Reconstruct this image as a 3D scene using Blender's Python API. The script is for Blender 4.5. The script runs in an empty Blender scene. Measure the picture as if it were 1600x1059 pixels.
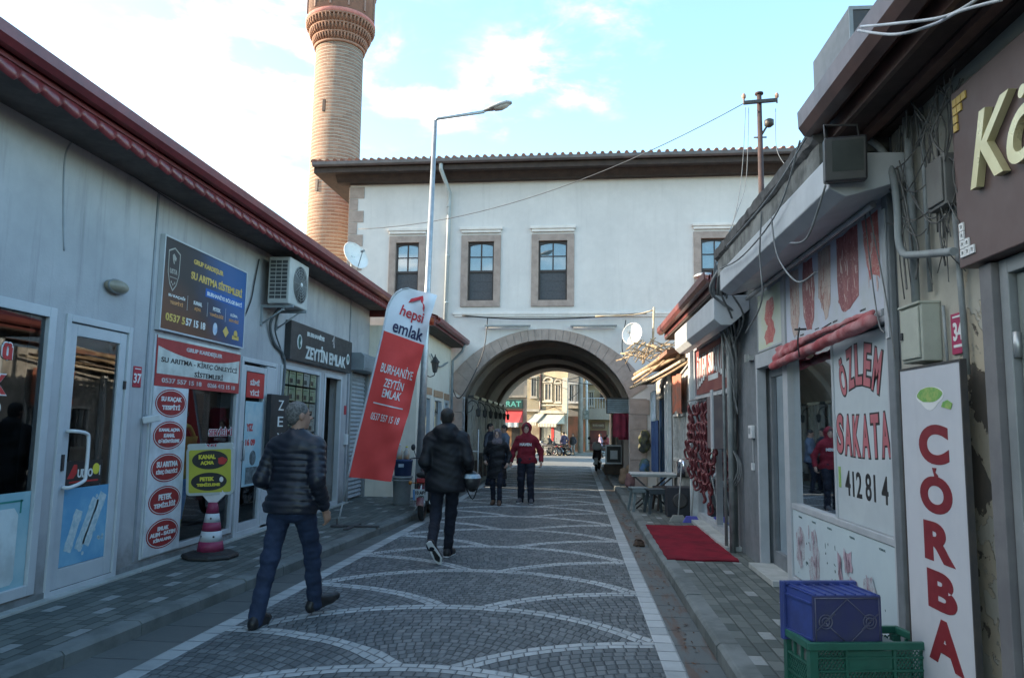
import bpy, bmesh, math, random
import numpy as np
from mathutils import Vector, Matrix
PI = math.pi
rad = math.radians
random.seed(7)
scene = bpy.context.scene
COL = scene.collection

# ---------------------------------------------------------------- camera
F_PX, VPX, VPY, CAM_H, ROLL = 1170.0, 900.0, 667.0, 1.6, 0.015
_y = Vector(((VPX - 800) / F_PX, (VPY - 529.5) / F_PX, 1.0)).normalized()
_u = Vector((math.sin(ROLL), -math.cos(ROLL), 0.0))
_z = (_u + Vector((0, 0, -_u.dot(_y) / _y.z))).normalized()
_x = _y.cross(_z)
cam_d = bpy.data.cameras.new('camera')
cam_d.sensor_width = 36.0
cam_d.lens = F_PX / 1600.0 * 36.0
cam_d.clip_start = 0.05
cam_d.clip_end = 5000.0
cam = bpy.data.objects.new('camera', cam_d)
COL.objects.link(cam)
right = Vector((_x[0], _y[0], _z[0])); down = Vector((_x[1], _y[1], _z[1])); fwd = Vector((_x[2], _y[2], _z[2]))
m = Matrix((right, -down, -fwd)).transposed().to_4x4()
m.translation = Vector((0, 0, CAM_H))
cam.matrix_world = m
scene.camera = cam

# ---------------------------------------------------------------- world, sun, exposure
SUN_EL = rad(17.0)
SUN_DIR = Vector((-0.998, 0.05, 0)).normalized()          # horizontal direction towards the sun
world = bpy.data.worlds.new('World')
scene.world = world
world.use_nodes = True

class E:
    """tiny expression helper: arithmetic on shader sockets"""
    nt = None
    def __init__(s, sock): s.s = sock
    @staticmethod
    def op(kind, *a):
        n = E.nt.nodes.new('ShaderNodeMath'); n.operation = kind
        for i, v in enumerate(a):
            if isinstance(v, E): E.nt.links.new(v.s, n.inputs[i])
            else: n.inputs[i].default_value = float(v)
        return E(n.outputs[0])
    def __add__(s, o): return E.op('ADD', s, o)
    __radd__ = __add__
    def __sub__(s, o): return E.op('SUBTRACT', s, o)
    def __rsub__(s, o): return E.op('SUBTRACT', o, s)
    def __mul__(s, o): return E.op('MULTIPLY', s, o)
    __rmul__ = __mul__
    def __truediv__(s, o): return E.op('DIVIDE', s, o)
    def __rtruediv__(s, o): return E.op('DIVIDE', o, s)
    def lt(s, o): return E.op('LESS_THAN', s, o)
    def gt(s, o): return E.op('GREATER_THAN', s, o)
def fl(a): return E.op('FLOOR', a)
def fr(a): return E.op('FRACT', a)
def ab(a): return E.op('ABSOLUTE', a)
def sq(a): return E.op('SQRT', a)
def emin(a, b): return E.op('MINIMUM', a, b)
def emax(a, b): return E.op('MAXIMUM', a, b)
def clamp01(a): return emin(emax(a, 0.0), 1.0)
def sel(c, a, b): return c * a + (1.0 - c) * b            # c is 0 or 1
def vec(x, y, z=0.0):
    n = E.nt.nodes.new('ShaderNodeCombineXYZ')
    for i, v in enumerate((x, y, z)):
        if isinstance(v, E): E.nt.links.new(v.s, n.inputs[i])
        else: n.inputs[i].default_value = v
    return n.outputs[0]
def xyz(sock):
    n = E.nt.nodes.new('ShaderNodeSeparateXYZ'); E.nt.links.new(sock, n.inputs[0])
    return E(n.outputs[0]), E(n.outputs[1]), E(n.outputs[2])
def white(v):
    n = E.nt.nodes.new('ShaderNodeTexWhiteNoise'); n.noise_dimensions = '3D'
    E.nt.links.new(v, n.inputs['Vector']); return E(n.outputs['Value'])
def noise(v, scale, detail=4, rough=0.55, dist=0.0):
    n = E.nt.nodes.new('ShaderNodeTexNoise')
    if v is not None: E.nt.links.new(v, n.inputs['Vector'])
    n.inputs['Scale'].default_value = scale; n.inputs['Detail'].default_value = detail
    n.inputs['Roughness'].default_value = rough; n.inputs['Distortion'].default_value = dist
    return E(n.outputs['Fac'])
def smooth(e, lo, hi):
    n = E.nt.nodes.new('ShaderNodeMapRange'); n.interpolation_type = 'SMOOTHSTEP'
    E.nt.links.new(e.s, n.inputs['Value'])
    n.inputs['From Min'].default_value = lo; n.inputs['From Max'].default_value = hi
    return E(n.outputs[0])
def mixc(f, a, b):
    n = E.nt.nodes.new('ShaderNodeMix'); n.data_type = 'RGBA'
    if isinstance(f, E): E.nt.links.new(f.s, n.inputs[0])
    else: n.inputs[0].default_value = f
    for i, v in ((6, a), (7, b)):
        if isinstance(v, (tuple, list)): n.inputs[i].default_value = (v[0], v[1], v[2], 1)
        else: E.nt.links.new(v, n.inputs[i])
    return n.outputs[2]

def build_world():
    nt = world.node_tree; E.nt = nt
    nt.nodes.clear()
    out = nt.nodes.new('ShaderNodeOutputWorld'); bg = nt.nodes.new('ShaderNodeBackground')
    sky = nt.nodes.new('ShaderNodeTexSky'); sky.sky_type = 'NISHITA'
    sky.sun_disc = False
    sky.sun_elevation = SUN_EL
    sky.sun_rotation = math.atan2(SUN_DIR.x, SUN_DIR.y)
    sky.air_density = 1.0; sky.dust_density = 0.6; sky.ozone_density = 1.6
    tc = nt.nodes.new('ShaderNodeTexCoord')
    x, y, z = xyz(tc.outputs['Generated'])
    zz = emax(z, 0.04) + 0.12
    pv = vec(x / zz, y / zz, 0.0)
    n1 = noise(pv, 1.15, 9, 0.58, 0.25)
    n2 = noise(pv, 4.5, 8, 0.6, 0.3)
    dens = n1 * 0.68 + n2 * 0.32 - x * 0.21 - 0.045             # more cloud towards the west (left)
    mask = smooth(dens, 0.46, 0.66)
    shade = noise(pv, 2.3, 6, 0.5)
    ccol = mixc(smooth(shade, 0.40, 0.58), (1.55, 1.85, 2.1), (9.2, 8.7, 8.0))
    tint = nt.nodes.new('ShaderNodeMix'); tint.data_type = 'RGBA'; tint.blend_type = 'MULTIPLY'
    tint.inputs[0].default_value = 1.0
    nt.links.new(sky.outputs[0], tint.inputs[6]); tint.inputs[7].default_value = (1.24, 1.37, 1.29, 1)
    col = mixc(mask * smooth(z, 0.0, 0.08) * 0.93, tint.outputs[2], ccol)
    nt.links.new(col, bg.inputs[0]); bg.inputs[1].default_value = 0.13
    nt.links.new(bg.outputs[0], out.inputs[0])
build_world()

sl = bpy.data.lights.new('sun', 'SUN'); sl.energy = 4.2; sl.angle = rad(0.53); sl.color = (1.0, 0.83, 0.62)
sun = bpy.data.objects.new('sun', sl); COL.objects.link(sun)
sd = Vector((SUN_DIR.x * math.cos(SUN_EL), SUN_DIR.y * math.cos(SUN_EL), math.sin(SUN_EL)))
sun.rotation_euler = sd.to_track_quat('Z', 'Y').to_euler()
sun.location = (-30, -5, 20)

scene.view_settings.view_transform = 'Standard'
scene.view_settings.look = 'None'
scene.view_settings.exposure = 1.92
scene.view_settings.gamma = 1.0
scene.render.resolution_x = 1024; scene.render.resolution_y = 677
scene.cycles.max_bounces = 7; scene.cycles.transparent_max_bounces = 12
scene.cycles.diffuse_bounces = 4; scene.cycles.glossy_bounces = 3
scene.cycles.use_denoising = True
scene.cycles.caustics_reflective = False; scene.cycles.caustics_refractive = False

# ---------------------------------------------------------------- pixel -> world (layout only, used for real positions)
def ray(px, py):
    d = Vector(((px - 800) / F_PX, (py - 529.5) / F_PX, 1.0))
    return Vector((d.dot(_x), d.dot(_y), d.dot(_z)))
def gp(px, py, z=0.0):
    d = ray(px, py); t = (z - CAM_H) / d.z; return Vector((0, 0, CAM_H)) + t * d
def gx(px, py, X):
    d = ray(px, py); t = X / d.x; return Vector((0, 0, CAM_H)) + t * d
def gy(px, py, Y):
    d = ray(px, py); t = Y / d.y; return Vector((0, 0, CAM_H)) + t * d

# ---------------------------------------------------------------- materials
MATS = {}
def new_mat(name):
    mt = bpy.data.materials.new(name); mt.use_nodes = True
    nt = mt.node_tree; E.nt = nt
    b = nt.nodes.get('Principled BSDF')
    return mt, nt, b
def set_spec(b, v):
    b.inputs['Specular IOR Level'].default_value = v
def bump(nt, b, h, strength=0.3, dist=0.01):
    n = nt.nodes.new('ShaderNodeBump'); n.inputs['Strength'].default_value = strength
    n.inputs['Distance'].default_value = dist
    nt.links.new(h.s, n.inputs['Height']); nt.links.new(n.outputs[0], b.inputs['Normal'])
def M(name, c1, c2=None, scale=3.0, rough=0.6, bmp=0.0, bscale=60.0, metal=0.0, spec=0.4, streak=0.0, rvar=0.1, dist=0.004):
    """general painted / plastered / plastic surface: two tones of the same colour broken up by noise, fine bump"""
    if name in MATS: return MATS[name]
    if c2 is None: c2 = tuple(v * 0.72 for v in c1)
    mt, nt, b = new_mat(name)
    tc = nt.nodes.new('ShaderNodeTexCoord').outputs['Object']
    f = noise(tc, scale, 6, 0.62)
    f = smooth(f, 0.36, 0.66)
    col = mixc(f, c1, c2)
    if streak:
        x, y, z = xyz(tc)
        s = noise(vec(x * 9, y * 9, z * 0.7), 1.0, 5, 0.6)
        col = mixc(smooth(s, 0.52, 0.78) * streak, col, tuple(v * 0.45 for v in c1))
    nt.links.new(col, b.inputs['Base Color'])
    r = noise(tc, scale * 4, 3) * rvar * 2 + (rough - rvar)
    nt.links.new(clamp01(r).s, b.inputs['Roughness'])
    b.inputs['Metallic'].default_value = metal; set_spec(b, spec)
    if bmp:
        bump(nt, b, noise(tc, bscale, 5, 0.6), bmp, dist)
    MATS[name] = mt
    return mt
def emat(name, c, strength):
    if name in MATS: return MATS[name]
    mt, nt, b = new_mat(name)
    b.inputs['Base Color'].default_value = (*c, 1)
    b.inputs['Emission Color'].default_value = (*c, 1); b.inputs['Emission Strength'].default_value = strength
    MATS[name] = mt; return mt
def glass(name, tint=(0.75, 0.8, 0.8), refl=0.5, rough=0.02):
    if name in MATS: return MATS[name]
    mt, nt, b = new_mat(name)
    nt.nodes.remove(b)
    out = [n for n in nt.nodes if n.type == 'OUTPUT_MATERIAL'][0]
    tr = nt.nodes.new('ShaderNodeBsdfTransparent'); tr.inputs[0].default_value = (*tint, 1)
    gl = nt.nodes.new('ShaderNodeBsdfGlossy'); gl.inputs[0].default_value = (0.9, 0.95, 1, 1); gl.inputs['Roughness'].default_value = rough
    fz = nt.nodes.new('ShaderNodeFresnel'); fz.inputs[0].default_value = 1.55
    mx = nt.nodes.new('ShaderNodeMixShader')
    f = clamp01(E(fz.outputs[0]) * (1.0 + refl) + 0.02)
    nt.links.new(f.s, mx.inputs[0]); nt.links.new(tr.outputs[0], mx.inputs[1]); nt.links.new(gl.outputs[0], mx.inputs[2])
    nt.links.new(mx.outputs[0], out.inputs[0])
    MATS[name] = mt; return mt

# ---------------------------------------------------------------- mesh builder
class MB:
    def __init__(s): s.v = []; s.f = []; s.sm = []
    def add(s, vs, fs, smooth=False, mat=None):
        o = len(s.v)
        if mat is not None: vs = [mat @ Vector(v) for v in vs]
        s.v.extend([tuple(v) for v in vs])
        for f in fs: s.f.append(tuple(i + o for i in f)); s.sm.append(smooth)
        return s
    def box(s, a, b, mat=None):
        x0, y0, z0 = [min(p, q) for p, q in zip(a, b)]; x1, y1, z1 = [max(p, q) for p, q in zip(a, b)]
        vs = [(x0,y0,z0),(x1,y0,z0),(x1,y1,z0),(x0,y1,z0),(x0,y0,z1),(x1,y0,z1),(x1,y1,z1),(x0,y1,z1)]
        return s.add(vs, [(0,3,2,1),(4,5,6,7),(0,1,5,4),(1,2,6,5),(2,3,7,6),(3,0,4,7)], False, mat)
    def cbox(s, c, size, rot=None, mat=None):
        h = [q / 2 for q in size]
        mm = Matrix.Translation(Vector(c))
        if rot: mm = mm @ Matrix.Rotation(rot[2], 4, 'Z') @ Matrix.Rotation(rot[1], 4, 'Y') @ Matrix.Rotation(rot[0], 4, 'X')
        if mat is not None: mm = mat @ mm
        return s.box((-h[0], -h[1], -h[2]), tuple(h), mm)
    def tube(s, pts, r, seg=8, caps=True, smooth=True, mat=None):
        pts = [Vector(p) for p in pts]; n = len(pts)
        rs = r if isinstance(r, (list, tuple)) else [r] * n
        vs = []; prev = None
        for i, p in enumerate(pts):
            t = (pts[min(i + 1, n - 1)] - pts[max(i - 1, 0)])
            if t.length < 1e-9: t = Vector((0, 0, 1))
            t.normalize()
            if prev is None:
                a = Vector((0, 0, 1)) if abs(t.z) < 0.9 else Vector((1, 0, 0))
                u = t.cross(a).normalized()
            else:
                u = (prev - t * prev.dot(t))
                if u.length < 1e-6: u = t.orthogonal()
                u.normalize()
            prev = u; w = t.cross(u)
            for k in range(seg):
                an = 2 * PI * k / seg
                vs.append(p + (u * math.cos(an) + w * math.sin(an)) * rs[i])
        fs = []
        for i in range(n - 1):
            for k in range(seg):
                a = i * seg + k; b = i * seg + (k + 1) % seg
                fs.append((a, b, b + seg, a + seg))
        s.add(vs, fs, smooth, mat)
        if caps:
            o = len(s.v) - len(vs)
            s.f.append(tuple(o + k for k in range(seg))[::-1]); s.sm.append(False)
            s.f.append(tuple(o + (n - 1) * seg + k for k in range(seg))); s.sm.append(False)
        return s
    def lathe(s, prof, seg=24, c=(0, 0, 0), smooth=True, mat=None, sx=1.0, sy=1.0):
        vs = []; n = len(prof)
        for r, z in prof:
            for k in range(seg):
                a = 2 * PI * k / seg
                vs.append((c[0] + r * sx * math.cos(a), c[1] + r * sy * math.sin(a), c[2] + z))
        fs = []
        for i in range(n - 1):
            for k in range(seg):
                a = i * seg + k; b = i * seg + (k + 1) % seg
                fs.append((a, b, b + seg, a + seg))
        fs.append(tuple(range(seg))[::-1]); fs.append(tuple((n - 1) * seg + k for k in range(seg)))
        return s.add(vs, fs, smooth, mat)
    def prism(s, poly, d, mat=None, smooth=False):
        """poly: list of 3-D points (planar, any convexity), d: extrusion vector"""
        d = Vector(d); a = [Vector(p) for p in poly]; n = len(a)
        vs = a + [p + d for p in a]
        fs = [tuple(range(n))[::-1], tuple(range(n, 2 * n))] + [(i, (i + 1) % n, n + (i + 1) % n, n + i) for i in range(n)]
        return s.add(vs, fs, smooth, mat)
    def poly(s, pts, mat=None): return s.add(pts, [tuple(range(len(pts)))], False, mat)
    def grid(s, P, smooth=True, mat=None, flip=False):
        """P: rows of points"""
        r = len(P); c = len(P[0]); vs = [p for row in P for p in row]
        fs = []
        for i in range(r - 1):
            for j in range(c - 1):
                q = (i * c + j, i * c + j + 1, (i + 1) * c + j + 1, (i + 1) * c + j)
                fs.append(q[::-1] if flip else q)
        return s.add(vs, fs, smooth, mat)
    def mesh(s, name, org=(0, 0, 0)):
        me = bpy.data.meshes.new(name)
        o = Vector(org)
        me.from_pydata([tuple(Vector(v) - o) for v in s.v], [], s.f)
        me.polygons.foreach_set('use_smooth', s.sm)
        me.update()
        return me

def norm_fix(me):
    bm = bmesh.new(); bm.from_mesh(me)
    bmesh.ops.recalc_face_normals(bm, faces=bm.faces); bm.to_mesh(me); bm.free()

def link(name, me, mat, parent=None, bevel=0.0):
    o = bpy.data.objects.new(name, me); COL.objects.link(o)
    if mat is not None and not len(me.materials): me.materials.append(mat)
    if parent is not None: o.parent = parent
    if bevel:
        md = o.modifiers.new('bevel', 'BEVEL'); md.width = bevel; md.segments = 2; md.limit_method = 'ANGLE'; md.angle_limit = rad(35)
    return o
def tag(o, label=None, cat=None, group=None, kind=None):
    if label: o['label'] = label
    if cat: o['category'] = cat
    if group: o['group'] = group
    if kind: o['kind'] = kind
    return o
def thing(name, label, cat, loc=(0, 0, 0), rz=0.0, group=None):
    o = bpy.data.objects.new(name, None); COL.objects.link(o)
    o.empty_display_size = 0.2
    o.location = loc; o.rotation_euler = (0, 0, rz)
    tag(o, label, cat, group)
    return o
def wpos(p):
    v = Vector(p.location)
    q = p.parent
    while q is not None:
        v += Vector(q.location); q = q.parent
    return v
def part(name, mb, mat, parent, world=True, bevel=0.0, label=None, fix=True):
    """world=True: builder holds world coordinates (parent unrotated); else local ones"""
    org = wpos(parent) if world else (0, 0, 0)
    me = mb.mesh(name, org) if isinstance(mb, MB) else mb
    if fix: norm_fix(me)
    o = link(name, me, mat, parent, bevel)
    if label: o['label'] = label
    return o
def single(name, mb, mat, label, cat, loc=None, group=None, bevel=0.0, kind=None, fix=True):
    if loc is None:
        xs = [v[0] for v in mb.v]; ys = [v[1] for v in mb.v]; zs = [v[2] for v in mb.v]
        loc = ((min(xs) + max(xs)) / 2, (min(ys) + max(ys)) / 2, min(zs))
    me = mb.mesh(name, loc)
    if fix: norm_fix(me)
    o = link(name, me, mat, None, bevel); o.location = loc
    tag(o, label, cat, group, kind)
    return o
def struct(name, mb, mat, fix=True):
    me = mb.mesh(name)
    if fix: norm_fix(me)
    o = link(name, me, mat); o['kind'] = 'structure'
    return o
def dup(root, loc, rz=None, label=None, group=None):
    r = root.copy(); COL.objects.link(r); r.location = loc
    if rz is not None: r.rotation_euler = (0, 0, rz)
    if label: r['label'] = label
    if group: r['group'] = group
    for ch in list(root.children):
        c = ch.copy(); COL.objects.link(c); c.parent = r
        for g in ch.children:
            d = g.copy(); COL.objects.link(d); d.parent = c
    return r

# text as real thin mesh; u = reading direction, n = outward normal, up = z
def text_mesh(s, size, bold=0.0, depth=0.002, squash=1.0, align='CENTER', shear=0.0):
    cu = bpy.data.curves.new('t', 'FONT'); cu.body = s; cu.size = size
    cu.align_x = align; cu.align_y = 'CENTER'; cu.offset = bold; cu.extrude = depth; cu.shear = shear
    cu.resolution_u = 7 if size > 0.16 else 3
    o = bpy.data.objects.new('t', cu); COL.objects.link(o)
    dg = bpy.context.evaluated_depsgraph_get()
    me = bpy.data.meshes.new_from_object(o.evaluated_get(dg))
    vs = [(v.co.x * squash, v.co.y, v.co.z) for v in me.vertices]; fs = [tuple(p.vertices) for p in me.polygons]
    bpy.data.objects.remove(o); bpy.data.curves.remove(cu); bpy.data.meshes.remove(me)
    return vs, fs
def frame(origin, u, n, up=(0, 0, 1)):
    u = Vector(u).normalized(); n = Vector(n).normalized(); up = n.cross(u)
    mm = Matrix((u, up, n)).transposed().to_4x4(); mm.translation = Vector(origin); return mm
def put_text(mb, s, fm, x, y, h, bold=0.0, squash=1.0, width=None, align='CENTER', depth=0.002, shear=0.0, z=0.0):
    """centre (x,y) in the frame plane, h = capital height in metres"""
    vs, fs = text_mesh(s, h / 0.70, bold, depth, 1.0, align, shear)
    if not vs: return mb
    xs = [v[0] for v in vs]; ys = [v[1] for v in vs]
    cy = (min(ys) + max(ys)) / 2; w = max(xs) - min(xs); cx = (min(xs) + max(xs)) / 2
    k = squash if width is None else width / w
    ky = h / (max(ys) - min(ys)) if width is not None and '|' not in s else 1.0
    vs = [((v[0] - cx) * k + x, (v[1] - cy) * ky + y, v[2] + z) for v in vs]
    return mb.add(vs, fs, False, fm)
def rect(mb, fm, x0, y0, x1, y1, z=0.0, t=0.002):
    return mb.add([(x0,y0,z),(x1,y0,z),(x1,y1,z),(x0,y1,z),(x0,y0,z+t),(x1,y0,z+t),(x1,y1,z+t),(x0,y1,z+t)],
                  [(0,3,2,1),(4,5,6,7),(0,1,5,4),(1,2,6,5),(2,3,7,6),(3,0,4,7)], False, fm)
def ellipse(mb, fm, cx, cy, rx, ry, z=0.0, t=0.002, seg=28, wob=0.0, rot=0.0):
    pts = []
    for k in range(seg):
        a = 2 * PI * k / seg; q = 1 + wob * (random.random() - 0.5) * 2
        ex, ey = rx * q * math.cos(a), ry * q * math.sin(a)
        pts.append((cx + ex * math.cos(rot) - ey * math.sin(rot), cy + ex * math.sin(rot) + ey * math.cos(rot), z))
    return mb.prism(pts, (0, 0, t), fm)
def blob(mb, fm, pts, z=0.0, t=0.002):
    return mb.prism([(a, b, z) for a, b in pts], (0, 0, t), fm)

def wall_grid(mb, P, us, zs, solid, depth):
    """wall of cells; P(u,z,d)->point, solid(i,j)->bool; outer skin at d=0 and inner at d=depth, reveals between"""
    nu, nz = len(us) - 1, len(zs) - 1
    def S(i, j): return 0 <= i < nu and 0 <= j < nz and solid((us[i] + us[i + 1]) / 2, (zs[j] + zs[j + 1]) / 2)
    for i in range(nu):
        for j in range(nz):
            if not S(i, j): continue
            a, b, c, d = us[i], us[i + 1], zs[j], zs[j + 1]
            mb.poly([P(a, c, 0), P(b, c, 0), P(b, d, 0), P(a, d, 0)])
            mb.poly([P(a, c, depth), P(a, d, depth), P(b, d, depth), P(b, c, depth)])
            if not S(i - 1, j): mb.poly([P(a, c, 0), P(a, d, 0), P(a, d, depth), P(a, c, depth)])
            if not S(i + 1, j): mb.poly([P(b, c, 0), P(b, c, depth), P(b, d, depth), P(b, d, 0)])
            if not S(i, j - 1): mb.poly([P(a, c, 0), P(a, c, depth), P(b, c, depth), P(b, c, 0)])
            if not S(i, j + 1): mb.poly([P(a, d, 0), P(b, d, 0), P(b, d, depth), P(a, d, depth)])
    return mb
def openings_wall(mb, P, u0, u1, z0, z1, ops, depth):
    us = sorted(set([u0, u1] + [o[0] for o in ops] + [o[1] for o in ops]))
    zs = sorted(set([z0, z1] + [o[2] for o in ops] + [o[3] for o in ops]))
    us = [u for u in us if u0 <= u <= u1]; zs = [z for z in zs if z0 <= z <= z1]
    def solid(u, z): return not any(o[0] < u < o[1] and o[2] < z < o[3] for o in ops)
    return wall_grid(mb, P, us, zs, solid, depth)
def ring_frame(mb, P, u0, u1, z0, z1, w, d0, d1, wb=None):
    """rectangular frame, P(u,z,d); members of width w between d0 and d1"""
    wb = w if wb is None else wb
    def bx(a, b, c, e):
        vs = [P(a,c,d0),P(b,c,d0),P(b,e,d0),P(a,e,d0),P(a,c,d1),P(b,c,d1),P(b,e,d1),P(a,e,d1)]
        mb.add(vs, [(0,3,2,1),(4,5,6,7),(0,1,5,4),(1,2,6,5),(2,3,7,6),(3,0,4,7)])
    bx(u0, u0 + w, z0, z1); bx(u1 - w, u1, z0, z1); bx(u0 + w, u1 - w, z0, z0 + wb); bx(u0 + w, u1 - w, z1 - w, z1)
    return mb
def pbox(mb, P, u0, u1, z0, z1, d0, d1):
    vs = [P(u0,z0,d0),P(u1,z0,d0),P(u1,z1,d0),P(u0,z1,d0),P(u0,z0,d1),P(u1,z0,d1),P(u1,z1,d1),P(u0,z1,d1)]
    return mb.add(vs, [(0,3,2,1),(4,5,6,7),(0,1,5,4),(1,2,6,5),(2,3,7,6),(3,0,4,7)])
def cable(pts, n=12, sag=0.0):
    """smooth polyline through pts (Catmull-Rom) or a sagging span between two"""
    pts = [Vector(p) for p in pts]
    if len(pts) == 2:
        a, b = pts
        return [a.lerp(b, i / n) - Vector((0, 0, sag * 4 * (i / n) * (1 - i / n))) for i in range(n + 1)]
    out = []; q = [pts[0]] + pts + [pts[-1]]
    for i in range(len(pts) - 1):
        p0, p1, p2, p3 = q[i:i + 4]
        for k in range(n):
            t = k / n
            out.append(0.5 * ((2 * p1) + (p2 - p0) * t + (2 * p0 - 5 * p1 + 4 * p2 - p3) * t * t + (3 * p1 - p0 - 3 * p2 + p3) * t ** 3))
    out.append(pts[-1]); return out

# ---------------------------------------------------------------- signed-distance modelling (people, soft shapes)
class SDF:
    def __init__(s, lo, hi, h):
        s.lo = np.array(lo, float); s.h = h
        s.n = np.ceil((np.array(hi, float) - s.lo) / h).astype(int) + 1
        s.f = np.full(s.n, 0.15)
    def _sub(s, lo, hi):
        a = np.maximum(((np.array(lo) - s.lo) / s.h).astype(int) - 1, 0)
        b = np.minimum(((np.array(hi) - s.lo) / s.h).astype(int) + 3, s.n)
        if np.any(b <= a): return None
        g = [s.lo[i] + s.h * np.arange(a[i], b[i]) for i in range(3)]
        X, Y, Z = np.meshgrid(*g, indexing='ij', sparse=True)
        return (slice(a[0], b[0]), slice(a[1], b[1]), slice(a[2], b[2])), X, Y, Z
    def _comb(s, sl, d, k, sub=False):
        f = s.f[sl]
        if sub: d = -d; f2 = np.maximum(f, d)
        elif k <= 0: f2 = np.minimum(f, d)
        else:
            hh = np.clip(0.5 + 0.5 * (f - d) / k, 0, 1)
            f2 = f * (1 - hh) + d * hh - k * hh * (1 - hh)
        s.f[sl] = f2
    def cone(s, a, b, ra, rb, k=0.03, sq=None, sub=False, rip=None):
        """round cone a->b; sq=(sx,sy,sz) squashes the cross-section; rip=(amp,period) rings (quilting)"""
        a = np.array(a, float); b = np.array(b, float); R = max(ra, rb) * (1 if sq is None else max(1.0, 1 / min(sq))) + 0.1
        r = s._sub(np.minimum(a, b) - R, np.maximum(a, b) + R)
        if r is None: return s
        sl, X, Y, Z = r
        S = np.array(sq if sq is not None else (1, 1, 1), float)
        ba = (b - a) * S; px = (X - a[0]) * S[0]; py = (Y - a[1]) * S[1]; pz = (Z - a[2]) * S[2]
        L2 = ba.dot(ba) + 1e-12
        t = np.clip((px * ba[0] + py * ba[1] + pz * ba[2]) / L2, 0, 1)
        rr = ra + (rb - ra) * t
        if rip is not None:
            ph = (t * math.sqrt(L2)) / rip[1] + (rip[2] if len(rip) > 2 else 0)
            rr = rr + rip[0] * (np.abs(np.sin(PI * ph)) ** 0.6 - 0.7)
        d = np.sqrt((px - t * ba[0]) ** 2 + (py - t * ba[1]) ** 2 + (pz - t * ba[2]) ** 2) - rr
        s._comb(sl, d, k, sub); return s
    def ell(s, c, r, k=0.02, rz=0.0, sub=False, rx=0.0):
        c = np.array(c, float); r = np.array(r, float); R = r.max() + 0.08
        q = s._sub(c - R, c + R)
        if q is None: return s
        sl, X, Y, Z = q
        x = X - c[0]; y = Y - c[1]; z = Z - c[2]
        if rz:
            x, y = x * math.cos(rz) + y * math.sin(rz), -x * math.sin(rz) + y * math.cos(rz)
        if rx:
            y, z = y * math.cos(rx) + z * math.sin(rx), -y * math.sin(rx) + z * math.cos(rx)
        l = np.sqrt((x / r[0]) ** 2 + (y / r[1]) ** 2 + (z / r[2]) ** 2) + 1e-9
        g = np.sqrt((x / r[0] ** 2) ** 2 + (y / r[1] ** 2) ** 2 + (z / r[2] ** 2) ** 2) + 1e-9
        s._comb(sl, l * (l - 1) / g, k, sub); return s
    def plane(s, n, d):
        """keep the half-space n.p <= d"""
        g = [s.lo[i] + s.h * np.arange(s.n[i]) for i in range(3)]
        X, Y, Z = np.meshgrid(*g, indexing='ij', sparse=True)
        s.f = np.maximum(s.f, n[0] * X + n[1] * Y + n[2] * Z - d); return s
    def wrinkle(s, amp, fx, fy, fz, seed=0):
        g = [s.lo[i] + s.h * np.arange(s.n[i]) for i in range(3)]
        X, Y, Z = np.meshgrid(*g, indexing='ij', sparse=True)
        w = np.sin(fx * X + 1.7 * np.sin(fz * 0.5 * Z + seed) + 2 * fy * Y) * np.sin(fz * Z + 2.3 * np.sin(fx * 0.4 * X + seed * 2) + fy * Y)
        w = w + 0.5 * np.sin(fz * 1.9 * Z + fx * 0.8 * X - fy * 1.3 * Y + seed * 3)
        s.f = s.f + amp * w; return s
    def mesh(s, name):
        f = s.f; n = s.n; inside = f < 0
        c = np.zeros(n - 1, bool); allin = np.ones(n - 1, bool)
        for i in (0, 1):
            for j in (0, 1):
                for k in (0, 1):
                    q = inside[i:n[0]-1+i, j:n[1]-1+j, k:n[2]-1+k]; c |= q; allin &= q
        act = c & ~allin
        idx = -np.ones(n - 1, int); ids = np.argwhere(act); idx[act] = np.arange(len(ids))
        acc = np.zeros((len(ids), 3)); cnt = np.zeros(len(ids))
        I, J, K = ids.T
        corners = [(a, b, d) for a in (0, 1) for b in (0, 1) for d in (0, 1)]
        for a in corners:
            for ax in range(3):
                if a[ax]: continue
                b = list(a); b[ax] = 1
                fa = f[I + a[0], J + a[1], K + a[2]]; fb = f[I + b[0], J + b[1], K + b[2]]
                m_ = (fa < 0) != (fb < 0)
                t = np.where(m_, fa / (fa - fb + 1e-12), 0)
                for q in range(3):
                    acc[:, q] += np.where(m_, a[q] + (t if q == ax else 0), 0)
                cnt += m_
        vs = s.lo + s.h * (ids + acc / np.maximum(cnt, 1)[:, None])
        faces = []
        for ax in range(3):
            o1, o2 = [(1, 2), (2, 0), (0, 1)][ax]
            sl0 = [slice(1, n[0]-1), slice(1, n[1]-1), slice(1, n[2]-1)]; sl1 = list(sl0)
            sl0[ax] = slice(0, n[ax] - 1); sl1[ax] = slice(1, n[ax])
            A = inside[tuple(sl0)]; B = inside[tuple(sl1)]
            e = np.argwhere(A != B)
            if not len(e): continue
            off = np.array([1, 1, 1]); off[ax] = 0
            p = e + off; sign = A[tuple(e.T)]
            d1 = np.zeros(3, int); d1[o1] = 1; d2 = np.zeros(3, int); d2[o2] = 1
            q = [idx[tuple((p - d1 - d2).T)], idx[tuple((p - d2).T)], idx[tuple(p.T)], idx[tuple((p - d1).T)]]
            Q = np.stack(q, 1); Q[~sign] = Q[~sign][:, ::-1]
            faces.append(Q[(Q >= 0).all(1)])
        faces = np.concatenate(faces)
        me = bpy.data.meshes.new(name)
        me.vertices.add(len(vs)); me.vertices.foreach_set('co', vs.astype(np.float32).ravel())
        me.loops.add(faces.size); me.loops.foreach_set('vertex_index', faces.ravel().astype(np.int32))
        me.polygons.add(len(faces))
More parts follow.
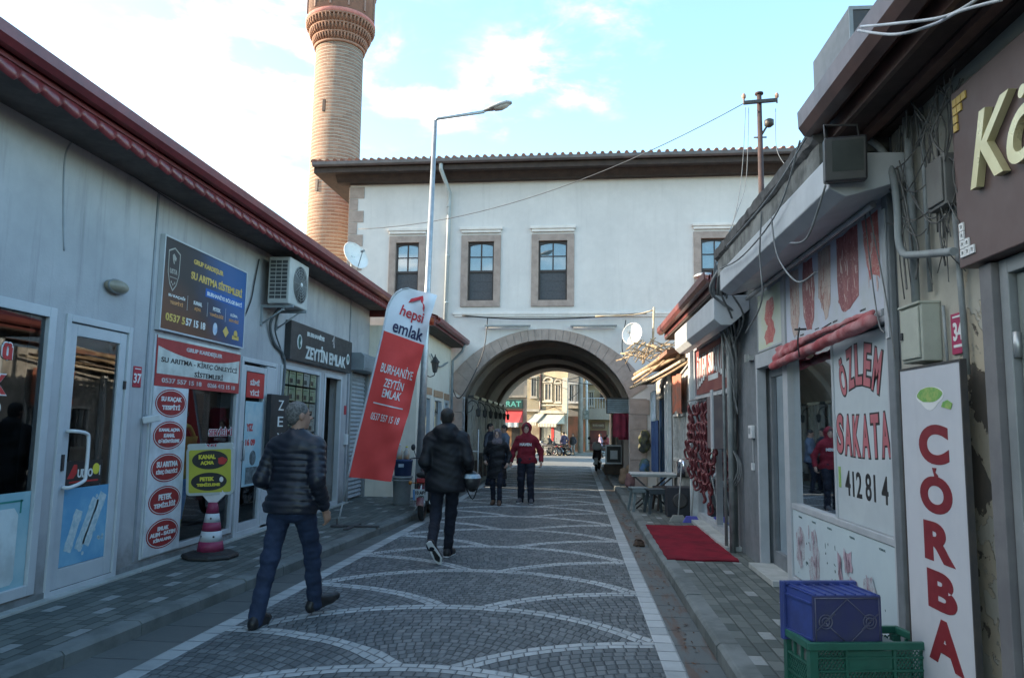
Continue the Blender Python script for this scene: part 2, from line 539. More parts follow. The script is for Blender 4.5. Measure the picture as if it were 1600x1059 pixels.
        me.polygons.foreach_set('loop_start', np.arange(0, faces.size, 4, dtype=np.int32))
        me.polygons.foreach_set('use_smooth', np.ones(len(faces), bool))
        me.update(calc_edges=True); me.validate()
        return me
# ================================================================ GROUND, ROAD, PAVEMENTS
def xl(y):                                                      # face of the left kerb
    return -3.31 + 0.072 * (min(y, 13.0) - 4.61) + 0.0 * y
def line_l(y): return -2.80 + 0.034 * (min(y, 13.0) - 4.67)
XR = 0.99                                                       # face of the right kerb
WL, WR = -4.40, 2.05                                            # shop fronts

def mat_road():
    mt, nt, b = new_mat('road_setts')
    pos = nt.nodes.new('ShaderNodeNewGeometry').outputs['Position']
    X, Y, Z = xyz(pos)
    wob = noise(pos, 1.3, 2); wob2 = noise(pos, 5.0, 2)
    x = X + (wob - 0.5) * 0.05; y = Y + (wob2 - 0.5) * 0.03 + (wob - 0.5) * 0.05
    R, T = 1.88, 1.70
    def fan(ux, c0):
        h = sq(emax(R * R - ux * ux, 0.0))
        c = c0 + T * E.op('CEIL', (y - h - c0) / T)
        bad = ab(ux).gt(R - 0.02)
        return c + bad * 100.0
    u = x + 1.0
    cA = fan(u, 6.9 - R)
    side = sel(u.gt(0.0), 1.0, -1.0) if False else (u.gt(0.0) * 2.0 - 1.0)
    ub = u - side * 1.66
    cB = fan(ub, 5.95 - R)
    useA = cA.lt(cB)
    c = emin(cA, cB); uu = sel(useA, u, ub)
    dy = y - c
    d = sq(uu * uu + dy * dy); t = R - d
    th = E.op('ARCTAN2', uu, dy)
    wband = t.lt(0.16)
    row = fl(t / 0.0825); rg = fl((t - 0.165) / 0.092)
    isw = wband
    rowc = sel(isw, t / 0.0825, (t - 0.165) / 0.092)
    ri = fl(rowc)
    seg = sel(isw, 0.13, 0.098)
    rj = white(vec(ri, c * 3.1, useA * 7.0))
    a = th * (d + 0.3) / seg + rj * 5.0
    ai = fl(a)
    fa = fr(a); fb = fr(rowc)
    e1 = emin(fa, 1.0 - fa) * seg; e2 = emin(fb, 1.0 - fb) * sel(isw, 0.0825, 0.092)
    edge = emin(e1, e2)
    # far side of the tunnel: plain rows of setts, and the stripes along the road
    far = Y.gt(31.6)
    pl = noise(pos, 3.0)
    # longitudinal slabs
    lineR = ab(X - 0.665).lt(0.075)
    lx = X - (emin(Y, 13.0) - 4.67) * 0.034 + 2.80
    lineL = ab(lx).lt(0.075)
    line = emax(lineR, lineL) * (1.0 - far)
    gut = emax(X.gt(0.74), lx.lt(-0.075)) * (1.0 - far)
    ly = Y / 0.22; lf = fr(ly); ledge = emin(lf, 1.0 - lf) * 0.22
    gy_ = Y / 0.42; gf = fr(gy_); gedge = emin(gf, 1.0 - gf) * 0.42
    edge = sel(line, emin(ledge, 0.075 - emin(ab(X - 0.665), ab(lx)) + 0.004), edge)
    edge = sel(gut, gedge, edge)
    big = noise(pos, 0.55, 5, 0.6); fine = noise(pos, 14.0, 5, 0.65); mid = noise(pos, 2.6, 5, 0.6)
    tone = white(vec(ri + c * 2.0, ai, useA * 3.0))
    tone = sel(line, white(vec(fl(ly), 3.0, 1.0)), tone)
    tone = sel(gut, white(vec(fl(gy_), 9.0, X.gt(0.0))), tone)
    wmask = emax(line, wband * (1.0 - gut) * (1.0 - far))
    grey = mixc(clamp01(tone * 0.9 + mid * 0.6 - 0.25), (0.070, 0.084, 0.092), (0.165, 0.184, 0.192))
    whit = mixc(clamp01(tone * 0.6 + fine * 0.7 - 0.2), (0.27, 0.30, 0.31), (0.47, 0.50, 0.51))
    gutc = mixc(clamp01(tone * 0.5 + mid * 0.6), (0.055, 0.066, 0.068), (0.125, 0.14, 0.14))
    farc = mixc(mid, (0.13, 0.135, 0.13), (0.23, 0.23, 0.215))
    col = mixc(wmask, grey, whit)
    col = mixc(gut * (1.0 - line), col, gutc)
    col = mixc(far, col, farc)
    # dirt: worn dark patches on the white, leaves and rust in the gutters
    col = mixc(smooth(big, 0.50, 0.74) * 0.55, col, (0.07, 0.085, 0.09))
    rust = smooth(noise(vec(X * 7, Y * 1.1, 0.0), 1.0, 6, 0.7), 0.49, 0.60) * gut * (1.0 - line) * X.gt(0.0)
    col = mixc(rust * 0.85, col, (0.10, 0.062, 0.045))
    joint = (1.0 - smooth(edge, 0.002, 0.009)) * (1.0 - far)
    joint = joint * smooth(noise(pos, 4.0, 3), 0.25, 0.5)
    col = mixc(joint * 0.8, col, (0.030, 0.038, 0.042))
    nt.links.new(col, b.inputs['Base Color'])
    rgh = clamp01(0.42 + mid * 0.35 - joint * -0.3)
    nt.links.new(rgh.s, b.inputs['Roughness']); set_spec(b, 0.42)
    hgt = smooth(edge, 0.0, 0.02) * (1.0 - far) + fine * 0.35 + tone * 0.35
    bump(nt, b, hgt, 0.75, 0.012)
    return mt

def mat_pavers(name, x0, dirx=1):
    """footway: dark concrete pavers 10 x 20 cm with single pale pavers at regular places"""
    mt, nt, b = new_mat(name)
    pos = nt.nodes.new('ShaderNodeNewGeometry').outputs['Position']
    X, Y, Z = xyz(pos)
    rx = (X - x0) / 0.105; ri = fl(rx)
    ry = Y / 0.205 + fr(ri * 0.5); ci = fl(ry)
    fx, fy = fr(rx), fr(ry)
    edge = emin(emin(fx, 1.0 - fx) * 0.105, emin(fy, 1.0 - fy) * 0.205)
    tone = white(vec(ri, ci, 5.0))
    # pale pavers: every third row, every fourth stone, staggered
    pr = fr(ri / 2.0).lt(0.25); k = fl(ri / 2.0)
    pc = fr((ci + k * 2.0 + fl(k / 2.0)) / 5.0 + 0.01).lt(0.19)
    pale = pr * pc * white(vec(ri, ci, 1.0)).lt(0.62)
    mid = noise(pos, 2.2, 6, 0.65); fine = noise(pos, 22.0, 4, 0.6)
    base = mixc(clamp01(tone * 0.8 + mid * 0.5 - 0.15), (0.058, 0.072, 0.070), (0.140, 0.158, 0.150))
    pc_ = mixc(fine, (0.17, 0.19, 0.19), (0.31, 0.33, 0.33))
    col = mixc(pale * (0.55 + 0.45 * 1.0), base, pc_)
    col = mixc(smooth(mid, 0.56, 0.76) * 0.55, col, (0.045, 0.055, 0.045))
    joint = 1.0 - smooth(edge, 0.002, 0.009)
    col = mixc(joint * 0.75, col, (0.025, 0.03, 0.027))
    nt.links.new(col, b.inputs['Base Color'])
    nt.links.new(clamp01(0.5 + mid * 0.4).s, b.inputs['Roughness']); set_spec(b, 0.35)
    bump(nt, b, smooth(edge, 0.0, 0.012) + fine * 0.3 + tone * 0.3, 0.6, 0.008)
    return mt

# the ground: one sheet to the horizon, a centimetre or two under everything else
def gz_(y): return 0.0 if y < 33 else -0.021 * (min(y, 70) - 33)     # the street falls gently beyond the arch
g = MB().grid([[(x, y, gz_(y) - 0.03) for x in (-3000, -40, 40, 3000)] for y in (-3000, 0, 33, 45, 58, 70, 3000)], smooth=False)
struct('ground', g, M('ground_earth', (0.16, 0.15, 0.13), (0.10, 0.10, 0.09), 0.3, 0.95, 0.3, 8.0))
rows = []
for i in range(0, 157):
    y = -8 + i * 0.5
    rows.append([(x, y, gz_(y)) for x in ((xl(y) + 0.002) if y < 31.5 else -14.0, -2.2, -1.0, 0.2, XR - 0.002 if y < 31.5 else 12.0)])
struct('road', MB().grid(rows, smooth=False), mat_road())

KERB = M('kerb_concrete', (0.17, 0.19, 0.19), (0.105, 0.12, 0.118), 2.5, 0.8, 0.5, 40.0, spec=0.3)
def kerb_blocks(side, y0, y1):
    mb = MB(); y = y0; L = 0.78
    while y < y1:
        ye = min(y + L, y1) - 0.012
        j = random.uniform(-0.004, 0.004); zt = 0.112 + random.uniform(-0.004, 0.004)
        if side < 0:
            a, b = xl(y), xl(ye); w = -0.15
        else:
            a = b = XR; w = 0.15
        s = 1 if w > 0 else -1
        prof = [(0, -0.02), (0, zt - 0.025), (0.02, zt - 0.004), (0.035, zt), (abs(w), zt), (abs(w), -0.02)]
        P0 = [(a + s * q[0] + j, y, q[1]) for q in prof]; P1 = [(b + s * q[0] + j, ye, q[1]) for q in prof]
        n = len(prof)
        mb.add(P0 + P1, [tuple(range(n))[::-1], tuple(range(n, 2 * n))] + [(i, (i + 1) % n, n + (i + 1) % n, n + i) for i in range(n)])
        y += L
    return mb
struct('kerb_left', kerb_blocks(-1, -3, 31.4), KERB)
struct('kerb_right', kerb_blocks(1, -3, 31.4), KERB)
pl_ = []
for i in range(70):
    y = -3 + i * 0.5
    if y > 31.5: y = 31.5
    xw = WL - 0.3 if y < 15.5 else (-4.4 + (y - 15.5) * 0.26 if y < 19.5 else -3.4)
    pl_.append([(xw, y, 0.104), (xl(y) - 0.149, y, 0.104)])
struct('pavement_left', MB().grid(pl_, smooth=False), mat_pavers('pavers_left', -4.40))
pr_ = [[(XR + 0.149, y, 0.104), (WR + 0.6, y, 0.104)] for y in (-3, 31.5)]
struct('pavement_right', MB().grid(pr_, smooth=False), mat_pavers('pavers_right', 1.14))

# ================================================================ common materials
def mat_stucco(name, c1, c2, bstr=0.5, sc=45.0, streak=0.25, splash=0.0):
    mt, nt, b = new_mat(name)
    tc = nt.nodes.new('ShaderNodeTexCoord').outputs['Object']
    x, y, z = xyz(tc)
    big = noise(tc, 0.8, 6, 0.62); mid = noise(tc, 6.0, 5, 0.6); fine = noise(tc, sc, 4, 0.65)
    col = mixc(smooth(big, 0.33, 0.68), c1, c2)
    col = mixc((mid - 0.35) * 0.35, col, tuple(v * 0.6 for v in c2))
    st = noise(vec(x * 7, y * 7, z * 0.45), 1.0, 5, 0.65)
    col = mixc(smooth(st, 0.50, 0.76) * streak, col, tuple(v * 0.5 for v in c2))
    if splash:
        sp = smooth(noise(tc, 3.0, 6, 0.7) * 0.9 + 0.35 - z * 0.75, 0.35, 0.8)
        col = mixc(sp * splash, col, (0.12, 0.115, 0.105))
        pt = smooth(noise(tc, 0.55, 3, 0.5), 0.56, 0.575); col = mixc(pt * 0.16, col, (0.20, 0.215, 0.235))
    nt.links.new(col, b.inputs['Base Color']); b.inputs['Roughness'].default_value = 0.88; set_spec(b, 0.25)
    bump(nt, b, fine * 0.7 + mid * 0.6, bstr, 0.006)
    return mt
STUCCO_GREY = mat_stucco('stucco_grey', (0.43, 0.43, 0.445), (0.34, 0.345, 0.36), 0.6, 45.0, 0.5, 0.7)
STUCCO_CREAM = mat_stucco('stucco_cream', (0.72, 0.68, 0.60), (0.64, 0.60, 0.51), 0.35)
STUCCO_WHITE = mat_stucco('stucco_white', (0.66, 0.645, 0.63), (0.59, 0.58, 0.57), 0.45, 22.0, 0.16)
ALU = M('white_aluminium', (0.47, 0.50, 0.53), (0.40, 0.43, 0.46), 2.0, 0.4, 0.05, 60, spec=0.5)
ALU_GREY = M('grey_aluminium', (0.22, 0.24, 0.25), (0.17, 0.19, 0.20), 3.0, 0.42, 0.08, 50, spec=0.5, streak=0.2)
STEEL = M('galvanised_steel', (0.42, 0.44, 0.45), (0.33, 0.35, 0.36), 9.0, 0.42, 0.1, 80, metal=0.7)
IRON = M('dark_iron', (0.035, 0.035, 0.038), (0.055, 0.05, 0.045), 9.0, 0.5, 0.2, 60)
MAROON = M('maroon_metal', (0.17, 0.028, 0.034), (0.12, 0.022, 0.028), 3.0, 0.34, 0.1, 40, spec=0.55, streak=0.3)
MAROON_T = M('maroon_roof_sheet', (0.20, 0.045, 0.04), (0.11, 0.03, 0.03), 4.0, 0.45, 0.2, 30, streak=0.3)
BROWN = M('brown_metal', (0.105, 0.052, 0.042), (0.07, 0.036, 0.03), 3.0, 0.35, 0.1, 40, spec=0.5, streak=0.3)
DARKWOOD = M('dark_wood', (0.05, 0.034, 0.028), (0.03, 0.021, 0.018), 5.0, 0.7, 0.4, 30)
BLACK = M('black_rubber', (0.018, 0.018, 0.02), (0.03, 0.03, 0.03), 8.0, 0.6, 0.15, 60)
BLACKP = M('black_plastic', (0.022, 0.023, 0.026), (0.032, 0.032, 0.036), 8.0, 0.38, 0.05, 60)
WHITEP = M('white_plastic', (0.62, 0.64, 0.66), (0.54, 0.56, 0.58), 5.0, 0.42, 0.05, 60)
GREYP = M('grey_plastic', (0.26, 0.29, 0.31), (0.2, 0.23, 0.25), 5.0, 0.5, 0.1, 60, streak=0.25)
CABLE = M('cable_black', (0.025, 0.027, 0.03), (0.05, 0.05, 0.052), 10.0, 0.6)
CABLE_G = M('cable_grey', (0.20, 0.21, 0.215), (0.12, 0.13, 0.135), 6.0, 0.6)
CABLE_W = M('cable_white', (0.50, 0.52, 0.55), (0.38, 0.40, 0.42), 6.0, 0.5)
MARBLE = M('marble_step', (0.42, 0.44, 0.43), (0.32, 0.34, 0.33), 4.0, 0.5, 0.1, 30, streak=0.1)
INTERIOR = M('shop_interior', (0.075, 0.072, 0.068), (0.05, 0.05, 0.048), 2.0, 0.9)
GLASS = glass('shop_glass', (0.90, 0.93, 0.93), 0.2)
GLASS_D = glass('dark_window_glass', (0.35, 0.42, 0.45), 1.6, 0.03)
P_RED = M('print_red', (0.46, 0.035, 0.035), (0.40, 0.03, 0.032), 3.0, 0.5)
P_WHITE = M('print_white', (0.66, 0.68, 0.68), (0.60, 0.62, 0.63), 3.0, 0.5)
P_BLACK = M('print_black', (0.02, 0.02, 0.022), (0.028, 0.028, 0.03), 3.0, 0.45)
P_YELLOW = M('print_yellow', (0.66, 0.60, 0.06), (0.58, 0.52, 0.05), 3.0, 0.5)
P_GOLD = M('print_gold', (0.62, 0.44, 0.12), (0.52, 0.36, 0.09), 8.0, 0.5)
P_BLUE = M('print_blue', (0.06, 0.24, 0.56), (0.08, 0.30, 0.62), 4.0, 0.5)
P_NAVY = M('print_navy', (0.02, 0.05, 0.14), (0.025, 0.03, 0.06), 1.6, 0.45)
P_GREEN = M('print_green', (0.12, 0.32, 0.08), (0.3, 0.4, 0.12), 30.0, 0.5)
P_PAPER = M('paper_white', (0.60, 0.60, 0.55), (0.52, 0.52, 0.47), 6.0, 0.8)

# ================================================================ ARCHED GATE BUILDING
AX, AY, AROT = -0.83, 20.0, rad(-2.0)
gate = thing('gate_building', 'large white plastered building with tiled eaves spanning the street over a stone arch', 'building', (AX, AY, 0), AROT)
STONE = M('pink_andesite', (0.38, 0.31, 0.275), (0.30, 0.245, 0.22), 5.0, 0.85, 0.5, 35.0, spec=0.2)
TILE = M('terracotta_tile', (0.30, 0.12, 0.075), (0.16, 0.075, 0.055), 14.0, 0.8, 0.4, 40.0)
W0, W1, DEP = -5.6, 10.5, 11.4
ZT = 8.42
HW, RI, CI = 2.22, 2.37, 1.54                                   # arch half-width, inner radius, centre height
SHX = -0.0349
def ain(x): return CI + math.sqrt(max(RI * RI - x * x, 0))
def Pf(u, z, d): return (u, d, z)
wins = [(-4.40, -3.36), (-2.35, -1.25), (-0.40, 0.76), (3.93, 5.03), (6.4, 7.5)]
ops = [(a + 0.17, b - 0.17, 4.82 + 0.16, 6.82 - 0.16) for a, b in wins] + [(-HW, HW, -0.1, 3.95)]
wm = MB()
openings_wall(wm, Pf, W0, W1, -0.02, ZT, ops, 0.35)
N = 40
for k in range(N):
    a = -HW + 2 * HW * k / N; b = -HW + 2 * HW * (k + 1) / N
    za, zb = ain(a), ain(b)
    wm.poly([(a, 0, za), (b, 0, zb), (b, 0, 3.95), (a, 0, 3.95)])
# other sides: full-height wall masses either side of the passage, and above it
wm.box((W0, 0.36, -0.02), (-HW - 0.85, DEP - 0.002, ZT)); wm.box((HW + 0.85, 0.36, -0.02), (W1, DEP - 0.002, ZT))
wm.box((-HW - 0.848, 0.36, 4.3), (HW + 0.848, DEP - 0.002, ZT))
for k in range(N):
    a = -HW + 2 * HW * k / N; b = -HW + 2 * HW * (k + 1) / N
    s_ = SHX * DEP; wm.poly([(a + s_, DEP, ain(a)), (b + s_, DEP, ain(b)), (b + s_, DEP, 4.3), (a + s_, DEP, 4.3)])
s_ = SHX * DEP
wm.poly([(-HW - 0.85, DEP, 0), (-HW + s_, DEP, 0), (-HW + s_, DEP, 4.3), (-HW - 0.85, DEP, 4.3)])
wm.poly([(HW + s_, DEP, 0), (HW + 0.85, DEP, 0), (HW + 0.85, DEP, 4.3), (HW + s_, DEP, 4.3)])
part('wall', wm, STUCCO_WHITE, gate, world=False, fix=False)
# stone ring, piers
rm = MB(); RO, CO = 3.15, 1.06
vs = 25
angs = []
pts_i = [(x, ain(x)) for x in [-HW + 2 * HW * k / (vs * 2) for k in range(vs * 2 + 1)]]
ring = []
for x, z in pts_i:
    dirx, dirz = x, z - 0.9
    # outer point along the ray from (0,0.9)
    L = math.hypot(dirx, dirz); dx, dz = dirx / L, dirz / L
    bq = dz * (0.9 - CO); cq = (0.9 - CO) ** 2 - RO * RO
    t = -bq + math.sqrt(bq * bq - cq)
    ring.append(((x, z), (dx * t, 0.9 + dz * t)))
for k in range(0, len(ring) - 1):
    (a, b), (c, d) = ring[k], ring[k + 1]
    g_ = 0.0015
    if k % 2 == 0: inset0, inset1 = g_ * 3, 0
    else: inset0, inset1 = 0, g_ * 3
    rm.prism([(a[0] + inset0, -0.035, a[1]), (c[0] - inset1, -0.035, c[1]), (d[0] - inset1, -0.035, d[1]), (b[0] + inset0, -0.035, b[1])], (0, 0.30, 0))
part('arch_stones', rm, STONE, gate, world=False)
for sd in (-1, 1):
    pm_ = MB(); z = 0.0; k = 0
    while z < 2.36:
        ze = min(z + 0.39, 2.37); w = 0.46 + (0.06 if k % 2 else 0)
        pm_.box((sd * (HW + w), -0.033, z), (sd * HW, 0.25, ze - 0.008)); z = ze; k += 1
    part('arch_pier', pm_, STONE, gate, world=False, bevel=0.006)
# quoins
qm = MB(); z = 0.0; k = 0
while z < 8.2:
    w = 0.42 if k % 2 else 0.24
    qm.box((W0 - 0.02, -0.018, z), (W0 + w, 0.2, z + 0.33)); qm.box((W0 - 0.018, 0.2, z), (W0 + 0.1, 0.3 + 0.2 * (k % 2), z + 0.33))
    z += 0.345; k += 1
part('quoins', qm, STONE, gate, world=False, bevel=0.005)
# passage vault with ribs and side walls
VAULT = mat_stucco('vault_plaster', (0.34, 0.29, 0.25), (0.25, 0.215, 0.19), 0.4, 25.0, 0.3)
vm = MB(); S = 32
def prof(R, C, hw, y):
    p = [(-hw, y, 0.0)]
    x0 = min(hw, R - 1e-3)
    for k in range(S + 1):
        x = -x0 + 2 * x0 * k / S
        p.append((x, y, C + math.sqrt(max(R * R - x * x, 0))))
    p.append((hw, y, 0.0)); return [(a + SHX * b, b, c) for a, b, c in p]
ys = [0.30, 1.6, 1.6001, 1.9, 1.9001, 5.2, 5.2001, 5.5, 5.5001, 9.0, 9.0001, 9.3, 9.3001, DEP + 0.0]
rr = [0.10, 0.10, -0.04, -0.04, 0.10, 0.10, -0.04, -0.04, 0.10, 0.10, -0.04, -0.04, 0.0, 0.0]
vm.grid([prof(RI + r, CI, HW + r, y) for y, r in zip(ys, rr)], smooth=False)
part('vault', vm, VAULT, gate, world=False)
# windows: stone surround, sash, blind, insect screen
STONE_W = M('pale_rendered_cornice', (0.72, 0.69, 0.66), (0.64, 0.61, 0.58), 4.0, 0.8, 0.2, 30)
SASH = M('brown_sash', (0.035, 0.028, 0.028), (0.05, 0.04, 0.04), 6.0, 0.45)
CURT = M('window_blind', (0.42, 0.52, 0.55), (0.30, 0.42, 0.47), 3.0, 0.7)
SCREEN = M('insect_screen', (0.075, 0.08, 0.09), (0.055, 0.06, 0.07), 20.0, 0.6, 0.3, 400)
for wi, (a, b) in enumerate(wins):
    z0, z1 = 4.82, 6.82
    f = MB(); ring_frame(f, Pf, a, b, z0, z1, 0.19, -0.04, 0.12, wb=0.17)
    o = part('window', f, STONE, gate, world=False, bevel=0.006)
    c = MB(); pbox(c, Pf, a - 0.04, b + 0.04, z1 + 0.14, z1 + 0.22, -0.09, 0.0); pbox(c, Pf, a, b, z1 + 0.06, z1 + 0.14, -0.06, 0.0)
    part('cornice', c, STONE_W, o, world=False, bevel=0.008)
    s = MB(); i0, i1, j0, j1 = a + 0.19, b - 0.19, z0 + 0.17, z1 - 0.19
    ring_frame(s, Pf, i0, i1, j0, j1, 0.045, 0.07, 0.12)
    zm = j0 + (j1 - j0) * 0.50
    pbox(s, Pf, i0 + 0.045, i1 - 0.045, zm - 0.03, zm + 0.03, 0.065, 0.125)
    pbox(s, Pf, (i0 + i1) / 2 - 0.018, (i0 + i1) / 2 + 0.018, zm + 0.03, j1 - 0.045, 0.075, 0.115)
    zq = (zm + j1) / 2
    pbox(s, Pf, i0 + 0.045, i1 - 0.045, zq - 0.014, zq + 0.014, 0.078, 0.112)
    # shallow arch of the head
    for k in range(10):
        xa = i0 + (i1 - i0) * k / 10; xb = i0 + (i1 - i0) * (k + 1) / 10
        fa_ = 0.07 * (2 * k / 10 - 1) ** 2; fb_ = 0.07 * (2 * (k + 1) / 10 - 1) ** 2
        s.prism([(xa, 0.06, j1 - 0.045 - fa_), (xb, 0.06, j1 - 0.045 - fb_), (xb, 0.06, j1), (xa, 0.06, j1)], (0, 0.05, 0))
    part('sash', s, SASH, o, world=False)
    p = MB(); pbox(p, Pf, i0 + 0.04, i1 - 0.04, zm, j1 - 0.03, 0.095, 0.10); part('pane', p, glass('upper_pane', (0.8, 0.85, 0.88), 1.0), o, world=False)
    p = MB(); pbox(p, Pf, i0 + 0.04, i1 - 0.04, zm, j1 - 0.02, 0.16, 0.17)
    for kk in range(14): pbox(p, Pf, i0 + 0.04, i1 - 0.04, zm + 0.06 * kk, zm + 0.06 * kk + 0.006, 0.155, 0.16)
    part('blind', p, CURT, o, world=False)
    p = MB(); pbox(p, Pf, i0 + 0.04, i1 - 0.04, j0 + 0.03, zm, 0.10, 0.11)
    for kk in (0.33, 0.66): pbox(p, Pf, i0 + 0.04, i1 - 0.04, j0 + (zm - j0) * kk, j0 + (zm - j0) * kk + 0.012, 0.094, 0.10)
    pbox(p, Pf, (i0 + i1) / 2 - 0.01, (i0 + i1) / 2 + 0.01, j0, zm, 0.094, 0.10)
    part('screen', p, SCREEN, o, world=False)
# belt course
bm_ = MB(); bm_.box((-2.55, -0.05, 4.60), (W1, 0.0, 4.66)); bm_.box((-2.5, -0.03, 4.54), (W1, 0.0, 4.60))
part('belt_course', bm_, STONE_W, gate, world=False, bevel=0.006)
# eaves: boxed dark soffit, fascia, gutter, tiles
OV = 0.62
em = MB()
em.box((W0 - 0.85, -OV, 8.50), (W1 + 0.5, DEP + OV, 8.56))
em.box((W0 - 0.84, -OV - 0.0, 8.56), (W1 + 0.49, -OV + 0.04, 8.72))
em.prism([(W0 - 0.30, -0.25, 8.33), (W0 - 0.30, 0.05, 8.33), (W0 - 0.30, 0.05, 8.5), (W0 - 0.30, -0.42, 8.5)], (W1 - W0 + 0.3, 0, 0))
em.box((W0 - 0.85, -OV, 8.56), (W0 - 0.81, DEP + OV, 8.70))
em.box((W0 - 0.3, 0.0, 8.38), (W0 - 0.0, DEP, 8.5))
part('eaves', em, DARKWOOD, gate, world=False)
gm = MB()
gpts = [(W0 - 0.86 + (W1 - W0 + 1.4) * k / 8, -OV - 0.07, 8.70) for k in range(9)]
prof_g = [(-0.075, 0.05), (-0.07, -0.03), (-0.03, -0.07), (0.03, -0.07), (0.07, -0.03), (0.075, 0.05), (0.06, 0.05), (0.055, -0.02), (0.0, -0.055), (-0.055, -0.02), (-0.06, 0.05)]
def gutter(mb, p0, p1, out, prof_=prof_g):
    """gutter profile swept p0->p1; out = horizontal unit vector away from the wall"""
    A = [Vector(p0) + Vector(out) * -q[0] + Vector((0, 0, q[1])) for q in prof_]
    d = Vector(p1) - Vector(p0)
    return mb.prism(A, d, smooth=False)
gutter(gm, (W0 - 0.86, -OV - 0.075, 8.72), (W1 + 0.5, -OV - 0.075, 8.72), (0, -1, 0))
part('gutter', gm, M('lead_gutter', (0.13, 0.11, 0.11), (0.09, 0.08, 0.08), 4.0, 0.45, 0.1, 30, spec=0.5, streak=0.3), gate, world=False)
def barrel_roof(mb, x0, x1, y0, z0, y1, z1, pitch=0.21, amp=0.045, nr=14):
    nc = int((x1 - x0) / pitch) * 8
    P = []
    for r in range(nr + 1):
        t = r / nr; row = []
        for c in range(nc + 1):
            x = x0 + (x1 - x0) * c / nc
            w = math.cos(2 * PI * (x - x0) / pitch)
            h = amp * (w if w > 0 else w * 0.55)
            row.append((x, y0 + (y1 - y0) * t, z0 + (z1 - z0) * t + h + 0.012 * ((r * 7 + c // 8 * 3) % 5 - 2) * 0.3))
        P.append(row)
    return mb.grid(P)
tm = MB(); barrel_roof(tm, W0 - 0.86, W1 + 0.5, -OV - 0.10, 8.80, DEP / 2, 10.55)
# tile thickness at the eave: a dark lip
for c in range(int((W1 - W0 + 1.3) / 0.21)):
    x = W0 - 0.86 + 0.21 * c
    tm.tube([(x, -OV - 0.115, 8.802), (x, -OV + 0.3, 8.885)], 0.052, 8)
tm.grid([[(W0 - 0.86, DEP + OV, 8.80), (W1 + 0.5, DEP + OV, 8.80)], [(W0 - 0.86, DEP / 2, 10.55), (W1 + 0.5, DEP / 2, 10.55)]], smooth=False)
tm.poly([(W0 - 0.86, -OV, 8.76), (W0 - 0.86, DEP + OV, 8.76), (W0 - 0.86, DEP / 2, 10.53)])
for r in range(10):
    t = r / 10; tm.tube([(W0 - 0.86, -OV + t * (DEP / 2 + OV), 8.83 + t * 1.75), (W0 - 0.86, -OV + (t + 0.1) * (DEP / 2 + OV), 8.83 + (t + 0.1) * 1.75)], 0.07, 8)
part('roof', tm, TILE, gate, world=False, fix=False)
# down-pipe
dm = MB(); X0 = -2.72
dm.tube([(X0 - 0.12, -OV - 0.05, 8.66), (X0 - 0.12, -OV - 0.05, 8.5), (X0 + 0.02, -0.10, 8.02), (X0 + 0.02, -0.10, 7.7), (X0 - 0.02, -0.10, 3.6)], 0.055, 10)
for z in (7.6, 6.2, 4.9): dm.lathe([(0.064, 0), (0.064, 0.04)], 10, (X0 + 0.01, -0.10, z))
part('downpipe', dm, M('grey_pipe', (0.42, 0.46, 0.47), (0.36, 0.40, 0.41), 4.0, 0.5, streak=0.2), gate, world=False)

# fluorescent tubes above the arch
def tube_light(x, z, label):
    t = thing('tube_lamp', label, 'lamp', (AX + x * math.cos(AROT), AY - 0.16 + x * math.sin(AROT), z), AROT, 'tube lamps over the arch')
    a = MB(); a.box((-0.62, -0.06, 0.03), (0.62, 0.04, 0.075)); a.box((-0.52, 0.04, 0.04), (-0.47, 0.16, 0.07)); a.box((0.47, 0.04, 0.04), (0.52, 0.16, 0.07))
    part('housing', a, M('dull_grey_housing', (0.3, 0.32, 0.33)), t, world=False, bevel=0.006)
    b = MB(); b.tube([(-0.58, -0.01, 0.01), (0.58, -0.01, 0.01)], 0.017, 8); part('tube', b, WHITEP, t, world=False)
tube_light(-1.02, 4.22, 'tube lamp fixed over the left haunch of the stone arch')
tube_light(1.28, 4.22, 'tube lamp fixed over the right haunch of the stone arch')
ct = MB()
ct.tube(cable([gy(722, 493, 19.85), gy(800, 498, 19.85), gy(900, 497, 19.8), gy(1010, 489, 19.7)], 6), 0.022, 6)
ct.tube(cable([gy(762, 497, 19.85), gy(755, 550, 19.85), gy(730, 605, 19.7), gy(715, 622, 19.7), gy(705, 600, 19.7)], 6), 0.014, 5)
ct.tube(cable([gy(978, 500, 19.8), gy(972, 545, 19.8), gy(985, 580, 19.8)], 6), 0.012, 5)
single('wall_cable', ct, CABLE, 'black cables looping across the white wall above the arch', 'cable', fix=False)

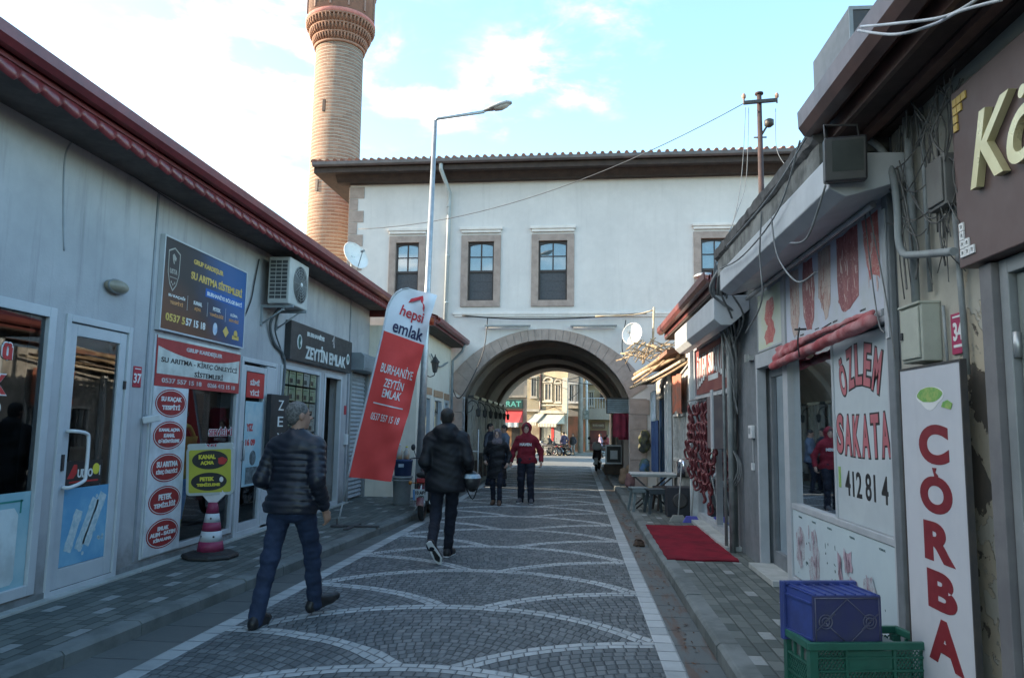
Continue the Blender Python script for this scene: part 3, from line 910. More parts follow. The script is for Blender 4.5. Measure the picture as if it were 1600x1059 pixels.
# ================================================================ MINARET
mx, my = gy(520, 330, 25.0).x, 25.0
def mat_brick_round():
    mt, nt, b = new_mat('minaret_brick')
    tc = nt.nodes.new('ShaderNodeTexCoord').outputs['Object']
    x, y, z = xyz(tc)
    zz = z + (noise(tc, 1.2, 3) - 0.5) * 0.05
    rz = zz / 0.125; ri = fl(rz); fz = fr(rz + noise(tc, 7.0, 3) * 0.35)
    th = E.op('ARCTAN2', y, x) * 0.82 / 0.24 + fr(ri * 0.5) ; fi = fl(th); ft = fr(th)
    tone = white(vec(ri, fi, 2.0)); mid = noise(tc, 2.0, 5, 0.6); fine = noise(tc, 30, 4)
    stone = mixc(clamp01(tone * 0.7 + mid * 0.5), (0.20, 0.115, 0.08), (0.35, 0.215, 0.15))
    mort = mixc(mid, (0.43, 0.35, 0.28), (0.30, 0.245, 0.19))
    jt = smooth(fz, 0.58, 0.66) * (1.0 - smooth(fz, 0.93, 1.0))
    jv = (1.0 - smooth(emin(ft, 1.0 - ft), 0.02, 0.05)) * 0.6
    col = mixc(emax(jt, jv), stone, mort)
    nt.links.new(col, b.inputs['Base Color']); b.inputs['Roughness'].default_value = 0.9; set_spec(b, 0.2)
    bump(nt, b, (1.0 - emax(jt, jv)) + fine * 0.4 + tone * 0.5, 0.9, 0.03)
    return mt
BRICKR = mat_brick_round()
mn = thing('minaret', 'tall round brick minaret with corbelled balcony behind the roofs', 'minaret', (mx, my, 0))
zb = gy(530, 64, 24.2).z; zt = gy(535, 19, 23.95).z
r0 = (gy(554, 365, 25).x - gy(478, 365, 25).x) / 2; r1 = (gy(567, 90, 25).x - gy(496, 90, 25).x) / 2
r0 *= 1.0; 
s = MB(); s.lathe([(r0 + 0.25, 0), (r0 + 0.02, 6), (r0, 8), (r1, zb)], 40); part('shaft', s, BRICKR, mn, world=False)
PINKB = M('pink_brick_trim', (0.50, 0.20, 0.17), (0.40, 0.16, 0.14), 6.0, 0.85, 0.4, 30)
cb = MB(); hb = (zt - zb)
R2 = (gy(588, 20, 25).x - gy(486, 45, 25).x) / 2
cb.lathe([(r1, 0), (r1 + 0.05, 0.0), (r1 + 0.07, 0.07), (r1, 0.08)], 40, (0, 0, zb - 0.02))
for lv in range(3):
    z0 = zb + 0.06 + hb * 0.31 * lv; ra = r1 + (R2 - r1) * (lv) / 3; rb = r1 + (R2 - r1) * (lv + 1) / 3
    cb.lathe([(ra - 0.04, 0), (ra, 0.02), (rb - 0.05, hb * 0.24)], 40, (0, 0, z0))
    cb.lathe([(rb - 0.06, hb * 0.24), (rb + 0.02, hb * 0.25), (rb + 0.02, hb * 0.30), (rb - 0.06, hb * 0.31)], 40, (0, 0, z0))
    for k in range(52):
        a = 2 * PI * (k + 0.5 * lv) / 52; ca, sa = math.cos(a), math.sin(a)
        p0 = (ra * ca, ra * sa, z0 + 0.02); p1 = ((rb + 0.0) * ca, (rb + 0.0) * sa, z0 + hb * 0.25)
        cb.tube([p0, (rb * 0.55 * ca + ra * 0.47 * ca, rb * 0.55 * sa + ra * 0.47 * sa, z0 + hb * 0.12), p1], [0.018, 0.034, 0.036], 5)
part('corbels', cb, M('corbel_brick', (0.34, 0.19, 0.13), (0.25, 0.14, 0.10), 6, 0.9, 0.4, 30), mn, world=False)
rg = MB(); rg.lathe([(R2, 0), (R2 + 0.03, 0.02), (R2 + 0.03, 0.14), (R2, 0.17)], 40, (0, 0, zt - 0.02)); part('ring', rg, PINKB, mn, world=False)
pp = MB(); pp.lathe([(R2 - 0.02, 0.15), (R2 - 0.02, 1.25), (R2 + 0.04, 1.27), (R2 + 0.04, 1.37), (R2 - 0.1, 1.38), (R2 - 0.1, 0.3)], 40, (0, 0, zt - 0.02))
for k in range(12):
    a = 2 * PI * k / 12; pp.cbox(((R2 - 0.0) * math.cos(a), (R2 - 0.0) * math.sin(a), zt + 0.75), (0.05, 0.06, 1.0), (0, 0, a))
part('parapet', pp, M('parapet_render', (0.32, 0.21, 0.17), (0.26, 0.17, 0.14), 3, 0.85, 0.3, 20), mn, world=False)
tp = MB(); tp.lathe([(r1 - 0.12, 0), (r1 - 0.14, 3.2)], 32, (0, 0, zt)); part('upper_shaft', tp, BRICKR, mn, world=False)
cn = MB(); cn.lathe([(r1 + 0.05, 3.2), (r1, 3.4), (0.4, 4.9), (0.05, 6.3)], 32, (0, 0, zt)); part('cone_roof', cn, M('lead_cone', (0.22, 0.24, 0.25), rough=0.5), mn, world=False)
sl_ = MB()
for px, py in ((508, 166), (496, 290)):
    p = gy(px, py, 25 - 0.78); a = math.atan2(p.y - my, p.x - mx); rr_ = r0 * 0.99
    sl_.cbox((rr_ * math.cos(a), rr_ * math.sin(a), p.z), (0.06, 0.10, 0.42), (0, 0, a))
part('slit_window', sl_, M('slit_dark', (0.05, 0.03, 0.025)), mn, world=False)
# ================================================================ LEFT ROW: grey shop building
def PL(u, z, d): return (WL - d, u, z)                          # u along the street, d into the wall
def fl_frame(u, z, d=0.0): return frame((WL - d, u, z), (0, 1, 0), (1, 0, 0))
Y0, Y1 = -3.0, 15.55
gb = thing('grey_shop_building', 'long single-storey building of grey render with maroon roof sheeting and scalloped eaves', 'building', (WL - 2, 6, 0))
opsL = [(0.2, 1.6, 0.19, 2.53), (1.9, 2.8, 0.12, 2.51), (3.55, 5.93, 0.19, 2.53), (6.06, 7.03, 0.105, 2.51), (7.42, 9.44, 0.20, 2.50), (9.50, 10.68, 0.12, 2.46),
        (10.82, 12.58, 0.55, 2.47), (12.78, 13.76, 0.12, 2.48), (14.34, 15.50, 0.10, 2.64)]
w = MB(); openings_wall(w, PL, Y0, Y1, 0.0, 4.02, opsL, 0.22)
w.box((WL - 6.5, Y0, 0), (WL - 0.22, Y0 + 0.2, 4.0)); w.box((WL - 6.5, Y1 - 0.2, 0), (WL - 0.221, Y1 - 0.001, 4.0)); w.box((WL - 6.7, Y0 + 0.001, 0), (WL - 6.5, Y1 - 0.002, 4.0))
part('wall', w, STUCCO_GREY, gb, fix=False)
# shallow control joints and chased conduit lines in the render
j = MB()
j.tube(cable([gx(100, 392, WL + 0.003), gx(99, 330, WL + 0.003), gx(101, 250, WL + 0.003), gx(110, 224, WL + 0.003)], 5), 0.009, 5)
part('conduit', j, M('conduit_grey', (0.27, 0.29, 0.315), (0.23, 0.25, 0.28)), gb)
j = MB(); j.box((WL - 0.002, 7.305, 0.2), (WL + 0.012, 7.335, 4.0)); part('cover_strip', j, M('strip_grey', (0.26, 0.285, 0.31), (0.2, 0.22, 0.25)), gb)
j = MB(); j.box((WL - 0.002, 14.12, 0.2), (WL + 0.018, 14.18, 4.0)); part('cover_strip', j, M('strip_grey', ()), gb)
st = MB()
for a, b in ((Y0, 3.5), (3.5, 7.35), (7.36, 10.8), (10.81, 14.2)): st.box((WL - 0.1, a, 0.09), (WL + 0.10, b - 0.01, 0.125))
part('threshold', st, MARBLE, gb, bevel=0.004)
fo = MB(); fo.box((WL, Y0, 0.126), (WL + 0.012, 14.2, 0.17)); part('skirting', fo, M('skirting_grey', (0.2, 0.21, 0.22), (0.13, 0.14, 0.14), 5, 0.8, 0.2, 20), gb)
# interiors: rooms behind the glass
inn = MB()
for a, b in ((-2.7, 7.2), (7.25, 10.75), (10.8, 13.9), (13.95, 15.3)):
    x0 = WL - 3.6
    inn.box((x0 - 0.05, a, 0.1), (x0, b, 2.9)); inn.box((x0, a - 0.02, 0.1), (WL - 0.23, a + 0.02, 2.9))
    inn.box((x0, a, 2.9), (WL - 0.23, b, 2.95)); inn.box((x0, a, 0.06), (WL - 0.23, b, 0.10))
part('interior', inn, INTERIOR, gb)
# roof sheet, fascia, gutter, scallops
XE = -3.88
ro = MB()
prf_ = [(XE - 0.02, 4.24), (-7.6, 5.30), (-11.2, 4.3)]
def wave_roof(mb, xa, za, xb, zb, ya, yb, pitch=0.22, amp=0.028, nr=10):
    nc = int((yb - ya) / pitch) * 8; P = []
    for r in range(nr + 1):
        t = r / nr; row = []
        for c in range(nc + 1):
            y = ya + (yb - ya) * c / nc
            row.append((xa + (xb - xa) * t, y, za + (zb - za) * t + amp * math.cos(2 * PI * (y - ya) / pitch) + (0.02 * (t * nr % 1))))
        P.append(row)
    return mb.grid(P)
wave_roof(ro, XE + 0.03, 4.235, -7.6, 5.30, Y0, Y1 + 0.2)
ro.grid([[(-7.6, Y0, 5.3), (-7.6, Y1 + 0.2, 5.3)], [(-11.3, Y0, 4.2), (-11.3, Y1 + 0.2, 4.2)]], smooth=False)
part('roof', ro, MAROON_T, gb, fix=False)
fa = MB()
fa.box((XE - 0.06, Y0, 4.03), (XE - 0.03, Y1 + 0.2, 4.215))
fa.box((XE - 0.06, Y1 + 0.17, 4.03), (WL - 1.5, Y1 + 0.2, 4.27))
part('fascia', fa, MAROON, gb)
sc = MB(); n = int((Y1 + 0.2 - Y0) / 0.22) * 10
top = []; bot = []; mid_ = []; lip = []
for c in range(n + 1):
    y = Y0 + (Y1 + 0.2 - Y0) * c / n; w_ = 0.5 - 0.5 * math.cos(2 * PI * (y - Y0) / 0.22)
    top.append((XE - 0.01, y, 4.05)); mid_.append((XE - 0.005 + 0.02 * w_, y, 4.005)); bot.append((XE - 0.01 + 0.05 * w_, y, 3.975 - 0.045 * w_)); lip.append((XE - 0.04 + 0.05 * w_, y, 3.962 - 0.05 * w_))
sc.grid([top, mid_, bot, lip])
part('scallop_trim', sc, MAROON, gb, fix=False)
gt = MB(); gutter(gt, (XE + 0.06, Y0, 4.145), (XE + 0.06, Y1 + 0.25, 4.145), (1, 0, 0)); gt.box((XE - 0.03, Y0, 4.035), (XE + 0.01, Y1 + 0.2, 4.07))
part('gutter', gt, MAROON, gb)
so = MB(); so.box((WL - 0.2, Y0, 4.0), (XE - 0.06, Y1 + 0.18, 4.03))
part('soffit', so, M('soffit_boards', (0.12, 0.10, 0.095), (0.08, 0.068, 0.064), 4, 0.8), gb)

def window_unit(u0, u1, z0, z1, fw=0.075, mull=(), mat=ALU, name='window', d0=-0.02, glassm=None, wb=None):
    f = MB(); ring_frame(f, PL, u0, u1, z0, z1, fw, d0, 0.06, wb=wb)
    for m_ in mull: pbox(f, PL, m_ - 0.03, m_ + 0.03, z0 + fw, z1 - fw, d0 + 0.01, 0.055)
    o = part(name, f, mat, gb, bevel=0.005)
    p = MB(); zb_ = z0 + (wb or fw); p.poly([PL(u0 + fw, zb_, 0.02), PL(u1 - fw, zb_, 0.02), PL(u1 - fw, z1 - fw, 0.02), PL(u0 + fw, z1 - fw, 0.02)])
    part('pane', p, glassm or GLASS, o, fix=False)
    return o
window_unit(0.2, 1.6, 0.19, 2.53)
window_unit(1.9, 2.8, 0.12, 2.51, name='door')
window_unit(3.55, 5.93, 0.19, 2.53, fw=0.085, mull=())
d = window_unit(6.06, 7.03, 0.105, 2.51, fw=0.06, name='door')
lf = MB(); ring_frame(lf, PL, 6.125, 6.965, 0.13, 2.44, 0.105, 0.0, 0.05, wb=0.20)
part('leaf', lf, ALU, d, bevel=0.005)
hd = MB(); yy = 6.195
hd.tube(cable([(WL + 0.0, yy, 1.02), (WL + 0.07, yy + 0.0, 1.02), (WL + 0.075, yy + 0.16, 1.06), (WL + 0.075, yy + 0.19, 1.12), (WL + 0.075, yy + 0.19, 1.42), (WL + 0.075, yy + 0.15, 1.48), (WL + 0.07, yy, 1.50), (WL, yy, 1.50)], 4), 0.016, 8)
part('handle', hd, WHITEP, d)
lk = MB(); lk.box((WL, 6.15, 1.16), (WL + 0.012, 6.18, 1.30)); lk.box((WL, 6.95, 1.9), (WL + 0.02, 6.975, 1.98)); part('lock', lk, BLACKP, d)
window_unit(7.42, 9.44, 0.20, 2.50, fw=0.06)
o = window_unit(9.50, 10.68, 0.12, 2.46, fw=0.06, name='door')
lf = MB(); ring_frame(lf, PL, 9.57, 10.31, 0.14, 2.36, 0.08, -0.015, 0.05, wb=0.14); lf.box((WL - 0.03, 10.315, 0.14), (WL + 0.02, 10.62, 2.39)); part('leaf', lf, ALU, o, bevel=0.005)
hd = MB(); hd.tube([(WL + 0.0, 9.62, 1.1), (WL + 0.05, 9.62, 1.1), (WL + 0.05, 9.62, 1.35), (WL, 9.62, 1.35)], 0.012, 6); part('handle', hd, STEEL, o)
window_unit(10.82, 12.58, 0.55, 2.47, fw=0.06, mull=())
dr = MB(); ring_frame(dr, PL, 12.78, 13.76, 0.12, 2.48, 0.07, -0.02, 0.07); o = part('door', dr, ALU, gb, bevel=0.005)
lf = MB(); lf.cbox((WL - 0.42, 12.9, 1.25), (0.75, 0.05, 2.15), (0, 0, rad(8))); part('leaf', lf, M('dim_leaf', (0.10, 0.115, 0.12)), o)
# roller shutter
sh = MB()
z = 0.12
while z < 2.6:
    sh.add([PL(14.38, z, 0.06), PL(15.46, z, 0.06), PL(15.46, z + 0.035, 0.03), PL(14.38, z + 0.035, 0.03), PL(15.46, z + 0.075, 0.052), PL(14.38, z + 0.075, 0.052), PL(15.46, z + 0.083, 0.062), PL(14.38, z + 0.083, 0.062)],
           [(0, 1, 2, 3), (3, 2, 4, 5), (5, 4, 6, 7)]); z += 0.083
o = part('roller_shutter', sh, M('shutter_grey', (0.34, 0.37, 0.40), (0.28, 0.31, 0.34), 3, 0.5, streak=0.35), gb, fix=False)
g2 = MB(); pbox(g2, PL, 14.30, 14.38, 0.1, 2.66, -0.02, 0.08); pbox(g2, PL, 15.46, 15.54, 0.1, 2.66, -0.02, 0.08); part('guide_rail', g2, ALU_GREY, o)
bx_ = MB(); bx_.prism([(WL, 14.22, 2.64), (WL + 0.27, 14.22, 2.64), (WL + 0.29, 14.22, 2.70), (WL + 0.29, 14.22, 2.92), (WL + 0.22, 14.22, 2.98), (WL, 14.22, 2.98)], (0, 1.32, 0))
part('shutter_box', bx_, M('box_grey_dull', (0.20, 0.23, 0.25), (0.16, 0.18, 0.20), 3, 0.6, streak=0.4), o, bevel=0.006)

# ---- signs on the grey building
def sign_root(name, label, u, z, cat='sign', group=None): return thing(name, label, cat, (WL, u, z), 0, group)
# dark blue water-treatment sign
t = sign_root('fascia_sign', 'dark navy printed sign with gold lettering above the red water treatment window', 8.42, 3.0)
s = MB(); s.box((WL + 0.002, 7.43, 2.56), (WL + 0.05, 9.41, 3.56))
def mat_navy_grad():
    mt, nt, b = new_mat('navy_print'); tc = nt.nodes.new('ShaderNodeTexCoord').outputs['Object']
    x, y, z = xyz(tc)
    n1 = noise(tc, 1.6, 3); f = smooth(y * 0.9 + z * 0.5 + n1 * 0.7, 0.1, 1.1)
    col = mixc(f, (0.018, 0.018, 0.022), (0.018, 0.09, 0.26))
    g_ = smooth(0.55 - y * 0.6 - z * 1.3 + n1 * 0.5, 0.9, 1.6)
    col = mixc(g_ * 0.7, col, (0.16, 0.055, 0.02))
    nt.links.new(col, b.inputs['Base Color']); b.inputs['Roughness'].default_value = 0.45; return mt
part('panel', s, mat_navy_grad(), t, bevel=0.003)
e = MB(); ring_frame(e, PL, 7.42, 9.42, 2.55, 3.57, 0.018, -0.056, -0.002); part('edge_trim', e, ALU, t)
F0 = frame((WL + 0.0505, 7.43, 2.56), (0, 1, 0), (1, 0, 0))
g1 = MB()
put_text(g1, 'GRUP KARDEŞLER', F0, 0.97, 0.845, 0.075, 0.004, width=0.72)
put_text(g1, 'SU ARITMA SİSTEMLERİ', F0, 1.22, 0.70, 0.115, 0.006, width=1.30)
put_text(g1, '0537 5', F0, 0.30, 0.145, 0.085, 0.004, width=0.40)
part('gold_lettering', g1, P_GOLD, t)
g2 = MB(); bb = MB(); rect(bb, F0, 0.92, 0.50, 1.93, 0.60, 0, 0.001); part('blue_band', bb, M('band_blue', (0.02, 0.12, 0.42)), t)
put_text(g2, 'BURHANİYE BÖLGE BAYİ', F0, 1.42, 0.55, 0.062, 0.003, width=0.92)
put_text(g2, '57 15 18', F0, 0.74, 0.145, 0.085, 0.004, width=0.44)
for k, (a, b_) in enumerate((('SU KAÇAĞI', 'TESPİTİ'), ('KANAL', 'AÇMA'), ('PETEK', 'TEMİZLİĞİ'), ('KLİMA', 'SERVİSİ'))):
    x = 0.30 + 0.46 * k
    put_text(g2, a, F0, x, 0.385, 0.045, 0.002, width=0.07 * len(a) * 0.55); 
    if k: rect(g2, F0, x - 0.235, 0.27, x - 0.232, 0.44)
part('white_lettering', g2, P_WHITE, t)
g3 = MB()
for k, b_ in enumerate(('TESPİTİ', 'AÇMA', 'TEMİZLİĞİ', 'SERVİSİ')): put_text(g3, b_, F0, 0.30 + 0.46 * k, 0.315, 0.045, 0.002, width=0.07 * len(b_) * 0.55)
part('amber_lettering', g3, M('print_amber', (0.6, 0.30, 0.12)), t)
sh_ = MB(); outer = [(0.08, 0.86), (0.20, 0.91), (0.32, 0.86), (0.315, 0.62), (0.27, 0.50), (0.20, 0.43), (0.13, 0.50), (0.085, 0.62)]
inner = [(0.20 + (a - 0.20) * 0.9, 0.68 + (b_ - 0.68) * 0.93) for a, b_ in outer]
for k in range(8):
    k2 = (k + 1) % 8; blob(sh_, F0, [outer[k], outer[k2], inner[k2], inner[k]], 0, 0.002)
blob(sh_, F0, [(0.16, 0.82), (0.19, 0.84), (0.24, 0.80), (0.23, 0.76), (0.20, 0.78), (0.21, 0.73), (0.19, 0.73), (0.17, 0.77)])
rect(sh_, F0, 0.13, 0.575, 0.27, 0.583); put_text(sh_, 'USTA', F0, 0.20, 0.645, 0.055, 0.003, width=0.15)
for k in (-1, 0, 1): ellipse(sh_, F0, 0.2 + 0.035 * k, 0.525 - 0.02 * (k == 0), 0.010, 0.014)
part('shield_emblem', sh_, M('emblem_silver', (0.42, 0.40, 0.36)), t)
bd = MB(); ellipse(bd, F0, 1.20, 0.15, 0.055, 0.075); part('round_badge', bd, M('badge_pale', (0.30, 0.42, 0.6), (0.6, 0.62, 0.65), 30), t)
bd = MB(); blob(bd, F0, [(1.40, 0.15), (1.48, 0.22), (1.56, 0.15), (1.48, 0.08)]); rect(bd, F0, 1.66, 0.08, 1.84, 0.13); ellipse(bd, F0, 1.75, 0.155, 0.05, 0.045); part('gold_badge', bd, P_GOLD, t)

# red and white sign in the head of the window
t = sign_root('window_sign', 'red and white water softener sign across the head of the shop window', 8.42, 1.97)
s = MB(); s.box((WL + 0.022, 7.45, 1.965), (WL + 0.030, 9.41, 2.50)); part('red_panel', s, M('sign_red', (0.38, 0.04, 0.04), (0.30, 0.032, 0.034), 3, 0.5), t)
F1 = frame((WL + 0.0305, 7.45, 1.965), (0, 1, 0), (1, 0, 0))
s = MB(); pts = [(0.02, 0.13), (1.93, 0.13), (1.93, 0.36)] + [(1.93 - 1.91 * k / 12, 0.36 + 0.09 * abs(2 * k / 12 - 1) ** 2 - 0.03) for k in range(13)]
blob(s, F1, pts, 0, 0.001); rect(s, F1, 0.0, 0.505, 1.96, 0.535, 0, 0.0012); part('white_panel', s, M('sign_cream', (0.58, 0.60, 0.56)), t)
b_ = MB(); put_text(b_, 'SU ARITMA - KİREÇ ÖNLEYİCİ', F1, 0.98, 0.285, 0.085, 0.002, width=1.78, z=0.0015); put_text(b_, 'SİSTEMLERİ', F1, 1.15, 0.178, 0.075, 0.002, width=0.70, z=0.0015)
part('dark_lettering', b_, P_BLACK, t)
b_ = MB(); put_text(b_, 'GRUP KARDEŞLER', F1, 1.02, 0.43, 0.062, 0.004, width=0.86, z=0.001); put_text(b_, '0537 557 15 18', F1, 0.55, 0.065, 0.052, 0.002, width=0.85, z=0.001); put_text(b_, '0266 412 15 18', F1, 1.48, 0.065, 0.052, 0.002, width=0.72, z=0.001)
part('pale_lettering', b_, M('print_pale', (0.55, 0.50, 0.50)), t)

# strip with five ovals
t = sign_root('oval_strip_sign', 'tall white panel with five red oval labels left of the shop window', 7.78, 0.2)
s = MB(); s.box((WL + 0.022, 7.44, 0.215), (WL + 0.034, 8.14, 1.962)); part('panel', s, M('panel_white', (0.60, 0.63, 0.66)), t, bevel=0.002)
F2 = frame((WL + 0.0345, 7.44, 0.215), (0, 1, 0), (1, 0, 0))
texts = [('SU KAÇAK', 'TESPİTİ'), ('KANAL AÇMA', 'KANAL', 'GÖRÜNTÜLEME'), ('SU ARITMA', 'KİREÇ ÖNLEYİCİ'), ('PETEK', 'TEMİZLİĞİ'), ('EMLAK', 'ALIM - SATIM', 'KİRALAMA')]
for k, tx in enumerate(texts):
    cz = 1.575 - 0.343 * k
    q = MB(); ellipse(q, F2, 0.35, cz, 0.315, 0.152, 0, 0.0008); ellipse(q, F2, 0.35, cz, 0.282, 0.129, 0.0016, 0.0008)
    o = part('oval_label', q, M('oval_red', (0.30, 0.024, 0.026), (0.25, 0.02, 0.022)), t)
    q = MB()
    e2 = MB(); rr1 = [(0.35 + 0.296 * math.cos(a), cz + 0.139 * math.sin(a)) for a in [2 * PI * i / 32 for i in range(32)]]
    rr2 = [(0.35 + 0.286 * math.cos(a), cz + 0.132 * math.sin(a)) for a in [2 * PI * i / 32 for i in range(32)]]
    for i in range(32): blob(q, F2, [rr1[i], rr1[(i + 1) % 32], rr2[(i + 1) % 32], rr2[i]], 0.0012, 0.001)
    n = len(tx); hh = 0.062 if n == 2 else 0.044
    for i, s_ in enumerate(tx):
        zc = cz + (n - 1) * hh * 0.62 - i * hh * 1.28
        wd = min(0.42 if abs(zc - cz) > 0.03 else 0.50, 0.052 * len(s_) * (hh / 0.062) ** 0.5)
        put_text(q, s_, F2, 0.35, zc, hh, 0.004, width=wd, z=0.0026)
    part('lettering', q, P_WHITE, o)

# door decals: blue posters and the AUDIO sticker
def poster(label, u0, u1, z0, z1, kind):
    t = sign_root('glass_poster', label, (u0 + u1) / 2, z0, 'poster', 'blue posters stuck on the shop glass')
    q = MB(); q.box((WL + 0.004 - 0.018, u0, z0), (WL + 0.008 - 0.018, u1, z1))
    part('backing', q, M('poster_blue', (0.10, 0.30, 0.50), (0.20, 0.42, 0.58), 2.2, 0.5) if kind else M('poster_pale', (0.22, 0.40, 0.47), (0.34, 0.50, 0.55), 2.0, 0.5), t)
    F = frame((WL - 0.0095, u0, z0), (0, 1, 0), (1, 0, 0)); W, H_ = u1 - u0, z1 - z0
    q = MB()
    if kind:   # filter housings: slanted cartridges
        for cx, cy, a, L in ((0.26, 0.44, -0.35, 0.55), (0.55, 0.5, -0.45, 0.72), (0.72, 0.55, -0.45, 0.74)):
            ca, sa = math.cos(a), math.sin(a); hw = 0.055 * W / 0.7
            pts = []
            for sx, sy in ((-1, -1), (1, -1), (1.15, -0.6), (1, -0.55), (1, 0.5), (1.2, 0.6), (1, 1), (-1, 1), (-1.2, 0.6), (-1, 0.5), (-1, -0.55), (-1.15, -0.6)):
                lx, ly = sx * hw, sy * L * H_ / 2; pts.append((cx * W + lx * ca - ly * sa, cy * H_ + lx * sa + ly * ca))
            blob(q, F, pts, 0, 0.001)
            for s_ in (-0.3, 0, 0.3): pass
        for k in range(16): ellipse(q, F, random.uniform(0.3, 0.95) * W, random.uniform(0.1, 0.9) * H_, 0.018, 0.018, 0, 0.0008, 8)
        part('cartridges', q, M('cartridge_white', (0.50, 0.58, 0.60), (0.30, 0.44, 0.50), 25), t)
    else:      # tall cylinder tank
        x0, x1 = 0.52 * W, 0.86 * W
        blob(q, F, [(x0, 0.1 * H_), (x0 + 0.03, 0.05 * H_), (x1 - 0.03, 0.05 * H_), (x1, 0.1 * H_), (x1, 0.76 * H_), (x1 - 0.05, 0.84 * H_), (x0 + 0.05, 0.84 * H_), (x0, 0.76 * H_)], 0, 0.001)
        part('tank', q, M('tank_white', (0.56, 0.64, 0.66)), t)
        q = MB(); 
        for a, b_ in (((x0 + 0.02, 0.80 * H_), (x0 + 0.02, 0.92 * H_)), ((x0 + 0.02, 0.90 * H_), (x1 + 0.03, 0.92 * H_)), ((x1 + 0.02, 0.78 * H_), (x1 + 0.02, 0.92 * H_))):
            rect(q, F, min(a[0], b_[0]) - 0.008, min(a[1], b_[1]), max(a[0], b_[0]) + 0.008, max(a[1], b_[1]), 0.001)
        part('handle_drawing', q, M('print_teal', (0.03, 0.22, 0.20)), t)
poster('pale blue poster of a white tank low on the big window at the left edge', 4.95, 5.84, 0.27, 1.02, 0)
poster('bright blue poster of slanted filter cartridges low on the glass door', 6.235, 6.86, 0.335, 1.00, 1)
t = sign_root('sticker', 'black and red AUDIO sticker on the glass door above the blue poster', 6.5, 1.0, 'sticker')
q = MB(); q.box((WL - 0.014, 6.24, 1.015), (WL - 0.010, 6.74, 1.235)); part('backing', q, P_BLACK, t)
F = frame((WL - 0.0095, 6.24, 1.015), (0, 1, 0), (1, 0, 0))
q = MB(); blob(q, F, [(0.02, 0.07), (0.10, 0.19), (0.14, 0.19), (0.145, 0.12), (0.10, 0.07)]); rect(q, F, 0.05, 0.03, 0.45, 0.045); part('red_flash', q, P_RED, t)
q = MB(); put_text(q, 'UDIO', F, 0.26, 0.11, 0.075, 0.004, width=0.21); rect(q, F, 0.46, 0.08, 0.47, 0.17); part('lettering', q, P_WHITE, t)
q = MB(); ellipse(q, F, 0.41, 0.14, 0.05, 0.05); part('yellow_disc', q, P_YELLOW, t)
# red lettering fragments on the first window
t = sign_root('glass_lettering', 'red and white letters on the dark glass at the far left', 5.45, 1.6, 'lettering')
F = frame((WL - 0.016, 5.07, 1.5), (0, 1, 0), (1, 0, 0))
q = MB(); put_text(q, 'K', F, 0.33, 0.36, 0.17, 0.022, width=0.17, z=-0.0005); put_text(q, 'ü', F, 0.38, 0.62, 0.15, 0.022, width=0.12, z=-0.0005); put_text(q, '0', F, 0.33, 0.18, 0.09, 0.01, width=0.07); part('white_outline', q, P_WHITE, t)
q = MB(); put_text(q, 'K', F, 0.33, 0.36, 0.15, 0.008, width=0.14, z=0.003); put_text(q, 'ü', F, 0.38, 0.62, 0.13, 0.008, width=0.10, z=0.003); part('red_face', q, P_RED, t)
# second window phone lettering and papers, things inside
t = sign_root('glass_lettering', 'red service phone number on the glass behind the yellow cone board', 8.95, 1.2, 'lettering')
F = frame((WL - 0.017, 8.5, 1.2), (0, 1, 0), (1, 0, 0))
q = MB(); put_text(q, 'SERVİSİMİZ', F, 0.62, 0.28, 0.12, 0.012, width=0.72); put_text(q, '0553 2', F, 0.50, 0.08, 0.11, 0.01, width=0.60); part('white_outline', q, P_WHITE, t)
q = MB(); put_text(q, 'SERVİSİMİZ', F, 0.62, 0.28, 0.11, 0.002, width=0.71, z=0.003); put_text(q, '0553 2', F, 0.50, 0.08, 0.10, 0.002, width=0.59, z=0.003); put_text(q, '7/24', F, 0.6, -0.12, 0.07, 0.003, z=0.003); part('red_face', q, M('lettering_red', (0.35, 0.03, 0.06)), t)
# door poster (blue bottle) and red band
t = sign_root('door_poster', 'pale blue tall poster on the second shop door under a red band', 9.92, 0.5, 'poster')
q = MB(); q.box((WL + 0.017, 9.66, 0.75), (WL + 0.021, 10.22, 1.88)); part('backing', q, M('poster_sky', (0.26, 0.44, 0.52), (0.46, 0.56, 0.58), 3, 0.5), t)
q = MB(); q.box((WL + 0.017, 9.66, 1.93), (WL + 0.021, 10.22, 2.27)); part('red_band', q, P_RED, t)
F = frame((WL + 0.0215, 9.66, 0.7), (0, 1, 0), (1, 0, 0))
q = MB(); put_text(q, 'YIZ', F, 0.16, 0.83, 0.10, 0.006, width=0.2); put_text(q, '16 09', F, 0.20, 0.63, 0.09, 0.006, width=0.30); part('red_lettering', q, P_RED, t)
q = MB(); put_text(q, 'SİMİ', F, 0.25, 1.44, 0.085, 0.004, width=0.30); put_text(q, 'YİCİ', F, 0.25, 1.30, 0.085, 0.004, width=0.30); part('white_lettering', q, P_WHITE, t)
q = MB(); rect(q, F, 0.10, 0.08, 0.46, 0.30); ellipse(q, F, 0.3, 0.42, 0.1, 0.1); part('device_picture', q, M('device_dark', (0.05, 0.07, 0.08), (0.15, 0.2, 0.22), 12), t)

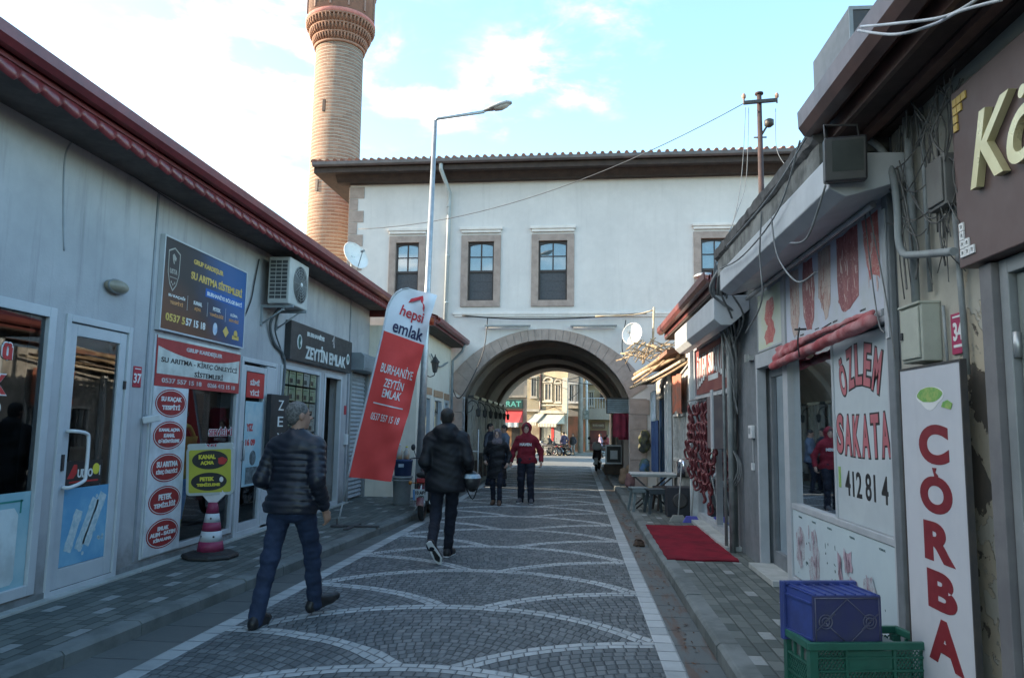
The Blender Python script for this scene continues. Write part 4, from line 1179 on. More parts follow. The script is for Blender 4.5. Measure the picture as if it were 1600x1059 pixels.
# things standing inside the water shop
t = thing('tool_bag', 'dark red bundle standing inside the window behind the oval strip', 'bag', (WL - 0.5, 8.55, 0.1))
q = SDF((-0.3, -0.3, 0), (0.3, 0.3, 0.8), 0.03); q.ell((0, 0, 0.3), (0.2, 0.24, 0.3), 0.02); q.ell((0.02, 0.03, 0.55), (0.12, 0.14, 0.14), 0.08); q.wrinkle(0.008, 14, 11, 17)
part('bag', q.mesh('bag'), M('bag_maroon', (0.09, 0.022, 0.03), (0.03, 0.02, 0.03), 5), t, world=False)
t = thing('plastic_bottle', 'big clear plastic water bottle lying inside the shop window', 'bottle', (WL - 0.35, 8.4, 0.22))
q = MB(); q.lathe([(0.10, -0.2), (0.15, -0.17), (0.15, 0.1), (0.10, 0.17), (0.04, 0.21), (0.04, 0.26)], 20); part('bottle', q, M('bottle_pale', (0.35, 0.42, 0.45), rough=0.2), t, world=False)
t = thing('display_board', 'yellow and green display board inside the water shop window', 'display', (WL - 0.45, 8.75, 0.1))
q = MB(); q.cbox((0, 0.1, 0.72), (0.03, 0.62, 1.2), (0, rad(8), 0)); q.tube(cable([(0.06, -0.25, 1.28), (0.1, 0.1, 1.45), (0.06, 0.4, 1.28)], 5), 0.03, 8); part('board', q, M('board_yellow', (0.38, 0.38, 0.06), (0.2, 0.26, 0.05), 4), t, world=False)
q = MB(); q.cbox((0.035, 0.1, 0.55), (0.01, 0.42, 0.5), (0, rad(8), 0)); part('print', q, P_BLUE, t, world=False)

# listings in the estate agent's window (grid of papers)
t = sign_root('listing_grid', 'rows of yellow and green property listing cards inside the estate agent window', 11.7, 1.4, 'notices')
pp_ = [MB(), MB(), MB()]
for r in range(7):
    for c in range(5):
        u = 10.95 + c * 0.31; z = 0.72 + r * 0.245
        random.choice(pp_[:2] if random.random() < 0.8 else pp_[2:]).box((WL - 0.031, u, z), (WL - 0.028, u + 0.27, z + 0.215))
for nm, b_, mt in zip(('yellow_cards', 'green_cards', 'white_cards'), pp_, (M('card_yellow', (0.74, 0.74, 0.40), (0.70, 0.74, 0.60), 12, 0.6), M('card_green', (0.50, 0.62, 0.36), (0.74, 0.76, 0.62), 14, 0.6), M('card_white', (0.76, 0.78, 0.74), (0.6, 0.64, 0.6), 14, 0.6))):
    part(nm, b_, mt, t)
q = MB()
for r in range(7):
    for c in range(5):
        u = 10.95 + c * 0.31; z = 0.72 + r * 0.245
        q.box((WL - 0.0275, u + 0.02, z + 0.03), (WL - 0.026, u + 0.14, z + 0.10)); q.box((WL - 0.0275, u + 0.03, z + 0.17), (WL - 0.026, u + 0.20, z + 0.18))
part('card_print', q, M('card_ink', (0.10, 0.13, 0.12), (0.3, 0.2, 0.15), 15), t)

# ZEYTİN EMLAK sign
t = sign_root('fascia_sign', 'dark grey estate agent sign with large pale ZEYTİN EMLAK letters', 12.5, 2.56)
q = MB(); q.box((WL + 0.002, 10.92, 2.555), (WL + 0.10, 14.02, 3.15)); part('panel', q, M('sign_charcoal', (0.040, 0.042, 0.046), (0.03, 0.031, 0.034), 3, 0.5), t, bevel=0.006)
F = frame((WL + 0.1005, 10.92, 2.555), (0, 1, 0), (1, 0, 0))
q = MB(); put_text(q, 'ZEYTİN EMLAK', F, 1.66, 0.20, 0.27, 0.012, width=2.08, depth=0.008); put_text(q, 'BURHANİYE', F, 1.08, 0.475, 0.09, 0.006, width=0.82, depth=0.006)
ellipse(q, F, 0.36, 0.30, 0.10, 0.115); ellipse(q, F, 2.86, 0.25, 0.09, 0.10)
part('lettering', q, M('letters_pale', (0.62, 0.66, 0.66)), t)
q = MB(); blob(q, F, [(0.30, 0.33), (0.35, 0.40), (0.42, 0.36), (0.38, 0.28), (0.42, 0.24), (0.36, 0.19), (0.31, 0.24)], 0.002); blob(q, F, [(2.81, 0.28), (2.86, 0.33), (2.92, 0.27), (2.86, 0.17)], 0.002); part('emblem', q, M('emblem_green', (0.03, 0.12, 0.10)), t)
q = MB(); 
for k in range(3): blob(q, F, [(1.98 - 0.04 * k, 0.38 + 0.05 * k), (2.06 + 0.0 * k, 0.38 + 0.05 * k), (2.02, 0.50 + 0.05 * k)])
part('crest', q, M('crest_pale', (0.45, 0.42, 0.42)), t)
# ZEY vertical board
t = sign_root('projecting_sign', 'narrow black board reading ZEY downwards beside the estate agent window', 10.75, 1.2)
q = MB(); q.box((WL + 0.05, 10.26, 1.15), (WL + 0.12, 10.92, 2.0)); q.box((WL, 10.7, 1.5), (WL + 0.05, 10.8, 1.7)); part('board', q, M('board_black', (0.022, 0.026, 0.032)), t, bevel=0.004)
F = frame((WL + 0.1205, 10.26, 1.15), (0, 1, 0), (1, 0, 0))
q = MB()
for k, c in enumerate('ZEY'): put_text(q, c, F, 0.36, 0.70 - 0.235 * k, 0.145, 0.0, width=0.20)
part('lettering', q, P_WHITE, t)

# AC unit
XA, ya, yb, za, zb2 = -3.97, 9.93, 10.66, 3.24, 3.90
t = thing('air_conditioner', 'cream outdoor air conditioner unit on a bracket above the estate agent door', 'air conditioner', (-4.2, 10.3, za))
q = MB(); q.box((WL + 0.12, ya, za), (XA, yb, zb2)); part('casing', q, M('casing_cream', (0.44, 0.45, 0.44), (0.38, 0.39, 0.38), 3, 0.5, streak=0.15), t, bevel=0.018)
q = MB(); fy, fz, fr_ = (ya + yb) / 2 + 0.04, (za + zb2) / 2, 0.265
for r in (0.265, 0.225, 0.185, 0.145, 0.105, 0.065): q.tube([(XA + 0.012, fy + r * math.cos(a), fz + r * math.sin(a)) for a in [2 * PI * i / 28 for i in range(29)]], 0.0045, 5, caps=False)
for k in range(12): a = 2 * PI * k / 12; q.tube([(XA + 0.012, fy + 0.03 * math.cos(a), fz + 0.03 * math.sin(a)), (XA + 0.012, fy + 0.265 * math.cos(a), fz + 0.265 * math.sin(a))], 0.004, 5)
part('fan_grille', q, M('grille_grey', (0.30, 0.31, 0.31)), t)
q = MB(); q.lathe([(0.26, 0), (0.26, 0.004)], 28, (0, 0, 0), mat=Matrix.Translation((XA + 0.001, fy, fz)) @ Matrix.Rotation(PI / 2, 4, 'Y')); part('fan_opening', q, M('opening_dark', (0.06, 0.062, 0.065)), t)
q = MB(); q.lathe([(0.03, 0), (0.035, 0.01), (0.02, 0.02)], 14, (0, 0, 0), mat=Matrix.Translation((XA + 0.01, fy, fz)) @ Matrix.Rotation(PI / 2, 4, 'Y')); part('hub', q, WHITEP, t)
q = MB()
for r in range(10):
    for c in range(3): q.box((WL + 0.15 + c * 0.085, ya - 0.006, za + 0.07 + r * 0.055), (WL + 0.15 + c * 0.085 + 0.072, ya + 0.004, za + 0.07 + r * 0.055 + 0.04))
part('side_grille', q, M('coil_dark', (0.07, 0.075, 0.08)), t)
q = MB()
for y in (ya + 0.1, yb - 0.1): q.box((WL, y - 0.02, za - 0.045), (XA + 0.03, y + 0.02, za - 0.005)); q.box((WL, y - 0.02, za - 0.3), (WL + 0.03, y + 0.02, za - 0.045)); q.tube([(WL + 0.01, y, za - 0.28), (XA - 0.08, y, za - 0.04)], 0.012, 6)
part('bracket', q, GREYP, t)
c_ = MB()
c_.tube(cable([(WL + 0.15, 10.3, 3.24), (WL + 0.05, 10.25, 3.0), (WL + 0.03, 10.45, 2.75), (WL + 0.03, 10.9, 2.5), (WL + 0.03, 10.8, 1.6)], 6), 0.022, 6)
c_.tube(cable([(WL + 0.15, 10.35, 3.24), (WL + 0.06, 10.4, 2.95), (WL + 0.03, 10.7, 2.7), (WL + 0.03, 10.84, 2.55)], 6), 0.012, 6)
single('refrigerant_pipe', c_, M('pipe_lagging', (0.10, 0.115, 0.125)), 'dark lagged pipes dropping from the air conditioner to the door frame', 'pipe', fix=False)
# bulkhead lamp, camera box, number plate
t = thing('bulkhead_lamp', 'small oval cream wall lamp above the glass door', 'lamp', (WL, 6.68, 2.86))
q = SDF((-0.05, -0.2, -0.12), (0.18, 0.2, 0.12), 0.012); q.ell((0.03, 0, 0), (0.09, 0.155, 0.065), 0.0); q.plane((-1, 0, 0), 0.0)
part('shade', q.mesh('shade'), M('lamp_cream', (0.30, 0.28, 0.22), (0.22, 0.2, 0.16), 6, 0.4), t, world=False)
q = MB(); q.tube([(0.05, 0.145 * math.cos(a), 0.06 * math.sin(a)) for a in [2 * PI * i / 20 for i in range(21)]], 0.012, 6, caps=False); part('rim', q, M('rim_grey', (0.25, 0.27, 0.28)), t, world=False)
t = thing('motion_sensor', 'small white sensor box on the wall between glass door and oval strip', 'sensor', (WL, 7.34, 1.62))
q = MB(); q.cbox((0.09, 0.0, 0.0), (0.17, 0.06, 0.07), (rad(10), rad(-12), rad(25))); part('housing', q, WHITEP, t, world=False, bevel=0.012)
q = MB(); q.tube([(0, 0, 0.03), (0.04, 0, 0.02)], 0.02, 8); q.tube(cable([(0.01, 0.02, 0.03), (0.012, 0.0, 0.25), (0.012, -0.01, 0.5)], 5), 0.005, 5); part('mount', q, GREYP, t, world=False)
t = thing('number_plate', 'small red house number plate 37 beside the glass door', 'plate', (WL, 7.17, 2.02))
q = MB(); q.box((0.0, -0.07, -0.09), (0.008, 0.07, 0.12)); part('plate', q, M('plate_red', (0.42, 0.03, 0.05)), t, world=False, bevel=0.003)
F = frame((0.0085, 0, 0), (0, 1, 0), (1, 0, 0)); q = MB(); put_text(q, '37', F, 0, 0.0, 0.09, 0.003); rect(q, F, -0.05, 0.09, 0.05, 0.10); part('numerals', q, P_WHITE, t, world=False)
t = thing('number_plate', 'tiny red number plate beside the shuttered shop', 'plate', (WL, 14.05, 1.85))
q = MB(); q.box((0.0, -0.07, -0.08), (0.008, 0.06, 0.09)); part('plate', q, M('plate_red', ()), t, world=False); 
t = thing('meter_box', 'small grey meter box on the wall beside the roller shutter', 'box', (WL, 14.08, 1.3))
q = MB(); q.box((0.0, -0.05, -0.1), (0.06, 0.06, 0.1)); part('box', q, WHITEP, t, world=False, bevel=0.006)
# eaves cables
c_ = MB()
c_.tube(cable([gx(0, 135, WL + 0.03), gx(110, 205, WL + 0.03), gx(230, 270, WL + 0.03), gx(330, 340, WL + 0.03), gx(420, 380, WL + 0.03), gx(520, 430, WL + 0.03)], 8), 0.008, 5)
c_.tube(cable([gx(0, 150, WL + 0.02), gx(150, 238, WL + 0.02), gx(330, 350, WL + 0.02), gx(480, 420, WL + 0.02)], 8), 0.006, 5)
c_.tube(cable([gx(405, 405, WL + 0.02), gx(398, 440, WL + 0.02), gx(392, 470, WL + 0.02), gx(380, 500, WL + 0.02)], 6), 0.010, 5)
single('eaves_cable', c_, CABLE, 'thin black cables strung along the grey wall under the maroon eaves', 'cable', fix=False)

# unseen house-shaped block, added behind the row to shade the near right shops
bh = thing('shade_block', 'plain tall cream block added unseen behind the grey shops to cast shade', 'building', (-13.5, 2.6, 0))
q = MB(); q.box((-18.5, -7.0, 0), (-11.5, 11.9, 9.4)); part('wall', q, STUCCO_CREAM, bh)
q = MB(); q.box((-18.6, -7.1, 9.401), (-11.42, 12.0, 9.48)); part('roof', q, CONC_ := M('coping', (0.3, 0.29, 0.27)), bh)
for k in range(5):
    for z in (1.2, 4.4):
        q = MB(); q.box((-11.53, -4.5 + 3.2 * k, z), (-11.48, -3.3 + 3.2 * k, z + 1.4)); part('window', q, M('far_pane', (0.05, 0.06, 0.07), rough=0.2), bh)

# ================================================================ cream building beyond
XC = -3.35
def PC(u, z, d): return (XC - d, u, z)
cbt = thing('cream_building', 'small cream rendered house with maroon tiled eaves beside the arch', 'building', (XC - 2, 17.7, 0))
CY0, CY1 = 15.58, 19.82
w = MB(); openings_wall(w, PC, CY0, CY1, 0.0, 3.72, [(16.1, 17.1, 0.5, 2.28), (17.5, 18.55, 0.12, 2.26), (18.9, 19.5, 0.3, 2.24)], 0.2)
w.box((XC - 4, CY0, 0), (XC - 0.2, CY0 + 0.2, 3.7)); w.box((XC - 4, CY1 - 0.2, 0), (XC - 0.2, CY1 - 0.001, 3.7))
part('wall', w, STUCCO_CREAM, cbt, fix=False)
q = MB(); wave_roof(q, -2.92, 3.87, -6.0, 4.95, CY0 - 0.1, CY1 + 0.1, nr=8); q.poly([(-2.92, CY0 - 0.1, 3.86), (-6, CY0 - 0.1, 4.94), (-6, CY0 - 0.1, 3.86)]); part('roof', q, MAROON_T, cbt, fix=False)
q = MB(); gutter(q, (-2.92, CY0 - 0.12, 3.80), (-2.92, CY1 - 0.05, 3.80), (1, 0, 0)); q.box((-3.0, CY0 - 0.1, 3.68), (-2.97, CY1, 3.84)); part('gutter', q, MAROON, cbt)
q = MB(); q.box((XC - 0.1, CY0 - 0.1, 3.66), (-3.0, CY1, 3.69)); part('soffit', q, DARKWOOD, cbt)
q = MB(); q.tube([(-2.95, 19.55, 3.74), (-3.02, 19.6, 3.55), (-3.28, 19.65, 3.30), (-3.28, 19.65, 0.2)], 0.035, 8); q.tube(cable([(-3.3, 16.8, 3.2), (-3.3, 17.8, 3.0), (-3.3, 19.0, 3.2)], 6), 0.02, 6); part('downpipe', q, GREYP, cbt)
for (a, b, z0, z1, nm) in ((16.1, 17.1, 0.5, 2.28, 'window'), (17.5, 18.55, 0.12, 2.26, 'door'), (18.9, 19.5, 0.3, 2.24, 'window')):
    q = MB(); ring_frame(q, PC, a, b, z0, z1, 0.08, -0.015, 0.06); o = part(nm, q, ALU, cbt)
    q = MB(); pbox(q, PC, a + 0.08, b - 0.08, z0 + 0.08, z1 - 0.08, 0.03, 0.04); part('pane', q, GLASS_D, o)
    q = MB(); pbox(q, PC, a - 0.04, b + 0.04, z1 + 0.002, z1 + 0.16, -0.03, 0.02); part('lintel', q, M('warm_lintel', (0.42, 0.26, 0.17), (0.35, 0.22, 0.14)), o)
q = MB(); q.box((XC - 1.2, CY0 + 0.2, 0.1), (XC - 1.15, CY1 - 0.2, 3.6)); part('interior', q, INTERIOR, cbt)
# lantern
t = thing('wall_lantern', 'black wrought iron lantern on the cream wall', 'lantern', (XC, 16.4, 2.72))
q = MB(); q.box((0, -0.03, -0.1), (0.02, 0.03, 0.12)); q.tube(cable([(0.01, 0, 0.0), (0.1, 0, -0.06), (0.2, 0, -0.03), (0.22, 0, 0.03)], 5), 0.012, 6); part('bracket', q, IRON, t, world=False)
q = MB(); q.lathe([(0.03, 0.03), (0.05, 0.05), (0.085, 0.25), (0.11, 0.26), (0.06, 0.33), (0.015, 0.40), (0.01, 0.44)], 6, (0.22, 0, 0), smooth=False); part('lamp_cage', q, IRON, t, world=False)
# satellite dish on the roof
def dish(name, label, c, r, face, tilt, mast, mat=None):
    t = thing(name, label, 'satellite dish', c, face)
    q = MB(); P = []
    for i in range(9):
        rr = r * i / 8; P.append([(rr * rr / (3.2 * r) , rr * 0.92 * math.cos(a), rr * math.sin(a)) for a in [2 * PI * k / 28 for k in range(29)]])
    mm = Matrix.Rotation(-tilt, 4, 'Y')
    q.grid(P, mat=mm); q.grid([[(p[0] - 0.012, p[1], p[2]) for p in row] for row in P], mat=mm, flip=True)
    q.tube([mm @ Vector((r / 3.2, r * 0.92 * math.cos(a), r * math.sin(a))) for a in [2 * PI * k / 28 for k in range(29)]], 0.012, 5, caps=False)
    part('reflector', q, mat or M('dish_white', (0.74, 0.74, 0.72), (0.66, 0.66, 0.64), 4, 0.5), t, world=False, fix=False)
    q = MB(); f = mm @ Vector((r * 1.0, 0, -r * 0.1)); q.tube([mm @ Vector((0.02, 0, -r * 0.95)), f], 0.012, 6); q.tube([f - Vector((0.05, 0, 0)), f + Vector((0.05, 0, 0.0))], 0.03, 8); part('feed_arm', q, GREYP, t, world=False)
    q = MB(); q.tube([(-0.06, 0, 0.05), (-0.06, 0, -mast)], 0.022, 8); q.box((-0.08, -0.05, -0.08), (0.0, 0.05, 0.05)); part('mast', q, STEEL, t, world=False)
dc = gy(552, 403, 17.0)
dish('satellite_dish', 'white satellite dish tilted on the maroon roof below the minaret', tuple(dc), 0.36, rad(-35), rad(25), 0.9)

# ================================================================ street furniture on the left pavement
# street lamp
lx, ly = -2.9, 13.9
t = thing('street_lamp', 'tall grey steel street lamp with single arm over the road', 'street lamp', (lx, ly, 0.104))
top = gy(680, 188, ly); base_w = Vector((lx, ly, 0.1))
q = MB(); q.tube([tuple(base_w), tuple(base_w.lerp(top, 0.35)), tuple(top)], [0.085, 0.065, 0.04], 14); q.lathe([(0.16, 0), (0.16, 0.02), (0.1, 0.03), (0.1, 0.3), (0.085, 0.32)], 14, tuple(base_w)); part('pole', q, STEEL, t)
e0 = gy(757, 175, ly); e1 = gy(797, 163, ly)
q = MB(); q.tube([tuple(top + Vector((0, 0, -0.01))), tuple(top + Vector((0.05, 0, 0.03))), tuple(e0)], 0.03, 10); part('arm', q, STEEL, t)
u_ = (e1 - e0).normalized(); L = (e1 - e0).length
q = MB()
mm = Matrix.Translation(e0) @ (Vector((1, 0, 0)).rotation_difference(u_)).to_matrix().to_4x4()
secs = [(0, 0.045, 0.04), (0.08, 0.06, 0.05), (0.14, 0.10, 0.06), (0.3, 0.13, 0.075), (0.45, 0.12, 0.06), (0.54, 0.05, 0.03)]
P = [[(x * L / 0.5, w_ * math.cos(a), 0.02 + h_ * math.sin(a) * (1 if math.sin(a) > 0 else 0.5)) for a in [2 * PI * k / 16 for k in range(17)]] for x, w_, h_ in secs]
q.grid(P, mat=mm); part('lamp_head', q, M('head_grey', (0.45, 0.46, 0.46)), t)
q = MB(); P = [[(x * L / 0.5, w_ * 0.8 * math.cos(a), 0.01 - h_ * 0.9 * math.sin(a)) for a in [PI * k / 10 for k in range(11)]] for x, w_, h_ in ((0.16, 0.03, 0.01), (0.2, 0.1, 0.06), (0.32, 0.12, 0.09), (0.44, 0.1, 0.06), (0.5, 0.03, 0.01))]
q.grid(P, mat=mm); part('lens', q, M('lens_clear', (0.55, 0.55, 0.5), rough=0.15, spec=0.6), t)
for pz, nm in ((0.55, 'door_plate'),):
    q = MB(); q.box((lx - 0.045, ly - 0.092, 0.6), (lx + 0.045, ly - 0.07, 0.95)); part('door_plate', q, ALU_GREY, t)

# feather flag
fy_ = 10.9
t = thing('feather_flag', 'tall red and white estate agent feather banner leaning on its pole', 'banner', (-3.46, fy_, 0.104))
def FP(px, py): return gy(px, py, fy_)
left = [FP(545, 745), FP(555, 700), FP(570, 640), FP(586, 575), FP(600, 515), FP(607, 480), FP(614, 463), FP(624, 453), FP(640, 450)]
right_ = [FP(612, 752), FP(621, 708), FP(633, 660), FP(645, 610), FP(658, 560), FP(668, 524), FP(675, 498), FP(681, 474), FP(684, 462)]
def resample(pts, n=24):
    L = [0.0]
    for a, b in zip(pts, pts[1:]): L.append(L[-1] + (b - a).length)
    out = []
    for k in range(n + 1):
        d = L[-1] * k / n; i = max(j for j in range(len(pts) - 1) if L[j] <= d + 1e-9)
        out.append(pts[i].lerp(pts[i + 1], (d - L[i]) / (L[i + 1] - L[i])))
    return out
left = resample(left); right_ = resample(right_)
def flag_pt(s, v):
    """s across 0..1, v up 0..1"""
    k = v * (len(left) - 1); i = min(int(k), len(left) - 2); f = k - i
    a = left[i].lerp(left[i + 1], f); b = right_[i].lerp(right_[i + 1], f)
    p = a.lerp(b, s); p.y += 0.045 * math.sin(s * 5 + v * 7) * s * (1 + v) + 0.030 * math.sin(v * 19 + s * 7) * s + 0.012 * math.sin(v * 46 - s * 9) * s; return p
def flag_grid(mb, v0, v1, s0=0.0, s1=1.0, off=0.0, nv=40, ns=14):
    P = [[flag_pt(s0 + (s1 - s0) * c / ns, v0 + (v1 - v0) * r / nv) + Vector((0, -off, 0)) for c in range(ns + 1)] for r in range(nv + 1)]
    return mb.grid(P)
vsplit = 0.728
q = MB(); flag_grid(q, 0, vsplit); o = part('red_cloth', q, M('flag_red', (0.66, 0.062, 0.056), (0.60, 0.055, 0.05), 2, 0.7), t, fix=False)
q = MB(); flag_grid(q, vsplit, 1.0); part('white_cloth', q, M('flag_white', (0.66, 0.70, 0.76), (0.62, 0.66, 0.72), 2, 0.7), t, fix=False)
q = MB()
pp2 = [flag_pt(0, v / 30) + Vector((-0.012, 0, 0)) for v in range(31)]
q.tube([FP(527, 822), FP(536, 783)] , 0.012, 8); q.tube([FP(536, 783)] + pp2, 0.011, 8); part('pole', q, M('flag_pole', (0.35, 0.38, 0.40)), t, fix=False)
q = MB(); q.tube(pp2[:30], 0.017, 8); part('sleeve', q, M('sleeve_white', (0.55, 0.58, 0.62)), t, fix=False)
q = MB(); q.box((-3.55, fy_ - 0.02, 0.106), (-2.85, fy_ + 0.05, 0.135)); q.box((-3.28, fy_ - 0.30, 0.105), (-3.2, fy_ + 0.35, 0.125)); q.lathe([(0.1, 0), (0.1, 0.03), (0.02, 0.04), (0.02, 0.12)], 12, (-3.46, fy_, 0.104)); part('base_plate', q, M('base_iron', (0.06, 0.06, 0.065)), t, bevel=0.004)
def flag_text(mb, s, cs, cv, h, width, bold=0.0, lift=0.012):
    """text lying on the cloth: cs, cv centre in flag coordinates, h and width in cloth units"""
    vs, fs = text_mesh(s, 1.0, bold, 0.0)
    xs = [v[0] for v in vs]; ys = [v[1] for v in vs]
    cx, cy = (min(xs) + max(xs)) / 2, (min(ys) + max(ys)) / 2; w_, h_ = max(xs) - min(xs), max(ys) - min(ys)
    out = []
    for v in vs:
        a = (v[0] - cx) / w_ * width + cs; b = (v[1] - cy) / h_ * h + cv
        p = flag_pt(a, b); p.y -= lift; out.append(tuple(p))
    mb.add(out, fs); return mb
q = MB(); flag_text(q, 'BURHANİYE', 0.53, 0.560, 0.060, 0.76, 0.015); flag_text(q, 'ZEYTİN', 0.53, 0.492, 0.056, 0.44, 0.015); flag_text(q, 'EMLAK', 0.54, 0.433, 0.042, 0.42, 0.015)
flag_text(q, '0537 557 15 18', 0.52, 0.310, 0.036, 0.68, 0.012)
P = [[flag_pt(0.16 + 0.70 * c / 8, 0.372 + 0.006 * r) + Vector((0, -0.012, 0)) for c in range(9)] for r in range(2)]; q.grid(P)
part('white_lettering', q, P_WHITE, t, fix=False)
q = MB(); flag_text(q, 'hepsi', 0.55, 0.850, 0.070, 0.56, 0.02)
def fpoly(pts, lift=0.012): return [tuple(flag_pt(a, b) + Vector((0, -lift, 0))) for a, b in pts]
q.poly(fpoly([(0.36, 0.905), (0.60, 0.945), (0.60, 0.972), (0.36, 0.93)])); q.poly(fpoly([(0.60, 0.945), (0.80, 0.885), (0.80, 0.912), (0.60, 0.972)]))
part('red_lettering', q, M('hepsi_red', (0.55, 0.04, 0.06)), t, fix=False)
q = MB(); flag_text(q, 'emlak', 0.55, 0.770, 0.064, 0.72, 0.02); part('navy_lettering', q, M('emlak_navy', (0.03, 0.03, 0.10)), t, fix=False)

# traffic cone with board
cxn, cyn = -4.05, 8.24
t = thing('cone_board', 'maroon and white traffic cone carrying a yellow drain cleaning board', 'cone sign', (cxn, cyn, 0.104))
q = MB(); q.lathe([(0.30, 0.0), (0.31, 0.02), (0.29, 0.05), (0.17, 0.065), (0.15, 0.075)], 8, smooth=False, mat=Matrix.Rotation(PI / 8, 4, 'Z')); part('base', q, BLACK, t, world=False, bevel=0.01)
def cr(z): return 0.145 - 0.095 * (z - 0.07) / 0.53
bands = [(0.07, 0.18, 'r'), (0.18, 0.29, 'w'), (0.29, 0.385, 'r'), (0.385, 0.48, 'w'), (0.48, 0.60, 'r')]
qr, qw = MB(), MB()
for a, b, c in bands: (qr if c == 'r' else qw).lathe([(cr(a), a), (cr(b), b)], 24)
part('cone', qr, M('cone_maroon', (0.26, 0.03, 0.09), (0.2, 0.03, 0.07), 6, 0.5), t, world=False); part('reflective_band', qw, M('cone_white', (0.50, 0.54, 0.58), (0.42, 0.46, 0.50), 6, 0.5), t, world=False)
q = MB()
for z, a in ((0.235, -0.9), (0.235, -2.2), (0.43, -1.3)): q.tube([((cr(z) - 0.002) * math.cos(a), (cr(z) - 0.002) * math.sin(a), z), ((cr(z) + 0.004) * math.cos(a), (cr(z) + 0.004) * math.sin(a), z)], 0.011, 8)
part('stud', q, BLACKP, t, world=False)
q = MB(); q.prism([(-0.05, -0.012, 0.60), (0.05, -0.012, 0.60), (0.14, -0.012, 0.69), (0.10, -0.012, 0.74), (-0.10, -0.012, 0.74), (-0.14, -0.012, 0.69)], (0, 0.03, 0)); part('board_socket', q, WHITEP, t, world=False)
br = Matrix.Rotation(rad(6), 4, 'Z') @ Matrix.Rotation(rad(-3), 4, 'Y')
def rrect(x0, x1, z0, z1, r, n=5):
    out = []
    for cx_, cz_, a0 in ((x1 - r, z1 - r, 0), (x0 + r, z1 - r, 90), (x0 + r, z0 + r, 180), (x1 - r, z0 + r, 270)):
        for k in range(n + 1): a = rad(a0 + 90 * k / n); out.append((cx_ + r * math.cos(a), cz_ + r * math.sin(a)))
    return out
pts = rrect(-0.265, 0.265, 0.68, 1.215, 0.045)
q = MB(); q.prism([(a, -0.02, b) for a, b in pts], (0, 0.04, 0), mat=br)
q.prism([(a, -0.018, b) for a, b in rrect(-0.255, -0.05, 1.20, 1.255, 0.02)], (0, 0.036, 0), mat=br); q.prism([(a, -0.018, b) for a, b in rrect(0.07, 0.25, 1.20, 1.255, 0.02)], (0, 0.036, 0), mat=br)
part('board', q, M('board_white', (0.44, 0.48, 0.47), (0.38, 0.42, 0.42)), t, world=False)
q = MB(); q.prism([(a, -0.0225, b) for a, b in rrect(-0.235, 0.235, 0.71, 1.185, 0.02)], (0, 0.003, 0), mat=br); part('yellow_face', q, M('face_yellow', (0.44, 0.43, 0.05), (0.38, 0.37, 0.05)), t, world=False)
Fb = br @ frame((0, -0.0226, 0), (1, 0, 0), (0, -1, 0))
q = MB(); ellipse(q, Fb, 0.0, 1.07, 0.20, 0.105, 0, 0.001); ellipse(q, Fb, -0.01, 0.83, 0.20, 0.10, 0, 0.001); part('black_oval', q, P_BLACK, t, world=False)
q = MB(); put_text(q, 'KANAL', Fb, -0.03, 1.105, 0.05, 0.004, width=0.19, z=0.0015); put_text(q, 'AÇMA', Fb, -0.03, 1.035, 0.05, 0.004, width=0.15, z=0.0015)
put_text(q, 'PETEK', Fb, -0.03, 0.86, 0.045, 0.004, width=0.16, z=0.0015); put_text(q, 'TEMİZLEME', Fb, -0.015, 0.80, 0.042, 0.004, width=0.26, z=0.0015); part('yellow_lettering', q, P_YELLOW, t, world=False)
q = MB(); ellipse(q, Fb, 0.14, 1.06, 0.05, 0.04, 0.002, 0.001, 12, 0.2); part('red_motif', q, P_RED, t, world=False)
q = MB(); ellipse(q, Fb, 0.13, 0.85, 0.022, 0.03, 0.002, 0.001, 12); part('drop_motif', q, P_WHITE, t, world=False)

# rubbish bin with crate and bottles on top
bxx, byy = -3.28, 14.2
t = thing('rubbish_bin', 'round grey plastic bin on the pavement beside the street lamp', 'bin', (bxx, byy, 0.104))
q = MB(); q.lathe([(0.15, 0.0), (0.155, 0.02), (0.18, 0.48), (0.20, 0.49), (0.20, 0.53), (0.185, 0.53), (0.175, 0.5), (0.15, 0.05)], 28); part('tub', q, GREYP, t, world=False)
q = MB(); q.lathe([(0.198, 0.44), (0.198, 0.46), (0.178, 0.46)], 28); part('rim', q, GREYP, t, world=False)
t = thing('plastic_tub', 'dark blue tub resting on the grey bin', 'tub', (bxx + 0.01, byy, 0.104 + 0.53))
q = MB(); q.lathe([(0.155, 0.0), (0.16, 0.02), (0.175, 0.26), (0.185, 0.27), (0.185, 0.30), (0.02, 0.31)], 20); part('tub', q, M('tub_navy', (0.02, 0.045, 0.12)), t, world=False)
q = MB(); q.cbox((0.0, -0.178, 0.2), (0.10, 0.01, 0.06)); part('label_patch', q, M('patch_pale', (0.4, 0.5, 0.6)), t, world=False)
for k, (dx, dy, h_) in enumerate(((-0.07, 0.0, 0.26), (0.06, 0.03, 0.22))):
    t = thing('water_jug', ('taller' if k == 0 else 'shorter') + ' clear plastic jug standing on the dark blue tub', 'jug', (bxx + dx, byy + dy, 0.104 + 0.84))
    q = MB(); q.lathe([(0.05, 0), (0.06, 0.01), (0.06, h_ * 0.6), (0.03, h_ * 0.8), (0.02, h_)], 14); part('body', q, M('jug_clear', (0.36, 0.38, 0.38), (0.5, 0.3, 0.15), 7, 0.2), t, world=False)
    q = MB(); q.lathe([(0.024, h_), (0.024, h_ + 0.025)], 10); part('cap', q, P_YELLOW if k else WHITEP, t, world=False)
